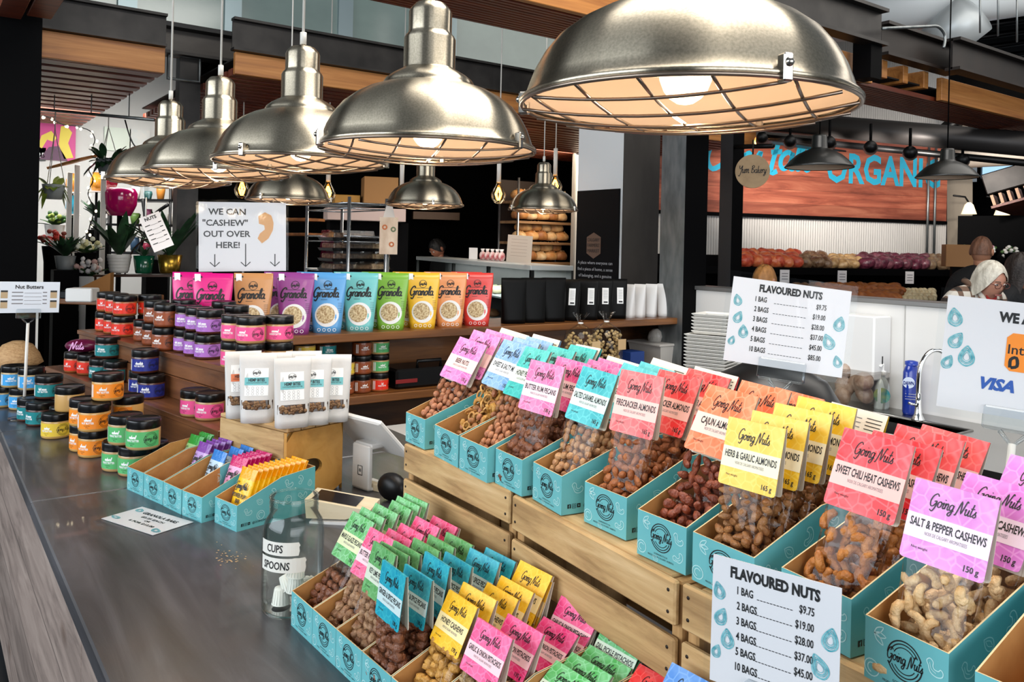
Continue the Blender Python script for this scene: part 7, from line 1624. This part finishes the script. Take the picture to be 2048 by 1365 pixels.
zt_ = zz; q = atz(186, 586, zz); TANC.matrix_world = facing(Vector((q.x, q.y, zz + .0005)), -.2)
for k, (px, lab, m, s) in enumerate(((165, 'white receipt printer on the shop table', M_WHITE, (.07, .06, .075)), (142, 'small black card machine on the shop table', M_BLACKM, (.05, .04, .045)))):
    q = atz(px, 603 + k * -6, zt_ + .001); b = MB(); b.bbox(-s[0], s[0], -s[1], s[1], 0, s[2], m, .006); tag(b.build(('receipt_printer', 'card_machine')[k], None, (q.x, q.y, zt_ + .0005), (0, 0, -.5)), lab, 'device')
p = atz(28, 742, ZC); b = MB(); b.lathe([(0, 0), (.10, 0), (.13, .02), (.11, .07), (.075, .12), (.03, .14), (0, .142)], mat('straw', '#b58a5c', .7, var=('#d0a878', 40, (1, 1, 4)), bump=(80, .5)), 32); tag(b.build('straw_basket', None, (p.x + .03, p.y + .18, ZC), (.0, 0, 0)), 'hat-shaped woven straw basket at the far left end of the worktop', 'basket')  # woven basket shaped like a straw hat

# more of the plant shop: black shelf of pots, string of small lights, hanging frame
pa7 = atd(212, 470, 7.6); pb7 = atd(338, 470, 7.4); ux9 = pb7 - pa7; ux9.z = 0; M9 = frame((pa7.x, pa7.y, 0), ux9, Vector((0, 0, 1)).cross(ux9)); L9 = ux9.length
t = thing('pot_shelf', 'black metal shelf of small pots behind the farthest counter lamp', 'shelf', M=M9)
zz9 = [atd(275, y, 7.5).z for y in (398, 448, 505)]
for z in zz9: b = MB(); b.box(0, L9, 0, .26, z - .02, z, M_BLACKM); b.build('shelf_board', t)
for x in (.01, L9 - .01): b = MB(); b.tube([(x, .02, 0), (x, .02, zz9[0] + .3)], .012, M_BLACKM, 6); b.build('post', t)
b = MB(); b.tube(crom([(L9 * .55, -.02, zz9[2]), (L9 * .75, -.02, zz9[1] + .05), (L9, -.02, zz9[0] - .05)], 6), .016, M_BLACKM, 8); b.tube(crom([(L9 * .6, -.02, zz9[0]), (L9 * .7, -.02, zz9[1]), (L9, -.02, zz9[1] - .12)], 6), .016, M_BLACKM, 8); b.build('brace', t)
random.seed(31); cols9 = ['#8a1c3a', '#c7c3bb', '#2d5a58', '#b0702a', '#3a2a22', '#d6d0c4', '#5a7a3a', '#7a3a5a', '#1d1d20', '#a8a49c', '#96502a', '#36506a']
for k in range(15):
    z = zz9[k // 5]; x = L9 * (.1 + .2 * (k % 5)); r = random.uniform(.035, .055); h_ = random.uniform(.07, .14); b = MB()
    b.lathe([(0, 0), (r * .7, 0), (r, h_ * .7), (r * .85, h_), (r * .7, h_), (0, h_ * .9)], mat('pot_c' + str(k % 12), cols9[k % 12], .35), 18); o = b.build('small_pot', None, M9 @ Vector((x, .13, z + .0005)))
    tag(o, 'small pot on the %s board of the black plant shop shelf, %s from the left' % (('top', 'middle', 'bottom')[k // 5], ordinal(k % 5)), 'pot', 'small pots on the plant shop shelf')
t = thing('string_lights', 'string of tiny warm lights draped under the left slatted canopy', 'lights', (0, 0, 0)); M_TINY = mat('tiny_light', '#fff3d8', .4, emit='#ffe6b8', es=7)
pts9 = [atd(x, y, 6.7) for x, y in ((84, 232), (100, 236), (128, 250), (150, 252), (180, 262), (190, 280), (184, 300), (196, 318), (178, 338), (186, 360), (176, 388), (188, 420), (180, 450), (176, 468))]
b = MB(); b.tube(crom(pts9, 4), .004, M_BLACK, 5); b.tube(crom([atd(x, y, 6.9) for x, y in ((250, 240), (258, 268), (268, 290), (282, 302))], 4), .006, M_BLACK, 5); b.build('cord', t)
for k, P in enumerate(crom(pts9, 2)): b = MB(); b.ell(P + Vector((.015 * (-1) ** k, 0, -.01)), (.009, .009, .012), M_TINY, None, 8, 6); b.build('bulb', t)
for k, (px, py, d, m, lab) in enumerate(((196, 440, 6.9, M_LEAF, 'dark bushy plant between the white frame posts'), (310, 500, 6.6, M_LEAFG, 'mid green bushy plant behind the gold pot'), (130, 520, 5.9, M_LEAF, 'dark leafy plant low beside the white lilies'))):
    potted(px, py + 20, d, mat('pot_greyd'), .07, .1, 34, .22, lab, m, False, .8, .022); P = atd(px, py + 20, d); b = MB(); b.box(P.x - .08, P.x + .08, P.y - .08, P.y + .08, 0, P.z - .001, M_BLACK); tag(b.build('pedestal'), 'black pedestal under the ' + lab.split(' plant')[0] + ' plant', 'pedestal')
# ------------------------------------------------------------------ people
def person(label, loc, yaw, height, hair, hair_style, top_col, skin='#b98468', bow=0.0, glasses=False, plaid=False, inner=None, hunch=0.0):
    """one skinned body; local -y is the way the person faces"""
    t = thing('person', label, 'person', (loc[0], loc[1], 0), yaw); k = height / 1.70
    V = [(0, 0, .95), (0, .0, 1.12), (0, .01, 1.30), (0, .015, 1.42), (0, -.005 - bow * .05 - hunch * .4, 1.50 - hunch * .5)]
    V += [(.17, .01, 1.385), (.235, .02, 1.14), (.22, -.10, .92), (.2, -.16, .86), (-.17, .01, 1.385), (-.235, .02, 1.14), (-.22, -.10, .92), (-.2, -.16, .86)]
    V += [(.09, 0, .90), (.1, -.01, .50), (.1, .02, .09), (.1, -.10, .035), (-.09, 0, .90), (-.1, -.01, .50), (-.1, .02, .09), (-.1, -.10, .035)]
    E = [(0, 1), (1, 2), (2, 3), (3, 4), (3, 5), (5, 6), (6, 7), (7, 8), (3, 9), (9, 10), (10, 11), (11, 12), (0, 13), (13, 14), (14, 15), (15, 16), (0, 17), (17, 18), (18, 19), (19, 20)]
    R = [(.15, .11), (.14, .105), (.165, .115), (.12, .09), (.058, .058), (.075, .07), (.05, .05), (.04, .04), (.035, .03), (.075, .07), (.05, .05), (.04, .04), (.035, .03), (.09, .09), (.062, .062), (.045, .045), (.045, .03), (.09, .09), (.062, .062), (.045, .045), (.045, .03)]
    me = bpy.data.meshes.new('body'); me.from_pydata([(x * k, y * k, z * k) for x, y, z in V], E, []); o = bpy.data.objects.new('body', me); COL.objects.link(o)
    o.modifiers.new('s', 'SKIN'); 
    for i, sv in enumerate(me.skin_vertices[0].data): sv.radius = (R[i][0] * k, R[i][1] * k); sv.use_root = (i == 0)
    o.modifiers.new('u', 'SUBSURF').levels = 2; o.modifiers['u'].render_levels = 2; o.parent = t
    if plaid:
        m, nt, bs = newmat('plaid'); N = nt.nodes; L = nt.links; tc = N.new('ShaderNodeTexCoord'); sp = N.new('ShaderNodeSeparateXYZ'); L.new(tc.outputs['Object'], sp.inputs[0]); acc = None
        for ax, sc in ((0, 14), (2, 13)):
            a = N.new('ShaderNodeMath'); a.operation = 'MULTIPLY'; a.inputs[1].default_value = sc; L.new(sp.outputs[ax], a.inputs[0]); fr = N.new('ShaderNodeMath'); fr.operation = 'FRACT'; L.new(a.outputs[0], fr.inputs[0])
            gt = N.new('ShaderNodeMath'); gt.operation = 'GREATER_THAN'; gt.inputs[1].default_value = .6; L.new(fr.outputs[0], gt.inputs[0])
            if acc: ad = N.new('ShaderNodeMath'); ad.operation = 'ADD'; L.new(acc.outputs[0], ad.inputs[0]); L.new(gt.outputs[0], ad.inputs[1]); acc = ad
            else: acc = gt
        h = N.new('ShaderNodeMath'); h.operation = 'MULTIPLY'; h.inputs[1].default_value = .5; L.new(acc.outputs[0], h.inputs[0]); rp = N.new('ShaderNodeValToRGB'); rp.color_ramp.interpolation = 'CONSTANT'
        e = rp.color_ramp.elements; e[0].color = lin('#cfc6ba'); e[1].position = .4; e[1].color = lin('#6e5444'); x = e.new(.8); x.color = lin('#2a2019'); L.new(h.outputs[0], rp.inputs[0]); L.new(rp.outputs[0], bs.inputs['Base Color']); bs.inputs['Roughness'].default_value = .8; me.materials.append(m)
    else: me.materials.append(mat('cloth_' + top_col.strip('#'), top_col, .85))
    hz = (1.60 - bow * .03) * k - hunch; hy = (-.02 - bow * .10) * k - hunch * .5; ms = mat('skin_' + skin.strip('#'), skin, .5)
    Mh = Matrix.Translation((0, hy, hz)) @ Matrix.Rotation(bow * .7, 4, 'X')
    def face(p):
        q = Vector(p)
        if q.z < 0: q.x *= 1 + .22 * q.z; q.y *= 1 + .12 * q.z
        if q.y < 0:                                   # brow, nose, mouth, chin on the front
            q.y -= .16 * math.exp(-((q.x / .16) ** 2) - ((q.z + .12) / .17) ** 2)
            q.y += .07 * math.exp(-((abs(q.x) - .36) / .17) ** 2 - ((q.z - .08) / .12) ** 2)
            q.y -= .05 * math.exp(-((q.x / .3) ** 2) - ((q.z + .48) / .1) ** 2)
            q.y -= .06 * math.exp(-((q.x / .3) ** 2) - ((q.z + .82) / .16) ** 2)
        return q
    b = MB(); b.ell((0, 0, 0), (.078 * k, .098 * k, .118 * k), ms, None, 40, 28, face)
    for sx in ((-1, 1) if hair_style in ('thin', 'short') else ()): b.ell((sx * .079 * k, .008 * k, -.005 * k), (.012 * k, .022 * k, .03 * k), ms, None, 10, 8)
    b.v = [tuple(Mh @ Vector(v)) for v in b.v]; b.tube([(0, V[4][1] * k, V[4][2] * k - .06), (0, hy + .02, hz - .05 * k)], .052 * k, ms, 14); b.build('head', t)
    b = MB()
    for sx in (-1, 1):
        b.ell((sx * .03 * k, -.088 * k, .012 * k), (.013 * k, .008 * k, .007 * k), mat('eye_white', '#e8e4de', .3), None, 10, 6); b.ell((sx * .03 * k, -.094 * k, .012 * k), (.0055 * k, .004 * k, .0055 * k), mat('eye_iris', '#2a1c14', .2), None, 8, 6)
        b.tube([(sx * .015 * k, -.098 * k, .032 * k), (sx * .03 * k, -.1 * k, .036 * k), (sx * .046 * k, -.09 * k, .031 * k)], .003 * k, mat('brow', '#5a4a3e', .8), 5)
    b.tube([(-.024 * k, -.094 * k, -.056 * k), (0, -.103 * k, -.054 * k), (.024 * k, -.094 * k, -.056 * k)], .005 * k, mat('lips', '#9c5a52', .5), 6)
    b.v = [tuple(Mh @ Vector(v)) for v in b.v]; b.build('face', t)
    mh = mat('hair_' + hair.strip('#'), hair, .55, var=(tuple(min(1, c * 1.9 + .01) for c in lin(hair)[:3]) if hair != '#d9d3c4' else '#a9a294', 38, (1, 1, .2)), bump=(60, .5)); b = MB()
    def cap(drop, bulk, fringe):
        n, kk = 36, 18; vs = []; fs = []
        for i in range(kk + 1):
            for j in range(n):
                th = 2 * PI * j / n; fr = max(0, -math.sin(th)); lim = PI * (drop - (drop - fringe) * fr ** 1.6); ph = lim * i / kk
                rr = bulk * (1 + .03 * math.sin(th * 9 + ph * 3)); vs.append((.078 * k * rr * math.sin(ph) * math.cos(th) if ph < PI / 2 else .078 * k * rr * math.cos(th) * (1 + .06 * (ph - PI / 2)), (.100 * k * rr * math.sin(ph) if ph < PI / 2 else .100 * k * rr) * math.sin(th) + .006 * k, .118 * k * rr * (math.cos(ph) if ph < PI / 2 else -(ph - PI / 2) * 1.05)))
        fs = [(i * n + j, (i + 1) * n + j, (i + 1) * n + (j + 1) % n, i * n + (j + 1) % n) for i in range(kk) for j in range(n)]; b.add(vs, fs, mh, None, True)
    if hair_style == 'bob': cap(.74, 1.12, .27)
    elif hair_style == 'long': cap(1.25, 1.14, .34)
    elif hair_style == 'thin': cap(.56, 1.035, .28)
    else: cap(.60, 1.07, .32)
    b.v = [tuple(Mh @ Vector(v)) for v in b.v]; b.build('hair', t)
    if glasses:
        b = MB(); g = mat('glasses_frame', '#5a2a24', .3)
        for sx in (-1, 1):
            b.tube([(sx * .032 * k + .022 * k * math.cos(a), -.106 * k, .010 * k + .018 * k * math.sin(a)) for a in [2 * PI * i / 16 for i in range(16)]], .0022 * k, g, 5, closed=True); b.tube([(sx * .054 * k, -.104 * k, .014 * k), (sx * .08 * k, 0, .016 * k)], .002 * k, g, 5)
        b.tube([(-.01 * k, -.107 * k, .013 * k), (.01 * k, -.107 * k, .013 * k)], .002 * k, g, 5); b.v = [tuple(Mh @ Vector(v)) for v in b.v]; b.build('glasses', t)
    if inner:
        b = MB(); b.prism([(-.045, 1.455), (.045, 1.455), (.03, 1.36), (0, 1.22), (-.03, 1.36)], -.118, -.112, mat('inner_' + inner.strip('#'), inner, .8), lambda x, z, h: (x * k, (h - .012 + (1.455 - z) * -.06) * k, z * k)); b.build('shirt', t)
        b = MB()
        for sx in (-1, 1): b.tube([(sx * .075 * k, .02 * k, 1.50 * k), (sx * .062 * k, -.075 * k, 1.455 * k), (sx * .03 * k, -.128 * k, 1.36 * k), (sx * .004 * k, -.135 * k, 1.2 * k)], [.02 * k, .018 * k, .014 * k, .008 * k], me.materials[0], 8)
        b.build('collar', t)
    for sx in (-1, 1):                              # hands: palm, four fingers, thumb
        b = MB(); P = Vector((sx * .2, -.17, .855)) * k; b.ell(P + Vector((0, -.03 * k, -.015 * k)), (.018 * k, .045 * k, .04 * k), ms, None, 12, 8)
        for q in range(4): z0_ = (.02 - q * .019) * k; b.tube([P + Vector((0, -.06 * k, z0_ - .015 * k)), P + Vector((-sx * .008 * k, -.098 * k, z0_ - .022 * k)), P + Vector((-sx * .026 * k, -.112 * k, z0_ - .03 * k))], [.009 * k, .008 * k, .006 * k], ms, 8)
        b.tube([P + Vector((-sx * .012 * k, -.02 * k, .012 * k)), P + Vector((-sx * .035 * k, -.05 * k, .03 * k)), P + Vector((-sx * .04 * k, -.075 * k, .028 * k))], [.011 * k, .009 * k, .007 * k], ms, 8); b.build('hand', t)
    return t
def at_head(px, py, d): return atd(px, py, d)
def face_yaw(p, deg):
    """deg 0 = faces the camera, positive turns to the right of the picture"""
    v = EYE - p; return math.atan2(v.y, v.x) + PI / 2 + math.radians(deg)
p = atd(1952, 556, 5.3); person('person with a white bob, glasses and plaid shirt looking down to the right', p, face_yaw(p, 42), 1.70, '#d9d3c4', 'bob', '#8a7a6a', skin='#b8826c', bow=.5, glasses=True, plaid=True, inner='#a51f1c', hunch=.085)
p = atd(1962, 500, 7.0); person('person with thin brown hair and black coat seen from behind', p, face_yaw(p, 165), 1.80, '#5a3a28', 'thin', '#08080a', skin='#a8755a')
p = atd(2036, 540, 6.4); person('person with long dark hair in black at the right photo edge', p, face_yaw(p, 60), 1.66, '#1a110d', 'long', '#0a0a0e', skin='#a06a50', glasses=True)
p = atd(1524, 560, 5.7); person('person behind the rear price sheet, only brown hair showing', p, face_yaw(p, 150), 1.545, '#8a5c2c', 'short', '#26282c', skin='#b07a5c', bow=.2)
p = atd(888, 496, 10.25); person('person in a black cap and apron bending over the bakery display case', p, face_yaw(p, -50), 1.72, '#0d0b0a', 'short', '#0c0c0e', skin='#b5765c', bow=.9)
